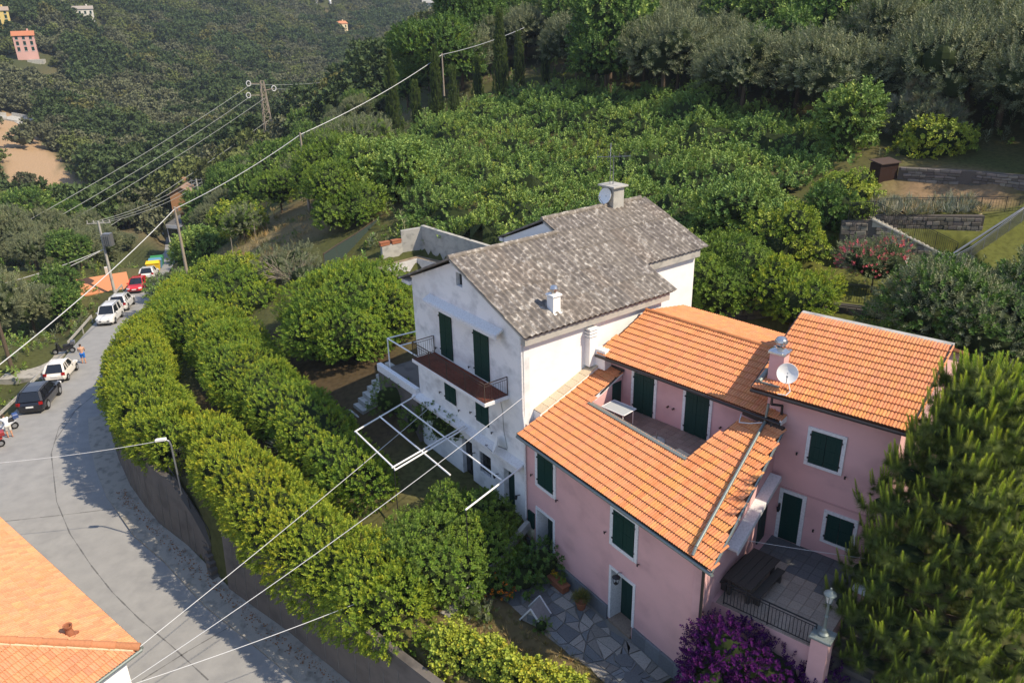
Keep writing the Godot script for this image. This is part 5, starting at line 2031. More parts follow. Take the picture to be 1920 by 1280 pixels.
func pole(label: String, base: Vector3, top: float, r: float, m: Material, kind := 0) -> Node3D:
	var t := thing("utility_pole", label, "utility pole", base)
	var b := MB.new()
	var h := top - base.y
	b.tube(V(0, -1.0, 0), V(0, h, 0), r, r * 0.62, 10)
	part("shaft", b, m, t)
	var c := MB.new()
	if kind == 0:
		c.bar(V(-0.05, h - 0.25, 0.0), V(0.35, h - 0.25, 0.05), 0.05, 0.05)
		c.tube(V(0.28, h - 0.45, 0.05), V(0.28, h - 0.15, 0.05), 0.05, 0.04, 8)
		part("bracket", c, M.grey_iron, t)
	elif kind == 1:
		for k in 3:
			c.bar(V(-0.9, h - 0.3 - k * 0.5, 0.3), V(0.9, h - 0.15 - k * 0.5, -0.3), 0.09, 0.09)
			for q in [-0.75, 0.0, 0.75]:
				c.tube(V(q, h - 0.2 - k * 0.5, -0.3 * q), V(q, h + 0.15 - k * 0.5, -0.3 * q), 0.07, 0.05, 7)
		part("cross_arm", c, M.grey_iron, t)
	elif kind == 2:
		c.bar(V(-1.3, h - 0.2, 0.2), V(1.3, h - 0.2, -0.2), 0.09, 0.09)
		for q in [-1.2, -0.5, 0.5, 1.2]:
			c.tube(V(q, h - 0.15, -0.15 * q), V(q, h + 0.2, -0.15 * q), 0.07, 0.05, 7)
		part("cross_arm", c, M.concrete, t)
		var x := MB.new()
		x.bevel_box(V(0.25, h - 2.9, -0.35), V(1.15, h - 1.4, 0.45), 0.03)
		for k in 4:
			x.box(V(0.3 + k * 0.22, h - 2.8, 0.45), V(0.36 + k * 0.22, h - 1.6, 0.55))
		part("transformer", x, M.grey_iron, t)
	return t


func build_poles_and_wires() -> void:
	var pa := V(-32.1, -2.5, -75.0)
	var pb := V(-20.5, 3.0, -80.1)
	var pc := V(-8.3, 12.0, -110.0)
	pole("tall wooden pole rising from the hedge beside the road", pa, 4.9, 0.17, M.pole_wood)
	pole("wooden pole standing at the edge of the kitchen garden", pb, 10.85, 0.15, M.pole_wood)
	pole("slim pole among the cypresses on the hill", pc, 16.4, 0.14, M.pole_wood)
	pole("concrete pole crowded with insulators by the brown lean-to", V(-51.0, -11.5, -129.4), -3.0, 0.19, M.concrete, 1)
	pole("concrete pole with a grey transformer box on the valley side", V(-47.8, -10.5, -90.3), -0.1, 0.2, M.concrete, 2)
	pole("dark leaning wooden pole under the tree at the left edge", V(-41.9, -7.0, -60.2), 1.0, 0.2, M.bark, 3)
	# thick white cable from pole to pole
	var tc := thing("overhead_cable", "thick white cable running from pole to pole up the hill", "cable")
	var b := MB.new()
	var ta_ := pa + V(0, 7.2, 0)
	var tb_ := pb + V(0, 7.65, 0)
	var tc_ := pc + V(0, 4.2, 0)
	sag(b, V(-33.6, 0.95, -43.0), ta_, 0.5, 0.035)
	sag(b, ta_, tb_, 0.35, 0.035)
	sag(b, tb_, tc_, 0.5, 0.035)
	sag(b, tc_, V(2.6, 19.2, -112), 0.3, 0.035)
	part("cable", b, M.cable, tc)
	# lattice pylon
	var py := V(-57.0, -12.5, -193.9)
	var t := thing("lattice_pylon", "rusty lattice pylon with ring insulators rising from the wood", "pylon", py, 0.5)
	var h := 19.5
	var legs := MB.new()
	var brace := MB.new()
	for k in 12:
		var y0 := h * k / 12.0
		var y1 := h * (k + 1) / 12.0
		var w0 := lerpf(1.35, 0.35, k / 12.0)
		var w1 := lerpf(1.35, 0.35, (k + 1) / 12.0)
		for i in 4:
			var c0 := V([1, 1, -1, -1][i], 0, [1, -1, -1, 1][i])
			var c1 := V([1, -1, -1, 1][i], 0, [-1, -1, 1, 1][i])
			legs.bar(c0 * w0 + UP * y0, c0 * w1 + UP * y1, 0.17, 0.17)
			brace.bar(c0 * w0 + UP * y0, c1 * w1 + UP * y1, 0.09, 0.09)
			brace.bar(c0 * w1 + UP * y1, c1 * w1 + UP * y1, 0.07, 0.07)
	part("leg_frame", legs, M.pole_wood, t)
	part("lattice_brace", brace, M.pole_wood, t)
	var arms := [[V(0, h - 0.6, 0), V(-3.2, h - 0.4, 0.4)], [V(0, h - 2.2, 0), V(2.6, h - 1.9, -0.3)], [V(0, h - 3.2, 0), V(-3.6, h - 3.0, 0.4)]]
	for q in arms:
		var a := MB.new()
		a.bar(q[0], q[1], 0.14, 0.14)
		part("arm", a, M.pole_wood, t)
		var ins := MB.new()
		var e: Vector3 = q[1]
		for k in 10:
			var s0 := TAU * k / 10.0
			var s1 := TAU * (k + 1) / 10.0
			ins.tube(e + V(0.5 * cos(s0), 0.6 * sin(s0), 0), e + V(0.5 * cos(s1), 0.6 * sin(s1), 0), 0.12, 0.12, 5, false)
		part("insulator", ins, M.cable, t)
	var pw := thing("power_lines", "thin pale power lines fanning from the pylon down across the valley", "power line")
	var lines := MB.new()
	var x := t.transform
	var ends := [V(-72.5, -6.7, -107.3), V(-72.5, -8.46, -106.6), V(-72.6, -9.97, -106), V(-72.7, -14.0, -104.2)]
	var froms := [x * V(-3.2, h - 0.9, 0.4), x * V(-3.6, h - 3.5, 0.4), x * V(0.3, h - 3.8, 0), x * V(0.2, h - 9.0, 0)]
	for i in 4:
		var w := MB.new()
		sag(w, froms[i], ends[i], 0.8, 0.05, 20)
		part("wire", w, M.cable_dark, pw)
	var away := [[x * V(-3.2, h - 0.6, 0.4), V(-28, 6, -300)], [x * V(2.6, h - 2.0, -0.3), V(-26, 4, -300)], [x * V(0.3, h - 9.0, 0), V(-30, -4, -300)]]
	for q in away:
		var w := MB.new()
		sag(w, q[0], q[1], 3.0, 0.05, 20)
		part("wire", w, M.cable_dark, pw)
	var tw := thing("power_lines", "thin wires from the transformer pole to the pole by the lean-to", "power line")
	for k in 3:
		var w := MB.new()
		sag(w, V(-48.6 + 0.9 * k, -0.2, -90.3), V(-51.6 + 0.6 * k, -3.1 - 0.3 * k, -129.4), 0.7, 0.03)
		part("wire", w, M.cable_dark, tw)
	for k in 2:
		var w := MB.new()
		sag(w, V(-47.8, -3.4, -90.3), V(-66, -6.5 - 2.0 * k, -82), 0.8, 0.04)
		part("wire", w, M.cable, tw)
	# service wires from the roadside house to the white house
	var hc := V(-13.7, 0.95, -21.9)
	var wu := frame(-53.5, V(0.47, 0, -29.85))
	var ws := [["service wire from the roadside roof to the pergola ledge", hc + V(0.0, 0.1, 0.0), wu * V(-7.65, 3.15, 0.3), 0.10], ["service wire from the roadside wall to the corner of the white house", hc + V(-0.25, -0.75, 0.8), wu * V(0.05, 6.75, 0.08), 0.30], ["service wire from the roadside wall to the slim post in the hedge", hc + V(-0.2, -0.9, 0.75), V(-5.2, 0.25, -25.6), 0.12]]
	for q in ws:
		var o := thing("service_wire", q[0], "wire")
		var w := MB.new()
		sag(w, q[1], q[2], q[3], 0.014, 20)
		part("wire", w, M.cable, o)
	# street lamp in the hedge and its wire
	var sl := thing("street_lamp", "street lamp with a pale flat head sticking out of the hedge", "street lamp", V(-17.2, -0.8, -34.47))
	var s := MB.new()
	s.path([V(0, 0, 0), V(0, 2.9, 0), V(-0.05, 3.15, 0.02), V(-0.25, 3.28, 0.05)], 0.045, 8)
	part("pole", s, M.grey_iron, sl)
	var hd := MB.new()
	hd.obox(Transform3D(Basis(V(0, 0, 1), 0.12), V(-0.42, 3.28, 0.08)), V(0.52, 0.10, 0.2))
	part("lamp_head", hd, M.dish, sl)
	var lw := thing("service_wire", "service wire crossing the road to the street lamp", "wire")
	var w := MB.new()
	sag(w, V(-17.7, 2.4, -34.4), V(-34.0, 2.0, -33.0), 0.45, 0.015)
	part("wire", w, M.cable, lw)
	var pp := thing("wire_post", "slim grey post in the hedge carrying the lowest wire", "post", V(-4.07, -1.2, -24.6))
	var q := MB.new()
	q.tube(V(0, -0.5, 0), V(0, 1.35, 0), 0.035, 0.035, 8)
	part("post", q, M.grey_iron, pp)
	var ho := thing("clothes_line", "wire strung across the ground terrace above the table", "wire")
	var cl := MB.new()
	var g := frame(-40.4, V(9.86, 0, -25.72))
	sag(cl, g * V(0.05, 4.2, 3.2), g * V(4.0, 4.0, 1.2), 0.03, 0.008)
	part("wire", cl, M.cable, ho)


# ------------------------------------------------------------------ the yard
func build_yard() -> void:
	var f := frame(-56.1, V(6.26, 0, -21.23))
	var b := MB.new()
	b.col = Color(0.5, 0.48, 0.45)
	b.slab([V(-10.6, -1.06, 3.4), V(-1.0, -1.06, 2.0), V(-1.0, -1.06, -0.05), V(-10.6, -1.06, -0.05)], V(0, -0.5, 0))
	var yard := structure("yard_paving", b, M.concrete, self, f)
	var nx := 13
	var nz := 5
	var g := []
	for i in nx + 1:
		var row := []
		for j in nz + 1:
			row.append(V2(-10.4 + 9.3 * i / nx + (rng.randf() - 0.5) * 0.42, 0.22 + (3.05 - 0.09 * i) * j / nz + (rng.randf() - 0.5) * 0.34))
		g.append(row)
	for i in nx:
		for j in nz:
			var q := [g[i][j + 1], g[i + 1][j + 1], g[i + 1][j], g[i][j]]
			var polys := [q]
			if rng.randf() < 0.35:
				var m0: Vector2 = q[0].lerp(q[1], 0.3 + 0.4 * rng.randf())
				var m1: Vector2 = q[3].lerp(q[2], 0.3 + 0.4 * rng.randf())
				polys = [[q[0], m0, m1, q[3]], [m0, q[1], q[2], m1]]
			elif rng.randf() < 0.3:
				var c := V2(0, 0)
				for p in q:
					c += p * 0.25
				polys = [[q[0], q[1], c, q[3]], [q[1], q[2], q[3], c]]
			for pl in polys:
				var ctr := V2(0, 0)
				for p in pl:
					ctr += p / 4.0
				var pts := []
				var y := -1.035 + rng.randf() * 0.02
				for p in pl:
					var d: Vector2 = p - ctr
					var e: Vector2 = ctr + d * (1.0 - 0.035 / maxf(d.length(), 0.05))
					pts.append(V(e.x, y, e.y))
				var m := MB.new()
				var k := 0.7 + rng.randf() * 0.6
				m.col = Color(0.19, 0.20, 0.205) * k if rng.randf() < 0.6 else Color(0.30, 0.28, 0.25) * k
				m.slab(pts, V(0, -0.05, 0))
				part("paving_stone", m, M.slate, yard)
	for q in [V2(-2.6, 1.0), V2(-1.75, 1.35), V2(-1.0, 1.7), V2(-0.3, 2.1)]:
		var m := MB.new()
		m.col = Color(0.16, 0.165, 0.17)
		var pts := []
		for k in 6:
			var a := TAU * k / 6.0
			pts.append(V(q.x + 0.40 * cos(a) * (0.8 + 0.3 * rng.randf()), -1.0, q.y - 0.34 * sin(a)))
		m.slab(pts, V(0, -0.2, 0))
		part("paving_stone", m, M.slate, yard)
	# concrete edge and slope between the hedge and the yard
	var k := MB.new()
	k.col = Color(0.9, 0.87, 0.82)
	k.bar(f * V(-9.3, -0.95, 3.3), f * V(-8.6, -1.05, 5.4), 0.5, 0.3)
	structure("kerb", k, M.concrete)
	var s := thing("ramp_edge", "sloping concrete edge of the ramp at the corner of the white house", "kerb")
	var r := MB.new()
	r.bar(V(0.55, 0.55, -29.4), V(-2.4, -0.75, -25.9), 0.22, 0.4)
	part("edge", r, M.concrete, s)
	# little pitched box on the paving
	var kx := f * Transform3D(Basis(UP, 0.5), V(-6.35, -1.03, 2.45))
	var ke := thing("kennel", "small pitched grey wooden box with pale edges standing on the paving", "kennel")
	ke.transform = kx
	for sgn in [-1, 1]:
		var p := MB.new()
		p.col = Color(0.30, 0.29, 0.28)
		var a := V(0, 0.85, 0)
		var e := V(0.5 * sgn, 0.12, 0)
		p.slab([a + V(0, 0, 0.42), a + V(0, 0, -0.42), e + V(0, 0, -0.42), e + V(0, 0, 0.42)] if sgn < 0 else [a + V(0, 0, -0.42), a + V(0, 0, 0.42), e + V(0, 0, 0.42), e + V(0, 0, -0.42)], V(0, -0.04, 0))
		part("roof_panel", p, M.plain, ke)
		var q := MB.new()
		q.bar(a + V(0, 0.01, 0.43), e + V(0, 0.01, 0.43), 0.05, 0.06)
		part("edge_board", q, M.white_trim, ke)
		var q2 := MB.new()
		q2.bar(a + V(0, 0.01, -0.43), e + V(0, 0.01, -0.43), 0.05, 0.06)
		part("edge_board", q2, M.white_trim, ke)
	var gb := MB.new()
	gb.col = Color(0.42, 0.40, 0.38)
	gb.extrude(PackedVector2Array([V2(-0.42, 0), V2(0.42, 0), V2(0.42, 0.2), V2(0, 0.8), V2(-0.42, 0.2)]), Transform3D.IDENTITY, -0.36, 0.36)
	part("gable", gb, M.plain, ke)
	var gw := MB.new()
	gw.col = Color(0.2, 0.22, 0.24)
	gw.box(V(-0.2, 0.12, 0.36), V(0.2, 0.48, 0.38))
	part("window", gw, M.plain, ke)
	# planters along the pink wall
	var tr := thing("planter_box", "terracotta trough with yellow flowers by the pink wall", "planter")
	tr.transform = f * Transform3D(Basis(UP, 0.02), V(-7.35, -1.02, 0.5))
	var tm := MB.new()
	tm.bevel_box(V(-0.5, 0, -0.18), V(0.5, 0.3, 0.18), 0.02)
	tm.box(V(-0.54, 0.26, -0.22), V(0.54, 0.33, 0.22))
	part("trough", tm, M.terracotta, tr)
	var pb := MB.new()
	for i in 46:
		var p := V(-0.45 + 0.9 * rng.randf(), 0.32 + 0.18 * rng.randf(), -0.14 + 0.28 * rng.randf())
		pb.stamp(sprigs.flower if p.x < -0.1 else sprigs.bush, Transform3D(turned(rng, UP, 0.7) * 0.45, p), rng.randi() % 6)
	part("plants", pb, M.leaf, tr)
	var pot := thing("flower_pot", "clay pot with a spreading grassy plant beside the trough", "flower pot")
	pot.transform = f * Transform3D(Basis(), V(-5.75, -1.02, 0.55))
	var pm := MB.new()
	pm.lathe([Vector2(0.0, 0), Vector2(0.16, 0), Vector2(0.23, 0.32), Vector2(0.26, 0.33), Vector2(0.26, 0.4), Vector2(0.2, 0.38), Vector2(0, 0.34)], Vector3.ZERO, 16)
	part("pot", pm, M.terracotta, pot)
	var pg := MB.new()
	for i in 70:
		var d := V(rng.randfn(), 0.9 + absf(rng.randfn()), rng.randfn()).normalized()
		pg.stamp(sprigs.grass, Transform3D(turned(rng, d, 0.3) * 0.55, V(0, 0.36, 0) + d * 0.22), rng.randi() % 6)
	part("plant", pg, M.leaf, pot)


# ------------------------------------------------------------------ vehicles
func ring_loft(b: MB, st: Array) -> void:
	# st: rings of equal length, from the nose back
	for i in st.size() - 1:
		var p: Array = st[i]
		var q: Array = st[i + 1]
		var n := p.size()
		for k in n:
			var k2 := (k + 1) % n
			b.quad(p[k], q[k], q[k2], p[k2])
	var a: Array = st[0]
	var z: Array = st[-1]
	b.poly(a)
	var r := z.duplicate()
	r.reverse()
	b.poly(r)


func car(called: String, label: String, at: Vector3, dir: Vector2, kind: String, col: Color, slope := 0.0, group := "cars parked along the kerb") -> Node3D:
	var d3 := V(dir.x, slope, dir.y).normalized()
	var side := d3.cross(UP).normalized()
	var t := thing(called, label, "car", at, 0.0, group)
	t.transform = Transform3D(Basis(side, side.cross(d3), -d3), at)
	var S: Dictionary = {
		"hatch": {"l": 3.6, "w": 1.64, "h": 1.49, "belt": 0.92, "hood": 0.88, "cab": [-0.75, -0.2, 1.25, 1.70], "wb": 2.3, "r": 0.29},
		"suv": {"l": 4.55, "w": 1.86, "h": 1.64, "belt": 1.02, "hood": 1.0, "cab": [-1.0, -0.35, 1.75, 2.18], "wb": 2.68, "r": 0.36},
		"van": {"l": 4.2, "w": 1.76, "h": 1.72, "belt": 1.0, "hood": 0.98, "cab": [-1.1, -0.6, 1.95, 2.06], "wb": 2.55, "r": 0.31},
		"wagon": {"l": 4.5, "w": 1.80, "h": 1.50, "belt": 0.93, "hood": 0.86, "cab": [-0.95, -0.15, 1.7, 2.15], "wb": 2.62, "r": 0.32},
	}[kind]
	var l: float = S.l / 2
	var w: float = S.w / 2
	var belt: float = S.belt
	var hood: float = S.hood
	var body := MB.new()
	body.col = col
	var rings := []
	# z, half width share, bottom, top
	for q in [[-l, 0.70, 0.32, hood * 0.66], [-l + 0.10, 0.86, 0.24, hood * 0.80], [-l + 0.35, 0.96, 0.20, hood * 0.92], [S.cab[0], 1.0, 0.2, hood], [S.cab[0] + 0.25, 1.0, 0.2, belt], [0.3, 1.0, 0.2, belt], [S.cab[2], 1.0, 0.2, belt + 0.03], [l - 0.25, 0.97, 0.24, belt], [l - 0.06, 0.92, 0.30, belt * 0.86], [l, 0.84, 0.36, belt * 0.72]]:
		var z: float = q[0]
		var hw: float = w * float(q[1])
		var y0: float = q[2]
		var y1: float = q[3]
		rings.append([V(-hw * 0.9, y0, z), V(hw * 0.9, y0, z), V(hw, y0 + 0.16, z), V(hw * 0.99, y1 - 0.22, z), V(hw * 0.93, y1 - 0.05, z), V(hw * 0.78, y1, z), V(-hw * 0.78, y1, z), V(-hw * 0.93, y1 - 0.05, z), V(-hw * 0.99, y1 - 0.22, z), V(-hw, y0 + 0.16, z)])
	ring_loft(body, rings)
	var bo := part("body", body, M.car_paint, t)
	# cabin: dark glass with a painted roof and pillars over it
	var c: Array = S.cab
	var h: float = S.h
	var rw := w * 0.72
	var bw := w * 0.92
	var gl := MB.new()
	var A := [V(-bw * 0.95, hood - 0.02, c[0]), V(bw * 0.95, hood - 0.02, c[0]), V(bw, belt - 0.02, c[3]), V(-bw, belt - 0.02, c[3])]
	var B := [V(-rw, h - 0.05, c[1]), V(rw, h - 0.05, c[1]), V(rw, h - 0.06, c[2]), V(-rw, h - 0.06, c[2])]
	for k in 4:
		var k2 := (k + 1) % 4
		gl.quad(A[k2], A[k], B[k], B[k2])
	part("windows", gl, M.glass_dark, t)
	var rf := MB.new()
	rf.col = col
	var o := 0.035
	var mid := (float(c[1]) + float(c[2])) * 0.5
	var r0 := [V(-rw, h - 0.06, c[1]), V(-rw * 0.75, h - 0.01, c[1] + 0.1), V(rw * 0.75, h - 0.01, c[1] + 0.1), V(rw, h - 0.06, c[1])]
	var r1 := [V(-rw - o, h - 0.05, mid), V(-rw * 0.75, h + 0.02, mid), V(rw * 0.75, h + 0.02, mid), V(rw + o, h - 0.05, mid)]
	var r2 := [V(-rw, h - 0.07, c[2] + 0.05), V(-rw * 0.75, h - 0.02, c[2]), V(rw * 0.75, h - 0.02, c[2]), V(rw, h - 0.07, c[2] + 0.05)]
	for k in 3:
		rf.quad(r1[k], r1[k + 1], r0[k + 1], r0[k])
		rf.quad(r2[k], r2[k + 1], r1[k + 1], r1[k])
	for k in 4:
		rf.bar(A[k] + V(0, 0, 0), B[k], 0.07 if k < 2 else 0.16, 0.06)
	for sx in [-1, 1]:
		rf.bar(V(sx * bw * 0.985, belt - 0.02, mid - 0.05), V(sx * (rw + 0.005), h - 0.06, mid), 0.05, 0.09)
		rf.bar(V(sx * bw * 0.985, belt - 0.02, c[2] - 0.35), V(sx * (rw + 0.005), h - 0.06, float(c[2]) - 0.3), 0.05, 0.14)
		rf.bar(B[0] * V(-sx, 1, 1), B[3] * V(-sx, 1, 1), 0.06, 0.05)
		rf.obox(Transform3D(Basis(), V(sx * (w + 0.06), belt + 0.05, c[0] + 0.5)), V(0.2, 0.13, 0.1))
	part("roof", rf, M.car_paint, t)
	# bumpers, lights, plates, wheels
	var lo := MB.new()
	lo.col = Color(0.03, 0.03, 0.03)
	lo.box(V(-w * 0.80, 0.2, -l - 0.02), V(w * 0.80, 0.34, -l + 0.25))
	lo.box(V(-w * 0.82, 0.22, l - 0.25), V(w * 0.82, 0.38, l + 0.02))
	lo.box(V(-w * 0.55, 0.42, -l - 0.015), V(w * 0.55, 0.54, -l + 0.1))
	part("bumper_trim", lo, M.plastic, t)
	for sx in [-1, 1]:
		var hl := MB.new()
		hl.col = Color(0.75, 0.77, 0.8)
		hl.obox(Transform3D(Basis(UP, -0.45 * sx), V(sx * w * 0.72, hood * 0.73, -l + 0.13)), V(0.36, 0.14, 0.16))
		part("headlight", hl, M.plastic, t)
		var tl := MB.new()
		tl.col = Color(0.30, 0.008, 0.01)
		tl.obox(Transform3D(Basis(UP, 0.4 * sx), V(sx * w * 0.82, belt * 0.83, l - 0.08)), V(0.26, 0.20, 0.14))
		part("tail_light", tl, M.plastic, t)
		for sz in [-1, 1]:
			var r: float = S.r
			var at2 := V(sx * (w - 0.10), r, sz * S.wb / 2)
			var wh := MB.new()
			wh.tube(at2 - V(sx * 0.12, 0, 0), at2 + V(sx * 0.115, 0, 0), r, r, 20)
			var wo := part("wheel", wh, M.rubber, t)
			var rm := MB.new()
			rm.tube(at2 + V(sx * 0.1, 0, 0), at2 + V(sx * 0.125, 0, 0), r * 0.66, r * 0.6, 16)
			part("rim", rm, M.wheel_rim, wo)
			var ar := MB.new()
			ar.col = Color(0.02, 0.02, 0.02)
			ar.tube(at2 - V(sx * 0.05, 0, 0), at2 + V(sx * 0.093, -0.0, 0), r * 1.17, r * 1.17, 20)
			part("wheel_arch", ar, M.plastic, t)
	for sz in [-1, 1]:
		var pl := MB.new()
		pl.col = Color(0.75, 0.75, 0.73)
		var zz := -l - 0.025 if sz < 0 else l + 0.005
		pl.box(V(-0.25, 0.46 if sz < 0 else 0.56, zz), V(0.25, 0.56 if sz < 0 else 0.67, zz + 0.025))
		part("number_plate", pl, M.plastic, t)
	if kind == "suv" or kind == "van":
		for sx in [-1, 1]:
			var rr := MB.new()
			rr.tube(V(sx * rw * 0.92, h + 0.03, c[1] + 0.2), V(sx * rw * 0.92, h + 0.02, c[2] - 0.1), 0.02, 0.02, 6)
			part("roof_rail", rr, M.grey_iron, t)
	return t


func motor_scooter(called: String, label: String, at: Vector3, dir: Vector2, col: Color, col2: Color) -> void:
	var d3 := V(dir.x, 0, dir.y).normalized()
	var side := d3.cross(UP).normalized()
	var t := thing(called, label, "motor scooter", at)
	t.transform = Transform3D(Basis(side, UP, -d3) * Basis(V(0, 0, 1), 0.12), at)
	var b := MB.new()
	b.col = col
	var rings := []
	for q in [[-0.55, 0.10, 0.55, 1.02], [-0.40, 0.20, 0.30, 1.05], [-0.15, 0.15, 0.26, 0.45], [0.1, 0.17, 0.28, 0.70], [0.45, 0.17, 0.45, 0.82], [0.85, 0.07, 0.62, 0.84]]:
		var z: float = q[0]
		var w: float = q[1]
		rings.append([V(-w * 0.7, q[2], z), V(w * 0.7, q[2], z), V(w, q[2] + 0.1, z), V(w * 0.7, q[3], z), V(-w * 0.7, q[3], z), V(-w, q[2] + 0.1, z)])
	ring_loft(b, rings)
	part("fairing", b, M.car_paint, t)
	var s := MB.new()
	s.col = Color(0.025, 0.025, 0.03)
	s.bevel_box(V(-0.17, 0.72, 0.0), V(0.17, 0.86, 0.72), 0.04)
	part("seat", s, M.plastic, t)
	for z in [-0.72, 0.66]:
		var w := MB.new()
		w.tube(V(-0.06, 0.26, z), V(0.06, 0.26, z), 0.26, 0.26, 18)
		var wo := part("wheel", w, M.rubber, t)
		var r := MB.new()
		r.tube(V(-0.065, 0.26, z), V(0.065, 0.26, z), 0.15, 0.15, 14)
		part("rim", r, M.wheel_rim, wo)
	var h := MB.new()
	h.path([V(-0.36, 1.06, -0.30), V(0, 1.04, -0.42), V(0.36, 1.06, -0.30)], 0.02, 6)
	h.tube(V(0, 1.0, -0.42), V(0, 0.26, -0.72), 0.045, 0.04, 8)
	h.tube(V(-0.22, 1.05, -0.4), V(-0.26, 1.28, -0.42), 0.01, 0.01, 5)
	h.bar(V(-0.34, 1.3, -0.42), V(-0.2, 1.28, -0.42), 0.02, 0.09)
	part("handlebar", h, M.black_iron, t)
	var sc := MB.new()
	sc.col = col2
	sc.slab([V(-0.2, 1.0, -0.5), V(0.2, 1.0, -0.5), V(0.14, 1.4, -0.36), V(-0.14, 1.4, -0.36)], V(0, 0, 0.01))
	part("windscreen", sc, M.plastic, t)
	var bx := MB.new()
	bx.col = col2
	bx.bevel_box(V(-0.2, 0.88, 0.66), V(0.2, 1.18, 1.02), 0.05)
	part("top_box", bx, M.car_paint, t)


func build_vehicles() -> void:
	var W := Color(0.72, 0.72, 0.72)
	car("parked_car", "black sport utility car parked nearest on the bend, seen from behind", V(-35.85, yr(-53.7), -53.7), V2(-0.2, -0.98), "suv", Color(0.010, 0.011, 0.014), -0.05)
	car("parked_car", "small round cream white car parked just beyond the black car", V(-37.25, yr(-59.3), -59.3), V2(-0.2, -0.98), "hatch", Color(0.78, 0.74, 0.68), -0.06)
	car("parked_car", "white car with a dark bumper and roof rails facing the camera", V(-41.15, yr(-75.7), -75.7), V2(0.2, 0.98), "van", W, 0.09)
	car("parked_car", "white sport utility car with red tail lights behind the railed white car", V(-42.45, yr(-81.2), -81.2), V2(-0.22, -0.97), "suv", W, -0.11)
	car("parked_car", "bright red car parked facing the camera", V(-44.95, yr(-90.4), -90.4), V2(0.25, 0.97), "wagon", Color(0.62, 0.012, 0.015), 0.12)
	car("parked_car", "white car parked between the red car and the yellow bin", V(-47.3, yr(-99.0), -99.0), V2(-0.25, -0.97), "wagon", W, -0.14)
	car("parked_car", "white car with a pale blue roof facing the camera beyond the bins", V(-53.0, yr(-121.4), -121.4), V2(0.3, 0.95), "wagon", Color(0.62, 0.68, 0.75), 0.16)
	car("parked_car", "blue grey car half hidden by the tall pole", V(-55.0, yr(-127.5), -127.5), V2(0.3, 0.95), "wagon", Color(0.16, 0.24, 0.36), 0.16)
	car("parked_car", "last white van at the far end of the row", V(-57.2, yr(-134.5), -134.5), V2(0.3, 0.95), "van", W, 0.16)
	var bins := [["yellow recycling bin at the near end of the bins", V(-49.0, 0, -104.2), Color(0.75, 0.48, 0.03)], ["blue recycling bin in the middle of the bins", V(-49.9, 0, -107.0), Color(0.10, 0.24, 0.36)], ["green recycling bin at the far end of the bins", V(-50.9, 0, -109.8), Color(0.04, 0.20, 0.08)]]
	for q in bins:
		var p: Vector3 = q[1]
		p.y = yr(p.z)
		var t := thing("recycling_bin", q[0], "bin", p, 0.25, "recycling bins beside the road")
		var b := MB.new()
		b.col = q[2]
		ring_loft(b, [[V(-0.85, 1.25, -0.62), V(0.85, 1.25, -0.62), V(0.85, 1.25, 0.62), V(-0.85, 1.25, 0.62)], [V(-0.7, 0.12, -0.5), V(0.7, 0.12, -0.5), V(0.7, 0.12, 0.5), V(-0.7, 0.12, 0.5)]])
		part("body", b, M.plastic, t)
		var l := MB.new()
		l.col = (q[2] as Color) * 1.1
		l.slab([V(-0.9, 1.28, 0.68), V(0.9, 1.28, 0.68), V(0.8, 1.55, 0.1), V(-0.8, 1.55, 0.1)], V(0, -0.06, 0))
		l.slab([V(-0.8, 1.55, 0.1), V(0.8, 1.55, 0.1), V(0.9, 1.3, -0.68), V(-0.9, 1.3, -0.68)], V(0, -0.06, 0))
		part("lid", l, M.plastic, t)
		for sx in [-0.6, 0.6]:
			for sz in [-0.4, 0.4]:
				var w := MB.new()
				w.tube(V(sx - 0.04, 0.1, sz), V(sx + 0.04, 0.1, sz), 0.1, 0.1, 10)
				part("wheel", w, M.rubber, t)
	motor_scooter("motor_scooter", "dark motor scooter parked on the pale roadside pad", V(-40.1, yr(-65.0) + 0.04, -65.0), V2(-0.92, 0.3), Color(0.015, 0.015, 0.017), Color(0.10, 0.10, 0.11))
	motor_scooter("motor_scooter", "white and blue motor scooter beside the standing person at the left edge", V(-35.7, yr(-48.7), -48.7), V2(-0.75, 0.66), Color(0.65, 0.68, 0.75), Color(0.03, 0.07, 0.22))
	motor_scooter("motor_scooter", "red motor scooter cut off by the left edge of the picture", V(-35.05, yr(-46.0), -46.0), V2(-0.8, 0.6), Color(0.55, 0.02, 0.015), Color(0.3, 0.02, 0.02))
	people()


# ------------------------------------------------------------------ people
func blend_min(a: float, b: float, k: float) -> float:
	var h := clampf(0.5 + 0.5 * (b - a) / k, 0.0, 1.0)
	return lerpf(b, a, h) - k * h * (1.0 - h)


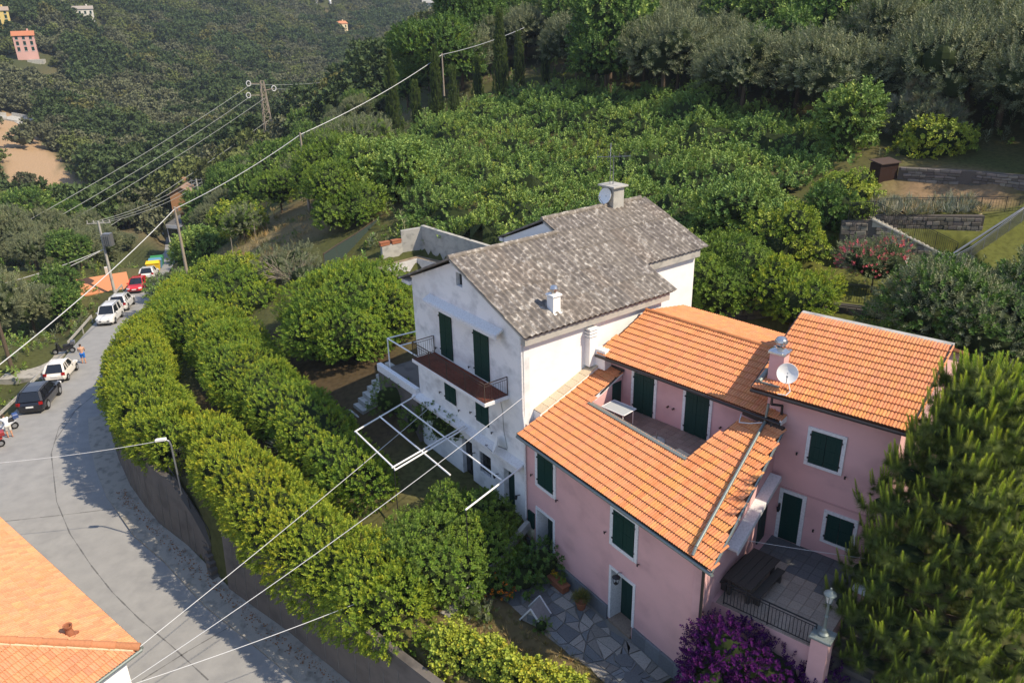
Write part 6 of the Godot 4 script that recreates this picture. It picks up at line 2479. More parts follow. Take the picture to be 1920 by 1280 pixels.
func body_mesh(bones: Array, cell: float, k: float) -> MB:
	# bones: [from, to, radius, radius, colour]; meshed as surface nets
	var lo := Vector3(1e9, 1e9, 1e9)
	var hi := -lo
	for q in bones:
		for i in 2:
			lo = lo.min(q[i] - Vector3.ONE * (float(q[2 + i]) + 0.06))
			hi = hi.max(q[i] + Vector3.ONE * (float(q[2 + i]) + 0.06))
	var nx := int((hi.x - lo.x) / cell) + 2
	var ny := int((hi.y - lo.y) / cell) + 2
	var nz := int((hi.z - lo.z) / cell) + 2
	var f := PackedFloat32Array()
	f.resize(nx * ny * nz)
	f.fill(1.0)
	for q in bones:
		var a: Vector3 = q[0]
		var ba: Vector3 = q[1] - q[0]
		var r0: float = q[2]
		var r1: float = q[3]
		var l2 := maxf(ba.length_squared(), 1e-8)
		var m := a.min(q[1]) - Vector3.ONE * (maxf(r0, r1) + 0.10) - lo
		var n := a.max(q[1]) + Vector3.ONE * (maxf(r0, r1) + 0.10) - lo
		for z in range(maxi(0, int(m.z / cell)), mini(nz, int(n.z / cell) + 1)):
			for y in range(maxi(0, int(m.y / cell)), mini(ny, int(n.y / cell) + 1)):
				for x in range(maxi(0, int(m.x / cell)), mini(nx, int(n.x / cell) + 1)):
					var p := lo + Vector3(x, y, z) * cell - a
					var t := clampf(p.dot(ba) / l2, 0.0, 1.0)
					var d := (p - ba * t).length() - lerpf(r0, r1, t)
					var i := (z * ny + y) * nx + x
					f[i] = blend_min(f[i], d, k)
	var at := {}
	var out := MB.new()
	var pos := []
	for z in nz - 1:
		for y in ny - 1:
			for x in nx - 1:
				var i := (z * ny + y) * nx + x
				var s := 0
				var c := Vector3.ZERO
				var n := 0
				for e in 12:
					var u := e / 4
					var j := e % 4
					var o0 := Vector3i.ZERO
					if u == 0:
						o0 = Vector3i(0, j & 1, j >> 1)
					elif u == 1:
						o0 = Vector3i(j & 1, 0, j >> 1)
					else:
						o0 = Vector3i(j & 1, j >> 1, 0)
					var o1 := o0
					o1[u] += 1
					var v0 := f[i + (o0.z * ny + o0.y) * nx + o0.x]
					var v1 := f[i + (o1.z * ny + o1.y) * nx + o1.x]
					if (v0 < 0) != (v1 < 0):
						c += Vector3(o0) + (Vector3(o1) - Vector3(o0)) * (v0 / (v0 - v1))
						n += 1
				if n:
					at[i] = pos.size()
					pos.append(lo + (Vector3(x, y, z) + c / n) * cell)
	var field := func(p: Vector3) -> Array:
		var best := 1e9
		var col := Color.WHITE
		var sm := 1.0
		for q in bones:
			var ba: Vector3 = q[1] - q[0]
			var t := clampf((p - q[0]).dot(ba) / maxf(ba.length_squared(), 1e-8), 0.0, 1.0)
			var d: float = (p - q[0] - ba * t).length() - lerpf(q[2], q[3], t)
			sm = blend_min(sm, d, k)
			if d < best:
				best = d
				col = q[4]
		return [sm, col]
	var nr := []
	var cl := []
	for p in pos:
		var w: Array = field.call(p)
		cl.append(w[1])
		var e := 0.01
		nr.append(Vector3(field.call(p + V(e, 0, 0))[0] - field.call(p - V(e, 0, 0))[0], field.call(p + V(0, e, 0))[0] - field.call(p - V(0, e, 0))[0], field.call(p + V(0, 0, e))[0] - field.call(p - V(0, 0, e))[0]).normalized())
	for z in range(1, nz - 1):
		for y in range(1, ny - 1):
			for x in range(1, nx - 1):
				var i := (z * ny + y) * nx + x
				for u in 3:
					var st: int = [1, nx, nx * ny][u]
					if (f[i] < 0) == (f[i + st] < 0):
						continue
					var s1: int = [nx, nx * ny, 1][u]
					var s2: int = [nx * ny, 1, nx][u]
					var q := [i, i - s1, i - s1 - s2, i - s2]
					var ok := true
					for w in q:
						ok = ok and at.has(w)
					if not ok:
						continue
					var g := [at[q[0]], at[q[1]], at[q[2]], at[q[3]]]
					if f[i] > 0:
						g.reverse()
					for tr in [[0, 1, 2], [0, 2, 3]]:
						for w in [tr[0], tr[2], tr[1]]:
							out.v.append(pos[g[w]])
							out.n.append(nr[g[w]])
							out.c.append(cl[g[w]])
	return out


func hand(b: Array, wrist: Vector3, dir: Vector3, across: Vector3, skin: Color) -> void:
	var palm := wrist + dir * 0.085
	b.append([wrist, palm, 0.028, 0.034, skin])
	for i in 4:
		var o := across * (0.028 - 0.019 * i)
		var l: float = [0.072, 0.082, 0.076, 0.058][i]
		var kn := palm + o
		var md := kn + (dir + across * (0.12 - 0.08 * i)) * l * 0.5
		b.append([kn, md, 0.0125, 0.011, skin])
		b.append([md, md + (dir * 0.8 + dir.cross(across) * 0.5).normalized() * l * 0.5, 0.011, 0.009, skin])
	b.append([wrist + dir * 0.03 + across * 0.03, wrist + dir * 0.075 + across * 0.07, 0.014, 0.011, skin])


func figure(label: String, at: Vector3, turn: float, lean: float, shirt: Color, shorts: Color, hair: Color, reach: float) -> void:
	var t := thing("person", label, "person", at, turn)
	var skin := Color(0.52, 0.29, 0.19)
	var hip := V(0, 0.92, 0)
	var up := V(0, cos(lean), -sin(lean))
	var chest := hip + up * 0.42
	var neck := hip + up * 0.56
	var headc := neck + (up * 0.6 + V(0, 0.4, -0.1)).normalized() * 0.15
	var b := [[hip - V(0.07, 0.02, 0), hip + V(0.07, -0.02, 0), 0.135, 0.135, shorts], [hip + up * 0.08, chest, 0.13, 0.16, shirt], [chest - V(0.10, 0, 0), chest + V(0.10, 0, 0), 0.125, 0.125, shirt], [neck - up * 0.05, headc - up * 0.05, 0.055, 0.055, skin]]
	for s in [-1, 1]:
		var h := hip + V(0.1 * s, -0.04, 0)
		var kn := V(0.11 * s, 0.49, -0.05 + 0.06 * s)
		var an := V(0.12 * s, 0.09, 0.05 * s)
		b.append([h, kn.lerp(h, 0.25), 0.115, 0.088, shorts])
		b.append([kn.lerp(h, 0.3), kn, 0.08, 0.058, skin])
		b.append([kn, an.lerp(kn, 0.6), 0.058, 0.06, skin])
		b.append([an.lerp(kn, 0.6), an, 0.06, 0.038, skin])
		b.append([an - V(0, 0.04, -0.04), an + V(0.02 * s, -0.055, -0.17), 0.042, 0.034, Color(0.4, 0.16, 0.1)])
		var sh := chest + up * 0.08 + V(0.19 * s, 0, 0)
		var el := sh + V(0.07 * s, -0.26, -0.10 - reach * 0.3)
		var wr := el + V(-0.02 * s, -0.16 + reach * 0.1, -0.19 - reach * 0.05)
		b.append([chest + V(0.14 * s, 0.05, 0), sh, 0.085, 0.062, shirt])
		b.append([sh, sh.lerp(el, 0.5), 0.062, 0.052, shirt])
		b.append([sh.lerp(el, 0.5), el, 0.048, 0.042, skin])
		b.append([el, wr, 0.042, 0.029, skin])
		hand(b, wr, (wr - el).normalized(), V(-s, 0, 0), skin)
	var m := body_mesh(b, 0.024, 0.03)
	var hb := [[headc + V(0, 0.03, 0.015), headc + V(0, 0.05, 0.0), 0.092, 0.092, hair], [headc + V(0, -0.05, -0.035), headc + V(0, 0.01, -0.03), 0.066, 0.078, skin], [headc + V(0, -0.01, -0.105), headc + V(0, -0.03, -0.118), 0.012, 0.016, skin], [headc + V(-0.085, -0.01, 0), headc + V(-0.09, 0.02, 0), 0.018, 0.018, skin], [headc + V(0.085, -0.01, 0), headc + V(0.09, 0.02, 0), 0.018, 0.018, skin], [headc + V(-0.032, 0.0, -0.096), headc + V(-0.03, 0.0, -0.096), 0.011, 0.011, Color(0.05, 0.04, 0.03)], [headc + V(0.032, 0.0, -0.096), headc + V(0.03, 0.0, -0.096), 0.011, 0.011, Color(0.05, 0.04, 0.03)], [headc + V(-0.02, -0.065, -0.093), headc + V(0.02, -0.065, -0.093), 0.009, 0.009, Color(0.3, 0.1, 0.08)]]
	var hm := body_mesh(hb, 0.011, 0.02)
	m.v.append_array(hm.v)
	m.n.append_array(hm.n)
	m.c.append_array(hm.c)
	part("body", m, M.cloth, t)


func people() -> void:
	figure("person in a white shirt and pale shorts leaning over the scooter at the left edge", V(-34.75, yr(-47.8), -47.8), 0.9, 0.45, Color(0.70, 0.73, 0.80), Color(0.62, 0.60, 0.56), Color(0.06, 0.045, 0.035), 0.9)
	figure("bare chested person in blue shorts standing beyond the small white car", V(-37.0, yr(-62.3), -62.3), 0.5, 0.12, Color(0.52, 0.30, 0.20), Color(0.03, 0.16, 0.55), Color(0.05, 0.035, 0.025), 0.2)


# ------------------------------------------------------------------ small things
func build_small_things() -> void:
	var g := frame(-40.4, V(9.86, 0, -25.72))
	var tr := thing("terrace_railing", "black iron railing along the front edge of the ground terrace", "railing")
	railing(tr, "rail", [V(0.55, 2.57, 4.78), V(3.72, 2.57, 4.78)], 0.92, M.black_iron, 0.12, 1.5, 0.011, g)
	var tb := thing("terrace_table", "long dark wooden table standing against the pink terrace wall", "table")
	tb.transform = g * Transform3D(Basis(UP, -0.06), V(0.88, 2.57, 3.3))
	for k in 4:
		var b := MB.new()
		b.bevel_box(V(-0.52 + k * 0.262, 0.72, -1.1), V(-0.52 + k * 0.262 + 0.252, 0.77, 1.1), 0.008)
		part("plank", b, M.dark_wood, tb)
	for z in [-0.9, 0.9]:
		var b := MB.new()
		b.bevel_box(V(-0.42, 0, z - 0.06), V(-0.3, 0.72, z + 0.06), 0.01)
		part("leg", b, M.dark_wood, tb)
		var c := MB.new()
		c.bevel_box(V(0.3, 0, z - 0.06), V(0.42, 0.72, z + 0.06), 0.01)
		part("leg", c, M.dark_wood, tb)
	for s in [-1, 1]:
		var bn := thing("bench", ["dark bench on the wall side of the terrace table", "dark bench on the open side of the terrace table"][(s + 1) / 2], "bench")
		bn.transform = g * Transform3D(Basis(UP, -0.06), V(0.88 + 0.62 * s, 2.57, 3.3))
		var b := MB.new()
		b.bevel_box(V(-0.15, 0.4, -1.0), V(0.15, 0.45, 1.0), 0.008)
		part("seat", b, M.dark_wood, bn)
		for z in [-0.8, 0.8]:
			var c := MB.new()
			c.bevel_box(V(-0.12, 0, z - 0.04), V(0.12, 0.4, z + 0.04), 0.008)
			part("leg", c, M.dark_wood, bn)
	garden_lamp("ornate grey lantern on a turned post standing on the terrace pillar", g * V(3.98, 3.30, 4.88), 1.75, M.zinc)
	garden_lamp("slim green garden lamp at the top of the lawn railing", V(34.6, 8.4, -50.9), 2.3, M.green_shutter)
	# things on the roof terrace
	var m := frame(-46.9, V(4.87, 0, -31.17))
	var gt := thing("glass_table", "low glass topped table in the corner of the roof terrace", "table")
	gt.transform = m * Transform3D(Basis(), V(0.85, 5.5, 1.35))
	var top := MB.new()
	top.col = Color(0.40, 0.42, 0.43)
	top.bevel_box(V(-0.6, 0.68, -0.42), V(0.6, 0.71, 0.42), 0.01)
	part("table_top", top, M.plastic, gt)
	var fr := MB.new()
	fr.path([V(-0.6, 0.70, -0.42), V(0.6, 0.70, -0.42), V(0.6, 0.70, 0.42), V(-0.6, 0.70, 0.42), V(-0.6, 0.70, -0.42)], 0.02, 6)
	part("rim", fr, M.white_paint, gt)
	for q in [V(-0.5, 0, -0.34), V(0.5, 0, -0.34), V(0.5, 0, 0.34), V(-0.5, 0, 0.34)]:
		var l := MB.new()
		l.tube(q, q + UP * 0.69, 0.02, 0.02, 6)
		part("leg", l, M.white_paint, gt)
	var us := thing("umbrella_stand", "round parasol base with a short tube on the roof terrace", "parasol base")
	us.transform = m * Transform3D(Basis(), V(3.0, 5.5, 1.55))
	var b2 := MB.new()
	b2.col = Color(0.5, 0.47, 0.42)
	b2.lathe([Vector2(0.36, 0), Vector2(0.36, 0.05), Vector2(0.3, 0.1), Vector2(0.06, 0.14), Vector2(0, 0.14)], Vector3.ZERO, 20)
	part("base", b2, M.plain, us)
	var b3 := MB.new()
	b3.tube(V(0, 0.1, 0), V(0, 0.42, 0), 0.03, 0.03, 8)
	part("tube", b3, M.grey_iron, us)
	for k in 2:
		var sl := thing("stone_slab", ["beige stone slab leaning by the roof terrace edge near the parasol base", "beige stone slab at the right corner of the roof terrace edge"][k], "stone slab")
		sl.transform = m * Transform3D(Basis(UP, -0.16), V([3.15, 4.35][k], 5.52, [1.95, 1.72][k]))
		var s := MB.new()
		s.bevel_box(V(-0.32, 0, -0.17), V(0.32, 0.12, 0.17), 0.02)
		part("slab", s, M.coping, sl)
	# lantern over the nearest front door
	var pf := frame(-56.1, V(6.26, 0, -21.23))
	var wl := thing("wall_lantern", "black iron lantern hanging beside the nearer front door of the pink house", "lantern")
	wl.transform = pf * Transform3D(Basis(), V(-3.95, 1.62, 0.0))
	var w := MB.new()
	w.path([V(0, 0.12, 0.02), V(0, 0.22, 0.22), V(0, 0.10, 0.32)], 0.014, 6)
	part("bracket", w, M.black_iron, wl)
	var lc := MB.new()
	for q in [V(-0.1, 0, -0.1), V(0.1, 0, -0.1), V(0.1, 0, 0.1), V(-0.1, 0, 0.1)]:
		lc.tube(V(0, 0, 0.32) + q + UP * 0.05, V(0, 0, 0.32) + q * 0.6 - UP * 0.26, 0.012, 0.012, 5)
	lc.lathe([Vector2(0.17, 0.05), Vector2(0.06, 0.13), Vector2(0, 0.14)], V(0, 0, 0.32), 8)
	lc.lathe([Vector2(0.0, -0.28), Vector2(0.08, -0.26), Vector2(0.08, -0.24)], V(0, 0, 0.32), 8)
	part("cage", lc, M.black_iron, wl)
	# upper garden furniture behind the oleander
	for k in 1:
		var c := thing("garden_chair", "white plastic garden chair beside the stone wall behind the oleander", "chair", V(25.9, 5.55, -48.6), 0.8)
		var s := MB.new()
		s.bevel_box(V(-0.26, 0.40, -0.25), V(0.26, 0.45, 0.25), 0.02)
		part("seat", s, M.white_paint, c)
		var bk := MB.new()
		bk.bevel_box(V(-0.26, 0.45, -0.28), V(0.26, 0.92, -0.23), 0.02)
		part("backrest", bk, M.white_paint, c)
		for q in [V(-0.24, 0, -0.24), V(0.24, 0, -0.24), V(-0.24, 0, 0.24), V(0.24, 0, 0.24)]:
			var l := MB.new()
			l.tube(q, q + UP * 0.42, 0.025, 0.025, 6)
			part("leg", l, M.white_paint, c)
	var gtb := thing("garden_table", "white oval garden table beside the stone wall", "table", V(25.0, 5.55, -48.9), 0.3)
	var tt := MB.new()
	tt.lathe([Vector2(0, 0.70), Vector2(0.62, 0.70), Vector2(0.65, 0.73), Vector2(0.62, 0.76), Vector2(0, 0.76)], Vector3.ZERO, 20)
	part("table_top", tt, M.dish, gtb)
	for k in 3:
		var l := MB.new()
		var a := TAU * k / 3.0
		l.tube(V(0.45 * cos(a), 0, 0.45 * sin(a)), V(0.2 * cos(a), 0.72, 0.2 * sin(a)), 0.03, 0.03, 6)
		part("leg", l, M.dish, gtb)
	# stakes of the kitchen garden
	for q in [[V(-26.9, 0, -74.0), 2.0], [V(-25.6, 0, -82.5), 2.4], [V(-23.2, 0, -88.0), 2.6], [V(-25.2, 0, -76.2), 1.7]]:
		var p: Vector3 = q[0]
		p.y = height(p.x, p.z)
		var t := thing("garden_stake", "thin wooden stake standing in the kitchen garden", "stake", p, 0.0, "stakes in the kitchen garden")
		var b := MB.new()
		b.tube(V(0, -0.2, 0), V(0.06, q[1], 0.02), 0.04, 0.03, 6)
		part("stake", b, M.pole_wood, t)


func garden_lamp(label: String, at: Vector3, h: float, m: Material) -> void:
	var t := thing("lamp_post", label, "lamp post", at)
	var p := MB.new()
	var k := h / 1.75
	p.lathe([Vector2(0.0, 0), Vector2(0.17, 0), Vector2(0.17, 0.06), Vector2(0.11, 0.12), Vector2(0.09, 0.22), Vector2(0.055, 0.28), Vector2(0.045, 0.7 * k), Vector2(0.07, 0.74 * k), Vector2(0.045, 0.78 * k), Vector2(0.04, h - 0.55), Vector2(0.09, h - 0.48), Vector2(0.0, h - 0.46)], Vector3.ZERO, 14)
	part("post", p, m, t)
	var c := MB.new()
	for i in 6:
		var a := TAU * i / 6.0
		var e := V(cos(a), 0, sin(a))
		c.tube(V(0, h - 0.47, 0) + e * 0.09, V(0, h - 0.14, 0) + e * 0.16, 0.014, 0.014, 5)
	c.lathe([Vector2(0.2, h - 0.15), Vector2(0.19, h - 0.11), Vector2(0.09, h - 0.02), Vector2(0.05, h + 0.02), Vector2(0.03, h + 0.1), Vector2(0, h + 0.12)], Vector3.ZERO, 12)
	part("lantern_frame", c, m, t)
	var gl := MB.new()
	gl.col = Color(0.62, 0.64, 0.64)
	gl.lathe([Vector2(0.075, h - 0.46), Vector2(0.145, h - 0.15)], Vector3.ZERO, 6)
	part("lantern_glass", gl, M.plastic, t)


# ------------------------------------------------------------------ plants
func turned(r: RandomNumberGenerator, dir: Vector3, jitter: float) -> Basis:
	var y := (dir + Vector3(r.randfn(), r.randfn(), r.randfn()) * jitter * 0.6).normalized()
	var h := Vector3(r.randfn(), r.randfn(), r.randfn())
	var x := h.cross(y).normalized()
	return Basis(x, y, x.cross(y))


func sprig(n: int, stem: float, ll: float, lw: float, spread: float, c0: Color, c1: Color, tints: Array, sd: int, tip := 0.0, fold := 0.25) -> Dictionary:
	var r := RandomNumberGenerator.new()
	r.seed = sd
	var b := MB.new()
	for i in n:
		var s := (i + 0.5) / n
		var a := i * 2.39996 + r.randf() * 0.5
		var out := V(cos(a), 0, sin(a))
		var tilt := spread * (1.0 - 0.55 * s) + 0.25 * r.randfn()
		var d := (UP * cos(tilt) + out * sin(tilt)).normalized()
		var p := UP * stem * (0.15 + 0.85 * s) + out * 0.02
		var sd2 := d.cross(UP if absf(d.y) < 0.9 else out).normalized()
		var nm := sd2.cross(d).normalized()
		if nm.y < 0:
			nm = -nm
			sd2 = -sd2
		var l := ll * (0.7 + 0.5 * r.randf())
		var w := lw * (0.75 + 0.5 * r.randf()) * 0.5
		b.col = c0.lerp(c1, clampf(s * tip + r.randf() * (1.0 - tip * 0.5), 0, 1)) * (0.8 + 0.4 * r.randf())
		var m := p + d * l * 0.48 - nm * l * 0.06
		var e := p + d * l
		var q1 := m + sd2 * w + nm * w * fold * 2.0
		var q2 := m - sd2 * w + nm * w * fold * 2.0
		b.tri(p, q1, e)
		b.tri(p, e, q2)
	return tinted(b, tints)


func tinted(b: MB, tints: Array) -> Dictionary:
	var cs := []
	for t in tints:
		var k := PackedColorArray()
		for c in b.c:
			k.append(c * t)
		cs.append(k)
	return {"v": b.v, "n": b.n, "c": cs}


func make_sprigs() -> void:
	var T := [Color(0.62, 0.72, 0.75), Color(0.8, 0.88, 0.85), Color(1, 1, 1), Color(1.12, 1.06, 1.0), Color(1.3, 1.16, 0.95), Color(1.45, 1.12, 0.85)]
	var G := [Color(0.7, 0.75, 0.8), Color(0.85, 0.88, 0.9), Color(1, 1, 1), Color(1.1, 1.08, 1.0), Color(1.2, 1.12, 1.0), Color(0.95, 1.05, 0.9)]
	sprigs.laurel = sprig(15, 0.24, 0.105, 0.056, 1.35, Color(0.120, 0.210, 0.023), Color(0.270, 0.345, 0.034), T, 1, 0.7)
	sprigs.bush = sprig(14, 0.25, 0.115, 0.058, 1.35, Color(0.089, 0.176, 0.021), Color(0.192, 0.291, 0.034), T, 2, 0.5)
	sprigs.green = sprig(14, 0.28, 0.125, 0.062, 1.4, Color(0.085, 0.150, 0.023), Color(0.156, 0.227, 0.039), G, 3, 0.4)
	sprigs.olive = sprig(26, 0.62, 0.16, 0.042, 1.1, Color(0.115, 0.142, 0.074), Color(0.223, 0.243, 0.142), G, 4, 0.3)
	sprigs.bramble = sprig(14, 0.62, 0.17, 0.10, 1.25, Color(0.099, 0.183, 0.039), Color(0.214, 0.305, 0.078), T, 5, 0.5)
	sprigs.oak = sprig(16, 0.55, 0.19, 0.11, 1.3, Color(0.049, 0.112, 0.022), Color(0.108, 0.189, 0.041), G, 6, 0.4)
	sprigs.cypress = sprig(26, 0.55, 0.17, 0.05, 0.5, Color(0.075, 0.125, 0.032), Color(0.135, 0.185, 0.05), G, 7, 0.5)
	sprigs.ivy = sprig(10, 0.26, 0.125, 0.105, 1.35, Color(0.157, 0.222, 0.029), Color(0.331, 0.395, 0.057), T, 8, 0.4)
	sprigs.oleander = sprig(18, 0.5, 0.15, 0.03, 0.9, Color(0.132, 0.168, 0.084), Color(0.204, 0.240, 0.120), G, 9, 0.3)
	sprigs.pink = sprig(8, 0.22, 0.09, 0.08, 1.2, Color(0.550, 0.080, 0.130), Color(0.700, 0.160, 0.200), G, 10, 0.2)
	sprigs.purple = sprig(14, 0.34, 0.10, 0.085, 1.3, Color(0.028, 0.002, 0.045), Color(0.07, 0.004, 0.10), G, 11, 0.5)
	sprigs.grass = sprig(9, 0.06, 0.62, 0.022, 0.55, Color(0.12, 0.15, 0.035), Color(0.22, 0.22, 0.07), T, 12, 0.2)
	sprigs.dry = sprig(9, 0.06, 0.7, 0.025, 0.5, Color(0.30, 0.24, 0.12), Color(0.42, 0.34, 0.18), T, 13, 0.2)
	sprigs.flower = sprig(10, 0.34, 0.09, 0.08, 1.1, Color(0.10, 0.15, 0.03), Color(0.75, 0.45, 0.02), G, 14, 0.9)
	sprigs.orange = sprig(8, 0.3, 0.09, 0.08, 1.1, Color(0.12, 0.13, 0.03), Color(0.75, 0.2, 0.01), G, 15, 0.9)
	sprigs.agave = sprig(26, 0.12, 0.85, 0.085, 1.3, Color(0.16, 0.20, 0.15), Color(0.30, 0.31, 0.20), G, 16, 0.2, 0.6)
	sprigs.lavender = sprig(16, 0.12, 0.42, 0.03, 0.75, Color(0.242, 0.253, 0.187), Color(0.352, 0.352, 0.286), T, 17, 0.3)
	sprigs.clump = sprig(9, 1.1, 0.95, 0.62, 1.3, Color(0.8, 0.8, 0.8), Color(1.15, 1.15, 1.1), [Color(1, 1, 1), Color(0.85, 0.87, 0.85), Color(1.12, 1.12, 1.08)], 18, 0.3)
	# pine shoot: upright candle of needles
	var r := RandomNumberGenerator.new()
	r.seed = 5
	var b := MB.new()
	for i in 64:
		var s := i / 64.0
		var a := i * 2.39996
		var o := V(cos(a), 0, sin(a))
		var d := (UP * (0.62 + 0.5 * s) + o * (0.75 - 0.45 * s)).normalized()
		var p := UP * 0.5 * s
		var w := d.cross(UP).normalized() * 0.011
		b.col = Color(0.09, 0.145, 0.025).lerp(Color(0.52, 0.60, 0.09), pow(s, 0.9)) * (0.85 + 0.3 * r.randf())
		b.tri(p - w, p + w, p + d * (0.17 - 0.06 * s))
	sprigs.pine = tinted(b, G)
	var c := MB.new()
	for i in 70:
		var a := i * 2.39996
		var y := 1.0 - 1.6 * i / 70.0
		var d := V(cos(a) * sqrt(maxf(0.0, 1 - y * y)), y, sin(a) * sqrt(maxf(0.0, 1 - y * y)))
		var w := d.cross(V(0.3, 1, 0.2)).normalized() * 0.009
		c.col = Color(0.065, 0.10, 0.022).lerp(Color(0.17, 0.21, 0.05), r.randf())
		c.tri(-w, w, d * 0.26)
	sprigs.needle = tinted(c, G)


func lumpy(b: MB, c: Vector3, r: Vector3, amp := 0.18, rows := 9, seg := 14) -> void:
	var g := []
	for i in rows + 1:
		var row := []
		var t := PI * i / rows
		for k in seg:
			var a := TAU * k / seg
			var d := V(sin(t) * cos(a), cos(t), sin(t) * sin(a))
			row.append(c + d * r * (1.0 + amp * lump.get_noise_3dv(c + d * r * 1.2) * 2.0))
		g.append(row)
	for i in rows:
		for k in seg:
			var k2 := (k + 1) % seg
			b.quad(g[i + 1][k], g[i][k], g[i][k2], g[i + 1][k2])


func crown(b: MB, core: MB, blobs: Array, kinds: Array, density: float, scale: float, up_bias := 0.4, low := -0.55, bias := 0.0) -> void:
	# blobs: [centre, radii]; kinds: templates with equal share
	for bi in blobs.size():
		var c: Vector3 = blobs[bi][0]
		var r: Vector3 = blobs[bi][1]
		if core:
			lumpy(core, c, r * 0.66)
		var area := 4.0 * PI * pow((pow(r.x * r.y, 1.6) + pow(r.x * r.z, 1.6) + pow(r.y * r.z, 1.6)) / 3.0, 1.0 / 1.6)
		var tone := rng.randf() - 0.5
		for i in int(area * density):
			var u := Vector3(rng.randfn(), rng.randfn(), rng.randfn()).normalized()
			if u.y < low:
				continue
			var f := 0.80 + 0.22 * rng.randf()
			var p := c + u * r * f
			p += u * 0.9 * minf(r.x, 2.0) * 0.3 * lump.get_noise_3dv(p * 1.3)
			var hid := false
			for bj in blobs.size():
				if bj != bi:
					var q: Vector3 = (p - blobs[bj][0]) / (blobs[bj][1] as Vector3)
					if q.length_squared() < 0.55:
						hid = true
						break
			if hid:
				continue
			var dir := (u / r).normalized() + UP * up_bias
			var k: Dictionary = kinds[rng.randi() % kinds.size()]
			var t := clampi(int(2.5 + 3.2 * lump.get_noise_3dv(p * 0.8 + V(50, 0, 0)) + tone * 1.5 + bias + rng.randfn() * 0.9), 0, 5)
			b.stamp(k, Transform3D(turned(rng, dir, 0.45) * (scale * (0.75 + 0.5 * rng.randf())), p), t)


func tree_parts(b: MB, base: Vector3, blobs: Array, r: float) -> void:
	var top: Vector3 = base
	for q in blobs:
		top += (q[0] - base) / blobs.size()
	var mid := base.lerp(top, 0.6)
	b.tube(base - UP * 0.4, mid, r, r * 0.6, 8, false)
	for q in blobs:
		var e: Vector3 = (q[0] as Vector3).lerp(mid, 0.15)
		var k := mid.lerp(e, 0.5) + UP * 0.2
		b.tube(mid, k, r * 0.5, r * 0.3, 6, false)
		b.tube(k, e, r * 0.3, r * 0.1, 5, false)


func plant(called: String, label: String, category: String, base: Vector3, blobs: Array, kinds: Array, density: float, scale: float, trunk := 0.12, group := "", up_bias := 0.4, bias := 0.0, m: Material = null) -> Node3D:
	# blobs relative to the base
	var t := thing(called, label, category, base, 0.0, group)
	if trunk > 0.0:
		var w := MB.new()
		tree_parts(w, Vector3.ZERO, blobs, trunk)
		part("trunk", w, M.bark, t)
	var b := MB.new()
	var core := MB.new()
	crown(b, core, blobs, kinds, density, scale, up_bias, -0.6, bias)
	part("crown", b, m if m else M.leaf, t)
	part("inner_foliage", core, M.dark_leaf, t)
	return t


func blobs_for(r: Vector3, n: int, cy: float, sd: int) -> Array:
	var q := RandomNumberGenerator.new()
	q.seed = sd
	var out := [[V(0, cy, 0), r * 0.72]]
	for i in n:
		var a := TAU * i / n + q.randf() * 0.6
		var e := q.randf() * 1.5 - 0.45
		var d := V(cos(a) * cos(e), sin(e), sin(a) * cos(e))
		var k := 0.38 + 0.2 * q.randf()
		out.append([V(0, cy, 0) + d * r * (1.0 - k * 0.75), r * k])
	return out


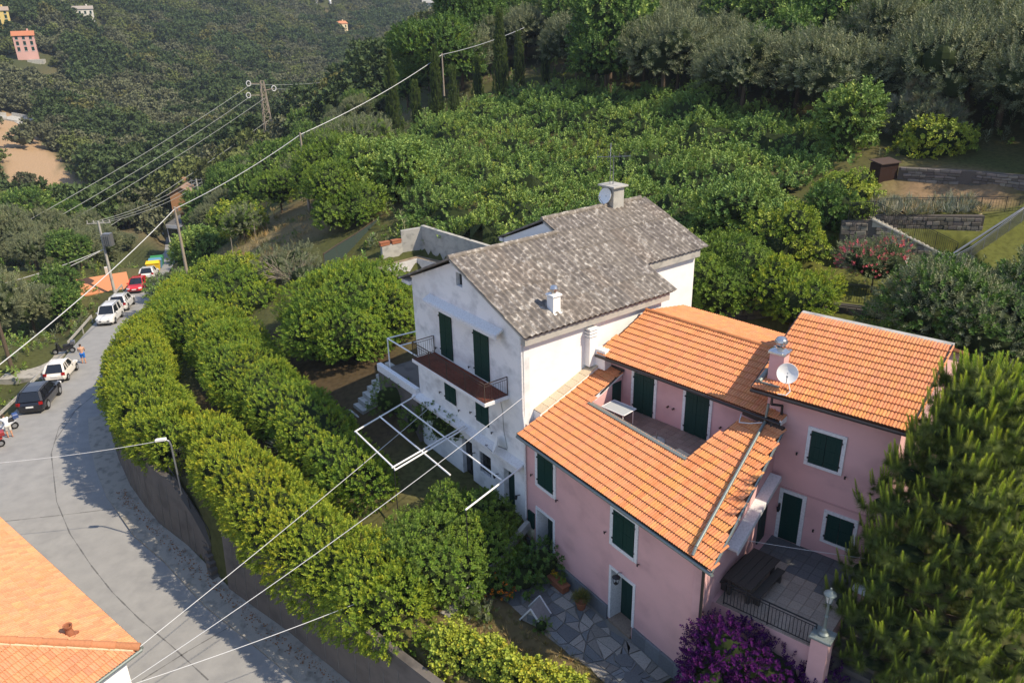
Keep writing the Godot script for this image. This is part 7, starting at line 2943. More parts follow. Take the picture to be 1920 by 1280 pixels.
func hedge(label: String, pts: Array, kinds: Array, density: float, scale: float, bias := 0.0, group := "") -> void:
	# pts: [x, z, base, top, half width]
	var t := thing("hedge", label, "hedge", Vector3.ZERO, 0.0, group)
	var b := MB.new()
	var core := MB.new()
	var rings := []
	var total := 0.0
	for i in pts.size() - 1:
		total += V2(pts[i + 1][0] - pts[i][0], pts[i + 1][1] - pts[i][1]).length()
	var n := int(total / 0.8)
	var samples := []
	for k in n + 1:
		var d := total * k / n
		var i := 0
		while i < pts.size() - 2:
			var l := V2(pts[i + 1][0] - pts[i][0], pts[i + 1][1] - pts[i][1]).length()
			if d <= l:
				break
			d -= l
			i += 1
		var l2 := V2(pts[i + 1][0] - pts[i][0], pts[i + 1][1] - pts[i][1]).length()
		var s := clampf(d / l2, 0, 1)
		var q := []
		for j in 5:
			q.append(lerpf(pts[i][j], pts[i + 1][j], s))
		q.append(V2(pts[i + 1][0] - pts[i][0], pts[i + 1][1] - pts[i][1]).normalized())
		samples.append(q)
	for si in samples.size():
		var q: Array = samples[si]
		var ring := []
		var thin := 0.25 if si == 0 or si == samples.size() - 1 else (0.75 if si == 1 or si == samples.size() - 2 else 1.0)
		var side := V(-q[5].y, 0, q[5].x)
		for k in 12:
			var a := TAU * k / 12.0
			var p: Vector3 = V(q[0], (q[2] + q[3]) * 0.5, q[1]) + side * (cos(a) * q[4] * 0.7 * thin) + UP * (sin(a) * (q[3] - q[2]) * 0.5 * 0.8 * thin)
			ring.append(p + side * 0.3 * lump.get_noise_3dv(p))
		rings.append(ring)
	ring_loft(core, rings)
	for k in samples.size() - 1:
		var q: Array = samples[k]
		var h: float = q[3] - q[2]
		var arc: float = 2.0 * q[4] + 2.0 * h
		var step: float = total / n
		for i in int(arc * step * density):
			var w := rng.randf()
			var a := rng.randf() * (PI * 1.5) - PI * 0.25
			var c := cos(a)
			var s := sin(a)
			var k4 := pow(pow(absf(c), 2.6) + pow(absf(s), 2.6), -1.0 / 2.6)
			var s2: Array = samples[k + 1]
			var side := V(-q[5].y, 0, q[5].x)
			var o := V(lerpf(q[0], s2[0], w), lerpf(q[2] + q[3], s2[2] + s2[3], w) * 0.5, lerpf(q[1], s2[1], w))
			var dir := side * c + UP * s
			var f := (0.86 + 0.2 * rng.randf()) * k4
			var p: Vector3 = o + side * (c * q[4] * f) + UP * (s * h * 0.5 * f)
			p += dir * 0.75 * lump.get_noise_3dv(p * 0.9)
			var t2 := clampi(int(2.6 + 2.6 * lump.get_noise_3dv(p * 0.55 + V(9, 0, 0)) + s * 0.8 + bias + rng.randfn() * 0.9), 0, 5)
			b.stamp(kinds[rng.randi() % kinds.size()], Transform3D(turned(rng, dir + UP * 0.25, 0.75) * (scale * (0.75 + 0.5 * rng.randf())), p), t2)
	for q in [samples[0], samples[-1]]:
		crown(b, null, [[V(q[0], (q[2] + q[3]) * 0.5, q[1]), V(q[4] * 0.98, (q[3] - q[2]) * 0.5, q[4] * 0.98)]], kinds, density * 0.9, scale, 0.25, -0.9, bias)
	part("foliage", b, M.leaf, t)
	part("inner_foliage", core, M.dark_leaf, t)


func build_hedges() -> void:
	var L := [sprigs.laurel]
	hedge("tall yellow green hedge along the roadside wall, bulging over the road bend", [[-26.4, -53.5, -2.5, 2.0, 1.7], [-25.4, -49.0, -2.4, 2.1, 2.0], [-23.5, -44.6, -2.2, 2.0, 2.0], [-21.0, -40.6, -2.2, 1.9, 1.9], [-18.6, -38.2, -2.0, 1.8, 1.7]], L, 34.0, 0.95, 0.5)
	hedge("yellow green hedge on the wall between the stair gate and the yard", [[-16.6, -37.6, -0.6, 1.9, 1.4], [-14.5, -34.6, -1.2, 1.9, 1.6], [-11.8, -31.3, -1.5, 1.8, 1.75], [-9.2, -28.7, -1.8, 1.7, 1.85], [-7.0, -26.8, -2.2, 1.6, 1.85], [-5.0, -25.2, -2.4, 1.2, 1.6]], L, 34.0, 0.95, 0.7)
	hedge("second hedge row inside the garden running towards the pergola", [[-19.4, -49.2, -0.6, 2.9, 2.3], [-17.2, -45.4, -0.5, 2.6, 2.3], [-14.6, -41.8, -0.4, 2.3, 2.2], [-11.6, -38.4, -0.3, 2.2, 1.9], [-9.2, -35.0, -0.3, 2.1, 1.6], [-7.2, -32.4, -0.4, 2.0, 1.4]], [sprigs.laurel, sprigs.bush], 32.0, 0.95, 0.0)
	hedge("deep green hedge block at the back of the garden bend", [[-25.2, -56.0, -2.5, 2.4, 2.3], [-22.4, -52.6, -1.0, 2.5, 2.2], [-19.8, -50.6, -0.8, 2.6, 2.0]], [sprigs.laurel, sprigs.bush], 32.0, 1.0, 0.0)
	hedge("bushy hedge beside the road between the garden bend and the tall pole", [[-26.0, -57.5, -3.5, 2.0, 2.4], [-27.0, -62.0, -4.0, 1.6, 2.3], [-28.3, -66.5, -4.5, 0.6, 2.0]], [sprigs.laurel, sprigs.bush], 28.0, 1.05, 0.2)
	hedge("leafy yellow green climber covering the yard fence at the bottom edge", [[-2.9, -23.7, -2.8, -0.15, 0.7], [-0.6, -22.2, -3.0, 0.05, 0.8], [1.6, -20.6, -3.0, 0.05, 0.8], [3.6, -19.0, -3.0, 0.0, 0.8], [5.5, -17.2, -3.0, -0.1, 0.7]], [sprigs.ivy], 34.0, 1.05, 0.4)
	plant("shrub", "broad rounded bush in front of the pergola posts", "bush", V(-3.6, -1.0, -27.9), [[V(0, 1.2, 0), V(2.6, 1.7, 2.2)], [V(-1.9, 1.0, 0.9), V(1.6, 1.4, 1.5)], [V(1.9, 1.1, -0.4), V(1.8, 1.5, 1.6)], [V(0.4, 1.3, 1.2), V(1.9, 1.4, 1.5)]], [sprigs.bush, sprigs.green], 34.0, 0.9, 0.1)
	plant("shrub", "upright leafy bush between the rounded bush and the white house door", "bush", V(-1.6, -0.6, -29.4), [[V(0, 1.2, 0), V(1.5, 1.4, 1.3)], [V(-1.3, 1.3, -0.5), V(1.4, 1.3, 1.2)]], [sprigs.bush, sprigs.green], 34.0, 0.9, 0.08)
	plant("shrub", "large dense rounded bush beside the white house, lit yellow green on top", "bush", V(-10.6, 1.2, -48.6), [[V(0, 2.6, 0), V(3.6, 2.8, 3.6)], [V(-2.6, 2.2, -1.5), V(2.4, 2.3, 2.4)], [V(2.4, 2.4, 0.4), V(2.4, 2.3, 2.3)], [V(0.4, 2.0, 2.6), V(2.6, 2.2, 2.0)], [V(-1.8, 1.8, 2.0), V(2.2, 2.2, 2.0)], [V(-0.6, 3.0, -2.6), V(2.4, 2.0, 2.2)], [V(1.8, 3.4, -1.4), V(2.0, 1.8, 2.0)]], [sprigs.laurel, sprigs.bush, sprigs.bush], 27.0, 1.05, 0.2, "", 0.4, -0.3)
	plant("shrub", "ivy growing over the side terrace of the white house", "climber", frame(-53.5, V(0.47, 0, -29.85)) * V(-11.4, 1.4, 0.3), [[V(0, 0.6, 0), V(1.6, 1.2, 0.5)], [V(1.7, 0.1, 1.4), V(1.2, 0.9, 0.5)], [V(2.6, 0.7, 2.0), V(1.2, 0.8, 0.35)]], [sprigs.green], 22.0, 0.7, 0.0)
	plant("shrub", "ivy hanging on the front wall under the pergola ledge", "climber", frame(-53.5, V(0.47, 0, -29.85)) * V(-6.6, 2.2, 0.15), [[V(0, 0.1, 0), V(0.9, 1.0, 0.22)], [V(0.8, 0.5, 0.8), V(0.8, 0.7, 0.25)], [V(-0.7, 0.6, -0.9), V(0.8, 0.7, 0.25)]], [sprigs.green], 26.0, 0.6, 0.0)


func build_near_trees() -> void:
	var LB := [sprigs.laurel, sprigs.bush]
	plant("shrub", "light green loose shrub behind the tall pole at the garden edge", "bush", V(-24.6, -0.5, -65.5), blobs_for(V(2.9, 1.9, 3.6), 6, 1.5, 31), [sprigs.laurel, sprigs.ivy], 12.0, 1.2, 0.1)
	plant("shrub", "green bush growing between the garden wall and the road hedge", "bush", V(-21.2, 0.2, -58.5), blobs_for(V(3.2, 2.2, 3.0), 6, 1.4, 32), LB, 15.0, 1.1, 0.1)
	# half bare grey tree
	var gt := plant("tree", "half bare grey tree with tangled branches between the hedges and the kitchen garden", "tree", V(-17.6, 1.4, -60.2), [[V(1.6, 1.6, 1.2), V(1.6, 1.1, 1.4)], [V(-1.6, 1.9, -0.8), V(1.4, 0.9, 1.2)], [V(0.4, 2.2, -1.6), V(1.4, 0.8, 1.2)]], [sprigs.olive], 9.0, 0.9, 0.16)
	var tw := MB.new()
	for i in 90:
		var a := TAU * rng.randf()
		var p := V(0, 0.6, 0)
		var d := V(cos(a), 0.5 + rng.randf() * 0.5, sin(a)).normalized()
		for k in 4:
			var q := p + d * (0.55 + 0.35 * rng.randf())
			tw.tube(p, q, 0.045 - 0.009 * k, 0.036 - 0.009 * k, 4, false)
			p = q
			d = (d + V(rng.randfn(), rng.randfn() * 0.5 + 0.05, rng.randfn()) * 0.35).normalized()
	var two := part("branches", tw, M.pole_wood, gt)
	# trees behind the pool and around the kitchen garden
	plant("tree", "dark leafy tree standing over the net fence", "tree", V(-14.6, 3.0, -69.5), blobs_for(V(3.6, 3.4, 3.6), 8, 3.2, 41), [sprigs.bush, sprigs.green], 13.0, 1.25, 0.2)
	plant("tree", "broad leafy tree at the left end of the thicket", "tree", V(-11.4, 4.2, -73.0), blobs_for(V(4.2, 3.6, 4.0), 8, 3.2, 42), [sprigs.bush, sprigs.bramble], 11.0, 1.3, 0.2)
	plant("tree", "tall leafy tree behind the kitchen garden pole", "tree", V(-17.6, 3.0, -79.5), blobs_for(V(4.0, 4.0, 4.0), 8, 3.8, 43), [sprigs.bush, sprigs.green], 11.0, 1.3, 0.2)
	plant("tree", "round green tree above the kitchen garden beside the first cypress", "tree", V(-17.0, 4.2, -93.0), blobs_for(V(4.4, 3.4, 4.2), 8, 2.8, 44), [sprigs.bush, sprigs.olive], 9.0, 1.4, 0.2)
	plant("tree", "fig like tree with big bright leaves by the tall pole", "tree", V(-28.0, -0.6, -80.0), blobs_for(V(2.6, 2.4, 2.6), 6, 2.6, 45), [sprigs.ivy, sprigs.green], 10.0, 1.5, 0.14)
	plant("tree", "young fruit tree with a whitewashed trunk in the kitchen garden", "tree", V(-26.6, 0.2, -77.2), blobs_for(V(1.7, 1.5, 1.7), 5, 2.4, 46), [sprigs.olive, sprigs.bush], 10.0, 1.1, 0.1)
	plant("tree", "leafy fruit tree at the centre of the kitchen garden", "tree", V(-25.2, 1.4, -86.5), blobs_for(V(2.8, 2.4, 2.8), 6, 2.4, 47), [sprigs.green, sprigs.bush], 10.0, 1.3, 0.14)
	plant("tree", "small grey green tree at the far end of the kitchen garden", "tree", V(-24.2, 1.5, -95.0), blobs_for(V(2.4, 2.2, 2.4), 6, 2.4, 48), [sprigs.olive, sprigs.green], 9.0, 1.3, 0.12)
	plant("shrub", "dense bushes on the bank above the last parked cars", "bush", V(-33.2, -3.2, -84.0), blobs_for(V(2.8, 2.2, 4.4), 7, 1.4, 49), [sprigs.green, sprigs.bramble], 11.0, 1.3, 0.1)
	plant("shrub", "grey green bushes on the road bank beside the red car", "bush", V(-34.6, -5.0, -76.5), blobs_for(V(2.2, 1.4, 3.2), 6, 0.9, 50), [sprigs.olive, sprigs.bramble], 11.0, 1.2, 0.08)
	plant("shrub", "bushes spilling over the bank beyond the grey green ones", "bush", V(-37.8, -5.6, -92.0), blobs_for(V(2.4, 2.0, 5.0), 7, 1.2, 51), [sprigs.green, sprigs.bush], 10.0, 1.3, 0.1)
	plant("tree", "big round dark tree crowning the hill behind the cypresses", "tree", V(-9.8, 9.5, -119.0), blobs_for(V(6.2, 5.0, 6.0), 10, 6.0, 52), [sprigs.oak, sprigs.bush], 7.0, 1.7, 0.3)
	plant("tree", "very dark tall tree behind the tallest cypress", "tree", V(-5.0, 13.0, -131.0), blobs_for(V(4.6, 6.5, 4.6), 9, 7.5, 53), [sprigs.oak], 7.0, 1.7, 0.3)
	# cypresses
	var cy := [[-20.9, 3.5, -108.1, 10.1, "short cypress at the left end of the row"], [-14.4, 5.5, -103.6, 17.1, "tall slim cypress standing free left of the others"], [-11.5, 6.0, -104.3, 13.3, "ragged brownish cypress right of the tall free one"], [-9.0, 7.0, -106.3, 17.4, "tall dark cypress beside the slim pole"], [-6.6, 8.3, -102.3, 15.0, "bushy cypress in the middle of the row"], [-3.6, 9.6, -105.6, 15.9, "broad cypress left of the tallest one"], [-0.6, 10.3, -103.5, 21.7, "tallest cypress of the row"], [1.8, 11.8, -111.2, 18.6, "pale cypress right of the tallest one"], [5.4, 12.0, -112.0, 17.6, "slender last cypress at the right end of the row"]]
	for q in cy:
		var base := V(q[0], height(q[0], q[2]) - 0.2, q[2])
		var h: float = q[3] - base.y
		var t := thing("cypress", q[4], "cypress", base, 0.0, "cypresses on the hill")
		var tr := MB.new()
		tr.tube(V(0, -0.5, 0), V(0, h * 0.6, 0), 0.16, 0.06, 7)
		part("trunk", tr, M.bark, t)
		var b := MB.new()
		var core := MB.new()
		var r := 0.105 * h if h < 9 else 0.09 * h
		lumpy(core, V(0, h * 0.47, 0), V(r * 0.7, h * 0.46, r * 0.7), 0.1, 12, 10)
		for i in int(h * r * 62):
			var s := pow(rng.randf(), 0.9)
			var a := TAU * rng.randf()
			var rr := r * pow(maxf(0.0, 1.0 - s), 0.55) * minf(1.0, 0.45 + s * 4.0)
			var p := V(cos(a) * rr, h * (0.02 + 0.96 * s), sin(a) * rr)
			p += V(cos(a), 0, sin(a)) * 0.35 * lump.get_noise_3dv(p * 0.9 + base)
			b.stamp(sprigs.cypress, Transform3D(turned(rng, UP + V(cos(a), 0, sin(a)) * 0.3, 0.2) * 0.95, p), clampi(int(2.5 + rng.randfn() * 1.3), 0, 5))
		part("crown", b, M.leaf, t)
		part("inner_foliage", core, M.dark_leaf, t)
	# right of the houses
	plant("shrub", "big round dark green bush at the back corner of the white house", "bush", V(12.4, 4.0, -45.0), blobs_for(V(3.3, 2.9, 3.0), 8, 2.3, 61), [sprigs.bush, sprigs.green], 16.0, 1.1, 0.15)
	plant("shrub", "yellow green citrus like bush behind the pink chimney", "bush", V(16.2, 3.9, -42.4), blobs_for(V(2.4, 2.5, 2.2), 7, 2.2, 62), [sprigs.laurel], 17.0, 1.1, 0.12, "", 0.4, 0.6)
	plant("shrub", "pale light green feathery bush above the citrus like bush", "bush", V(18.0, 5.4, -49.6), blobs_for(V(2.6, 2.5, 2.3), 7, 2.2, 63), [sprigs.ivy, sprigs.laurel], 12.0, 1.2, 0.12)
	plant("shrub", "dark shaded ivy mass at the top of the stair wall", "climber", V(21.9, 5.2, -52.0), blobs_for(V(1.9, 2.4, 1.4), 6, 2.6, 64), [sprigs.oak], 13.0, 0.9, 0.1)
	plant("shrub", "bright yellow green creeper above the dark ivy", "climber", V(23.6, 8.2, -54.6), blobs_for(V(2.2, 1.6, 1.8), 6, 1.3, 65), [sprigs.ivy], 13.0, 1.2, 0.08)
	plant("shrub", "yellowish sprig bush at the top of the stone stairs", "bush", V(22.9, 8.6, -50.2), blobs_for(V(0.8, 0.7, 0.7), 4, 0.5, 66), [sprigs.ivy], 22.0, 0.8, 0.05)
	plant("shrub", "dark green bush at the foot of the thicket behind the pale bush", "bush", V(17.0, 6.4, -54.5), blobs_for(V(3.6, 2.4, 2.6), 7, 1.8, 67), [sprigs.green, sprigs.bramble], 11.0, 1.2, 0.1)
	var ol := plant("shrub", "pink flowering oleander bush behind the iron fence", "bush", V(21.9, 5.5, -45.0), blobs_for(V(2.0, 1.6, 1.8), 7, 1.75, 68), [sprigs.oleander, sprigs.oleander, sprigs.pink], 17.0, 0.95, 0.08)
	plant("tree", "large dark glossy tree filling the slope right of the pink wing", "tree", V(23.4, 3.4, -37.2), blobs_for(V(4.6, 3.4, 3.6), 10, 2.7, 69), [sprigs.oak, sprigs.olive], 13.0, 0.95, 0.2, "", 0.4, -0.5)
	plant("tree", "dark tree at the right edge above the pine", "tree", V(29.0, 4.6, -37.5), blobs_for(V(3.6, 3.2, 3.2), 8, 2.6, 70), [sprigs.oak, sprigs.olive], 12.0, 1.0, 0.2, "", 0.4, -0.5)
	plant("tree", "bright narrow conifer like tree at the right end of the thicket", "tree", V(27.4, 8.9, -64.5), blobs_for(V(2.3, 3.6, 2.2), 7, 3.4, 71), [sprigs.bush, sprigs.bramble], 10.0, 1.25, 0.15)
	plant("shrub", "yellow leaved shrub under the olive trees on the right", "bush", V(33.6, 9.6, -63.0), blobs_for(V(3.0, 2.2, 2.4), 6, 1.4, 72), [sprigs.ivy], 9.0, 1.35, 0.1)
	plant("shrub", "pale cream flowering climber on a tree on the right", "climber", V(34.6, 10.2, -66.8), blobs_for(V(2.8, 2.6, 2.4), 7, 2.6, 73), [sprigs.lavender, sprigs.olive], 9.0, 1.3, 0.1)
	var lv := MB.new()
	for i in 260:
		var p := V(24.6 + rng.randf() * 7.0, 0, -53.6 + rng.randf() * 3.4)
		p.y = 8.75 + 0.1 * rng.randf()
		lv.stamp(sprigs.lavender, Transform3D(turned(rng, UP, 0.5) * (1.0 + 0.9 * rng.randf()), p), rng.randi() % 6)
	stuff_mesh("lavender_bed", lv, M.leaf, "grey lavender bed on the terrace above the outdoor stairs", "flower bed")
	# bougainvillea and small plants by the house
	var g := frame(-40.4, V(9.86, 0, -25.72))
	var bg := thing("bougainvillea", "deep purple bougainvillea spilling below the terrace railing", "climber", g * V(2.0, 0.2, 5.5))
	var bb := MB.new()
	var bc := MB.new()
	crown(bb, bc, [[V(-0.9, 1.0, -0.2), V(1.5, 1.7, 1.0)], [V(0.5, 0.6, 0.2), V(1.5, 1.5, 1.0)], [V(1.9, 0.1, 0.7), V(1.3, 1.2, 1.0)], [V(-0.2, 0.0, 1.0), V(1.8, 1.2, 0.9)], [V(-1.6, 0.5, 0.6), V(0.9, 1.5, 0.8)]], [sprigs.purple], 30.0, 0.85, 0.35)
	part("blossom", bb, M.petal, bg)
	part("inner_foliage", bc, M.dark_leaf, bg)
	plant("shrub", "orange flowering plant at the shaded corner of the rounded bush", "flower", V(-0.9, -1.0, -26.6), [[V(0, 0.35, 0), V(0.6, 0.45, 0.5)]], [sprigs.orange, sprigs.green], 30.0, 0.8, 0.03)
	plant("shrub", "small grey green herb on the dry lawn beside the paving", "bush", V(-1.9, -1.05, -25.6), [[V(0, 0.25, 0), V(0.55, 0.4, 0.5)], [V(0.6, 0.15, 0.5), V(0.4, 0.3, 0.4)]], [sprigs.olive, sprigs.bush], 34.0, 0.6, 0.03)
	plant("shrub", "small green tuft growing against the pitched box", "bush", frame(-56.1, V(6.26, 0, -21.23)) * V(-5.75, -1.0, 2.6), [[V(0, 0.15, 0), V(0.32, 0.28, 0.32)]], [sprigs.bush], 50.0, 0.45, 0.02)
	plant("shrub", "dark shaded plants at the corner between the ramp and the paving", "bush", V(1.1, -0.9, -27.9), [[V(0, 0.5, 0), V(0.9, 0.8, 0.8)], [V(-0.9, 0.4, 0.9), V(0.8, 0.6, 0.7)]], [sprigs.oak, sprigs.green], 22.0, 0.7, 0.03)
	plant("shrub", "leafy plant hiding the foot of the white house door", "bush", frame(-53.5, V(0.47, 0, -29.85)) * V(-1.1, 0.4, 0.9), [[V(0, 0.5, 0), V(0.55, 0.6, 0.5)]], [sprigs.green], 26.0, 0.7, 0.03)
	var ag := thing("agave", "spiky grey green agave in the gap between the hedge rows", "agave", V(-12.7, 0.35, -36.9))
	var ab := MB.new()
	for k in 3:
		ab.stamp(sprigs.agave, Transform3D(turned(rng, UP, 0.12) * (0.9 - 0.15 * k), V(0, 0.1 * k, 0)), k + 2)
	part("leaves", ab, M.leaf, ag)
	pine()
	# dry grass, fallen leaves and kitchen garden rows
	var gr := MB.new()
	for i in 900:
		var p := V(-2.5 + rng.randf() * 8.0, 0, -25.5 + rng.randf() * 7.5)
		var l := frame(-56.1, V(6.26, 0, -21.23)).affine_inverse() * p
		if l.z < 2.3 or side_of(WALL_LINE, p.x, p.z) < 0.6:
			continue
		p.y = height(p.x, p.z)
		gr.stamp(sprigs.dry if rng.randf() < 0.5 else sprigs.grass, Transform3D(turned(rng, UP, 0.5) * (0.25 + 0.2 * rng.randf()), p), rng.randi() % 6)
	stuff_mesh("dry_lawn", gr, M.leaf, "dry patchy lawn between the paving and the climber covered fence", "grass")
	var kg := MB.new()
	for i in 1500:
		var p := V(-31 + rng.randf() * 17.0, 0, -93 + rng.randf() * 25.0)
		p.y = height(p.x, p.z)
		var n := patch.get_noise_2d(p.x * 6.0, p.z * 6.0)
		if n < -0.05:
			continue
		kg.stamp(sprigs.dry if n < 0.15 else (sprigs.grass if n < 0.3 else sprigs.green), Transform3D(turned(rng, UP, 0.5) * (0.5 + 0.7 * rng.randf()), p), rng.randi() % 6)
	stuff_mesh("garden_growth", kg, M.leaf, "dry grass and vegetable rows of the kitchen garden", "grass")
	var fl := MB.new()
	for i in 900:
		var s := rng.randf()
		var q := along(WALL_LINE.slice(2, 9), s)
		var o := rng.randf()
		var d := V2(-0.66, 0.75)
		var p := V(q.x, 0, q.y) + V(d.x, 0, d.y) * (0.25 + 0.5 * o * o + 0.5 * (0.5 + 0.5 * sin(s * 21.0)) * rng.randf())
		p.y = yr(p.z) + 0.2
		fl.col = Color(0.32, 0.13, 0.04).lerp(Color(0.16, 0.08, 0.04), rng.randf())
		var bs := turned(rng, UP, 0.6)
		fl.quad(p - bs.x * 0.05, p - bs.z * 0.035, p + bs.x * 0.05, p + bs.z * 0.035)
	stuff_mesh("fallen_leaves", fl, M.leaf_far, "brown fallen leaves along the gutter below the retaining wall", "leaves")


func pine() -> void:
	var base := V(13.7, 0.2, -20.2)
	var t := thing("pine_tree", "big pine with upright bright green shoots in front of the right wing", "pine", base)
	var tr := MB.new()
	tr.tube(V(0, -1, 0), V(0.1, 6.0, 0.1), 0.24, 0.16, 10)
	tr.tube(V(0.1, 6, 0.1), V(0.2, 11.2, 0), 0.16, 0.05, 8)
	part("trunk", tr, M.bark, t)
	var b := MB.new()
	var core := MB.new()
	var br := MB.new()
	var q := RandomNumberGenerator.new()
	q.seed = 77
	var blobs := []
	for i in 84:
		var s := i / 84.0
		var a := i * 2.39996
		var y := 1.0 + 10.6 * s
		var rr := 3.0 * pow(maxf(0.0, 1.0 - pow(s, 2.2)), 0.7) * (0.72 + 0.4 * q.randf())
		var c := V(cos(a) * rr * 0.8, y, sin(a) * rr * 0.8)
		blobs.append([c, V(0.85, 0.5, 0.85) * (0.8 + 0.5 * q.randf())])
		var o := V(0.1, maxf(0.6, y - 0.9), 0)
		br.tube(o, o.lerp(c, 0.6) - UP * 0.1, 0.07, 0.045, 6, false)
		br.tube(o.lerp(c, 0.6) - UP * 0.1, c, 0.045, 0.02, 5, false)
	for bl in blobs:
		var c: Vector3 = bl[0]
		var r: Vector3 = bl[1]
		lumpy(core, c - UP * 0.15, r * V(0.42, 0.26, 0.42), 0.2, 6, 9)
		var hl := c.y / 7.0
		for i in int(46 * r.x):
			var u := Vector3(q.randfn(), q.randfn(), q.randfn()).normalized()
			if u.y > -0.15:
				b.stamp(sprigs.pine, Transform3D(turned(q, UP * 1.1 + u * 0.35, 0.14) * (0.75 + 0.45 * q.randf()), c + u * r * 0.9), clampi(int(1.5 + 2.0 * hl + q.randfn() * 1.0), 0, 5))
			b.stamp(sprigs.needle, Transform3D(turned(q, u, 0.5) * (0.8 + 0.4 * q.randf()), c + u * r * (0.7 + 0.25 * q.randf())), q.randi() % 4)
	part("branches", br, M.bark, t)
	part("crown", b, M.needle, t)
	part("inner_foliage", core, M.dark_leaf, t)


# ------------------------------------------------------------------ woods
func wood_tree(kinds: Array, r: Vector3, cy: float, n: int, dens: float, sc: float, sd: int, trunk: float) -> Dictionary:
	rng.seed = sd
	var bl := blobs_for(r, n, cy, sd)
	var b := MB.new()
	var core := MB.new()
	crown(b, core, bl, kinds, dens, sc, 0.45, -0.5)
	var w := MB.new()
	tree_parts(w, Vector3.ZERO, bl, trunk)
	return {"crown": b.mesh(), "core": core.mesh(), "trunk": w.mesh()}


func place_tree(proto: Dictionary, called: String, label: String, at: Vector3, s: float, group: String) -> void:
	var t := thing(called, label, "tree", at, rng.randf() * TAU, group)
	t.scale = Vector3.ONE * s * V(1, 0.9 + 0.25 * rng.randf(), 1)
	part_mesh("trunk", proto.trunk, M.bark, t)
	part_mesh("crown", proto.crown, M.leaf, t)
	part_mesh("inner_foliage", proto.core, M.dark_leaf, t)


func forest_edge(x: float) -> float:
	var p := [V2(-20, -112), V2(-4, -106), V2(2, -100), V2(10, -94), V2(16, -86), V2(22, -77), V2(30, -68.5), V2(36, -64), V2(41, -56), V2(52, -48), V2(80, -40)]
	for i in p.size() - 1:
		if x < p[i + 1].x:
			return lerpf(p[i].y, p[i + 1].y, clampf((x - p[i].x) / (p[i + 1].x - p[i].x), 0, 1))
	return p[-1].y


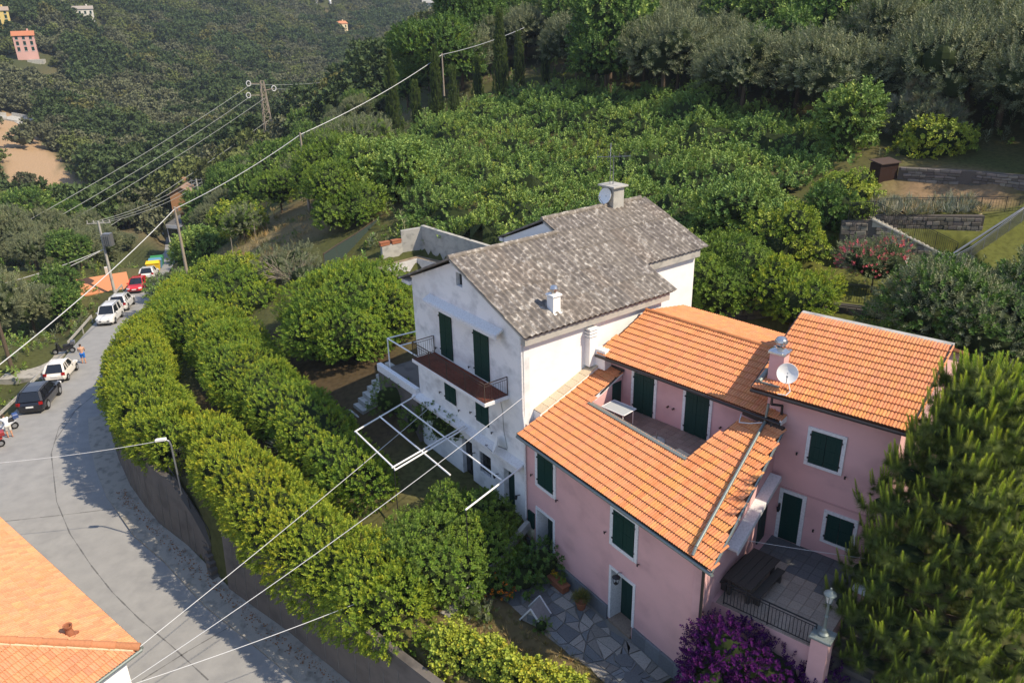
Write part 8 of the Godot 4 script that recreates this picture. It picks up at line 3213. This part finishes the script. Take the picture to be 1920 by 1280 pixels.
func build_woods() -> void:
	var olives := []
	var oaks := []
	for k in 4:
		olives.append(wood_tree([sprigs.olive], V(3.2, 2.7, 3.2), 3.6, 9, 6.5, 1.25, 100 + k, 0.22))
	for k in 3:
		oaks.append(wood_tree([sprigs.oak, sprigs.oak, sprigs.bramble], V(3.2, 3.4, 3.2), 4.2, 9, 5.5, 1.35, 200 + k, 0.24))
	rng.seed = 99
	# wood on the hill behind the houses
	var z := -150.0
	while z < -44.0:
		var x := -8.0
		while x < 92.0:
			var px := x + (rng.randf() - 0.5) * 3.8
			var pz := z + (rng.randf() - 0.5) * 3.8
			x += 6.3
			if pz > forest_edge(px) or absf(atan2(px, -pz)) > deg_to_rad(40):
				continue
			if px < 8 and pz > -119:
				continue
			var far := forest_edge(px) - pz
			var oak := patch.get_noise_2d(px * 4.0, pz * 4.0) + far * 0.003 > 0.26
			var s := 0.95 + 0.5 * rng.randf() + (0.1 if oak else 0.0)
			if oak:
				place_tree(oaks[rng.randi() % 3], "oak_tree", "dark green tree in the wood on the hill behind the houses", on_ground(px, pz), s, "dark trees of the hill wood")
			else:
				place_tree(olives[rng.randi() % 4], "olive_tree", "grey green olive tree in the wood on the hill behind the houses", on_ground(px, pz), s, "olive trees of the hill wood")
		z += 6.3
	# ridge between the kitchen garden and the pylon
	for i in 90:
		var px := -50.0 + rng.randf() * 40.0
		var pz := -98.0 - rng.randf() * 80.0
		if side_of(WALL_LINE, px, pz) < 3.0 or (px > -32 and pz > -128):
			continue
		var s := 0.5 + 0.4 * rng.randf()
		if rng.randf() < 0.45:
			place_tree(olives[rng.randi() % 4], "olive_tree", "grey green tree on the ridge between the kitchen garden and the pylon", on_ground(px, pz), s, "grey trees on the ridge")
		else:
			place_tree(oaks[rng.randi() % 3], "oak_tree", "green tree on the ridge between the kitchen garden and the pylon", on_ground(px, pz), s, "green trees on the ridge")
	# valley side below the road
	for i in 230:
		var px := -122.0 + rng.randf() * 80.0
		var pz := -40.0 - rng.randf() * 135.0
		var l := side_of(LEFT_LINE, px, pz)
		if l > -3.4 or side_of(WALL_LINE, px, pz) > -3.0:
			continue
		if spot(px, pz, -60.5, -91, 6.5) > 0 or spot(px, pz, -55.4, -94.5, 5.0) > 0 or spot(px, pz, -62, -149, 7.5) > 0 or spot(px, pz, -55, -136, 6) > 0 or spot(px, pz, -41, -62, 5.0) > 0:
			continue
		if spot(px, pz, -57, -88, 3.5) > 0 or spot(px, pz, -53, -92, 3.0) > 0:
			continue
		var s := 0.7 + 0.4 * rng.randf()
		if l > -7.0:
			s *= 0.7
		if rng.randf() < 0.6:
			place_tree(olives[rng.randi() % 4], "olive_tree", "grey green olive tree on the slope below the road", on_ground(px, pz), s, "olive trees below the road")
		else:
			place_tree(oaks[rng.randi() % 3], "oak_tree", "green tree on the slope below the road", on_ground(px, pz), s, "green trees below the road")
	rng.seed = 1234
	# bramble thicket on the mound
	var poly := PackedVector2Array([V2(-9, -63.5), V2(-1, -57), V2(3, -53.6), V2(9, -48.5), V2(14, -49.5), V2(16, -52), V2(19, -57), V2(25, -61), V2(31, -67), V2(24, -78), V2(18, -88), V2(12, -97), V2(0, -104), V2(-8, -104), V2(-15, -101), V2(-15, -90), V2(-9, -76)])
	var th := MB.new()
	var n := 0
	while n < 21000:
		var px := -15.0 + rng.randf() * 46.0
		var pz := -104.0 + rng.randf() * 56.0
		n += 1
		if not inside_poly(V2(px, pz), poly):
			continue
		var h := maxf(0.0, lump.get_noise_2d(px * 0.45, pz * 0.45)) * 3.2 + 0.5 * lump.get_noise_2d(px * 1.5, pz * 1.5)
		var p := V(px, height(px, pz) + h + 0.25 * rng.randf(), pz)
		var gx := lump.get_noise_2d((px + 0.6) * 0.45, pz * 0.45) - lump.get_noise_2d((px - 0.6) * 0.45, pz * 0.45)
		var gz := lump.get_noise_2d(px * 0.45, (pz + 0.6) * 0.45) - lump.get_noise_2d(px * 0.45, (pz - 0.6) * 0.45)
		var dir := V(-gx * 2.2, 1.0, -gz * 2.2).normalized()
		var t := clampi(int(2.6 + 3.0 * patch.get_noise_2d(px * 5.0, pz * 5.0) + rng.randfn() * 0.9), 0, 5)
		th.stamp(sprigs.bramble if rng.randf() < 0.8 else sprigs.bush, Transform3D(turned(rng, dir, 0.5) * (0.9 + 0.6 * rng.randf()), p), t)
	stuff_mesh("bramble_thicket", th, M.leaf, "dense bramble thicket covering the mound behind the white house", "thicket")
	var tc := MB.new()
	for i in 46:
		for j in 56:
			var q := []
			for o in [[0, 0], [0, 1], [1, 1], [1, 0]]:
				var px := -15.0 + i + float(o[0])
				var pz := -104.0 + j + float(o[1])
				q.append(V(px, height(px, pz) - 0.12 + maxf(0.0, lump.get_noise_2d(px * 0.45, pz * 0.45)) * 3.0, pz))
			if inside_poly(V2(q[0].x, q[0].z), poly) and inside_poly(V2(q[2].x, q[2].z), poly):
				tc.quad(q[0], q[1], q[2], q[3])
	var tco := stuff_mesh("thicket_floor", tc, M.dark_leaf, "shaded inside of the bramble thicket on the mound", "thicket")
	# ground cover under the near woods
	var gc := MB.new()
	for i in 5200:
		var a := deg_to_rad(-38.0 + 76.0 * rng.randf())
		var d := 62.0 + 70.0 * pow(rng.randf(), 1.3)
		var px := d * sin(a)
		var pz := -d * cos(a)
		var l := side_of(LEFT_LINE, px, pz)
		var w := side_of(WALL_LINE, px, pz)
		if (w < 2.0 and l > -2.0) or inside_poly(V2(px, pz), poly):
			continue
		if w > 2.0 and px > -34 and px < -12 and pz > -96:
			continue
		if px > 18 and pz > -62:
			continue
		gc.stamp([sprigs.green, sprigs.bramble, sprigs.olive][rng.randi() % 3], Transform3D(turned(rng, UP, 0.7) * (1.0 + 1.4 * rng.randf()), on_ground(px, pz)), rng.randi() % 6)
	stuff_mesh("undergrowth", gc, M.leaf, "low undergrowth on the slopes around the gardens", "undergrowth")
	far_woods()


func far_woods() -> void:
	var crowns := []
	for k in 6:
		rng.seed = 300 + k
		var b := MB.new()
		var bl := blobs_for(V(2.9, 2.5 + 0.2 * k, 2.9), 6, 3.0, 300 + k)
		for q in bl:
			b.col = Color(0.5, 0.52, 0.5)
			lumpy(b, q[0], (q[1] as Vector3) * 0.72, 0.25, 5, 7)
		crown(b, null, bl, [sprigs.clump], 0.95, 0.75, 0.4, -0.4)
		crowns.append(b.mesh())
	rng.seed = 555
	# [x, z, half width, reach towards the eye]
	var clear := [[-232, -398, 9, 22], [-197, -352, 10, 26], [-205, -342, 7, 14], [-228, -470, 10, 26], [-114.6, -602, 8, 26], [-63, -154, 7, 10], [-88.5, -180, 12, 16], [-172, -270, 8, 12], [-159, -271, 6, 12], [-137.7, -660, 7, 22], [-55, -750, 16, 26], [-57, -196, 4, 6], [-103, -192, 7, 8], [-214, -455, 6, 10], [-236, -430, 6, 10]]
	var places := []
	for k in 6:
		places.append([])
	for i in 15500:
		var a := deg_to_rad(-40.0 + 54.0 * rng.randf())
		var d := sqrt(lerpf(150.0 * 150.0, 800.0 * 800.0, rng.randf()))
		var x := d * sin(a)
		var z := -d * cos(a)
		var hit := false
		for c in clear:
			var o := V2(c[0], c[1])
			var back := -o.normalized()
			var r := V2(x, z) - o
			var k := clampf(r.dot(back), 0.0, c[3])
			if (r - back * k).length() < c[2] and rng.randf() < 0.95:
				hit = true
				break
		if absf(side_of(SLIP, x, z)) < 9.0 and rng.randf() < 0.9:
			continue
		if hit or (x > -12 and d < 175):
			continue
		var n := patch.get_noise_2d(x * 0.9, z * 0.9)
		var n2 := patch.get_noise_2d(x * 2.6 + 300.0, z * 2.6)
		if n2 > 0.42 and rng.randf() < 0.6:
			continue
		var col: Color
		var s := 0.75 + 0.5 * rng.randf()
		if n > 0.12:
			col = Color(0.065, 0.10, 0.035)
			s *= 1.25
		elif n < -0.22:
			col = Color(0.13, 0.155, 0.05)
		else:
			col = Color(0.14, 0.15, 0.085)
		col = col * (0.75 + 0.5 * rng.randf())
		if rng.randf() < 0.03:
			col = Color(0.15, 0.15, 0.05)
		var y := height(x, z)
		places[i % 6].append([Transform3D(Basis(UP, rng.randf() * TAU) * Basis.from_scale(V(s, s * (0.8 + 0.4 * rng.randf()), s)), V(x, y - 0.8, z)), col])
	var names := ["olive_wood", "oak_wood", "mixed_wood", "hillside_wood", "valley_wood", "far_wood"]
	for k in 6:
		var mm := MultiMesh.new()
		mm.transform_format = MultiMesh.TRANSFORM_3D
		mm.use_colors = true
		mm.mesh = crowns[k]
		mm.instance_count = places[k].size()
		for i in places[k].size():
			mm.set_instance_transform(i, places[k][i][0])
			mm.set_instance_color(i, places[k][i][1])
		var o := MultiMeshInstance3D.new()
		o.name = names[k]
		o.multimesh = mm
		o.material_override = M.leaf_far
		o.set_meta("kind", "stuff")
		tag(o, "far wood of olives and oaks covering the slope across the valley", "wood", "woods across the valley")
		add_child(o)
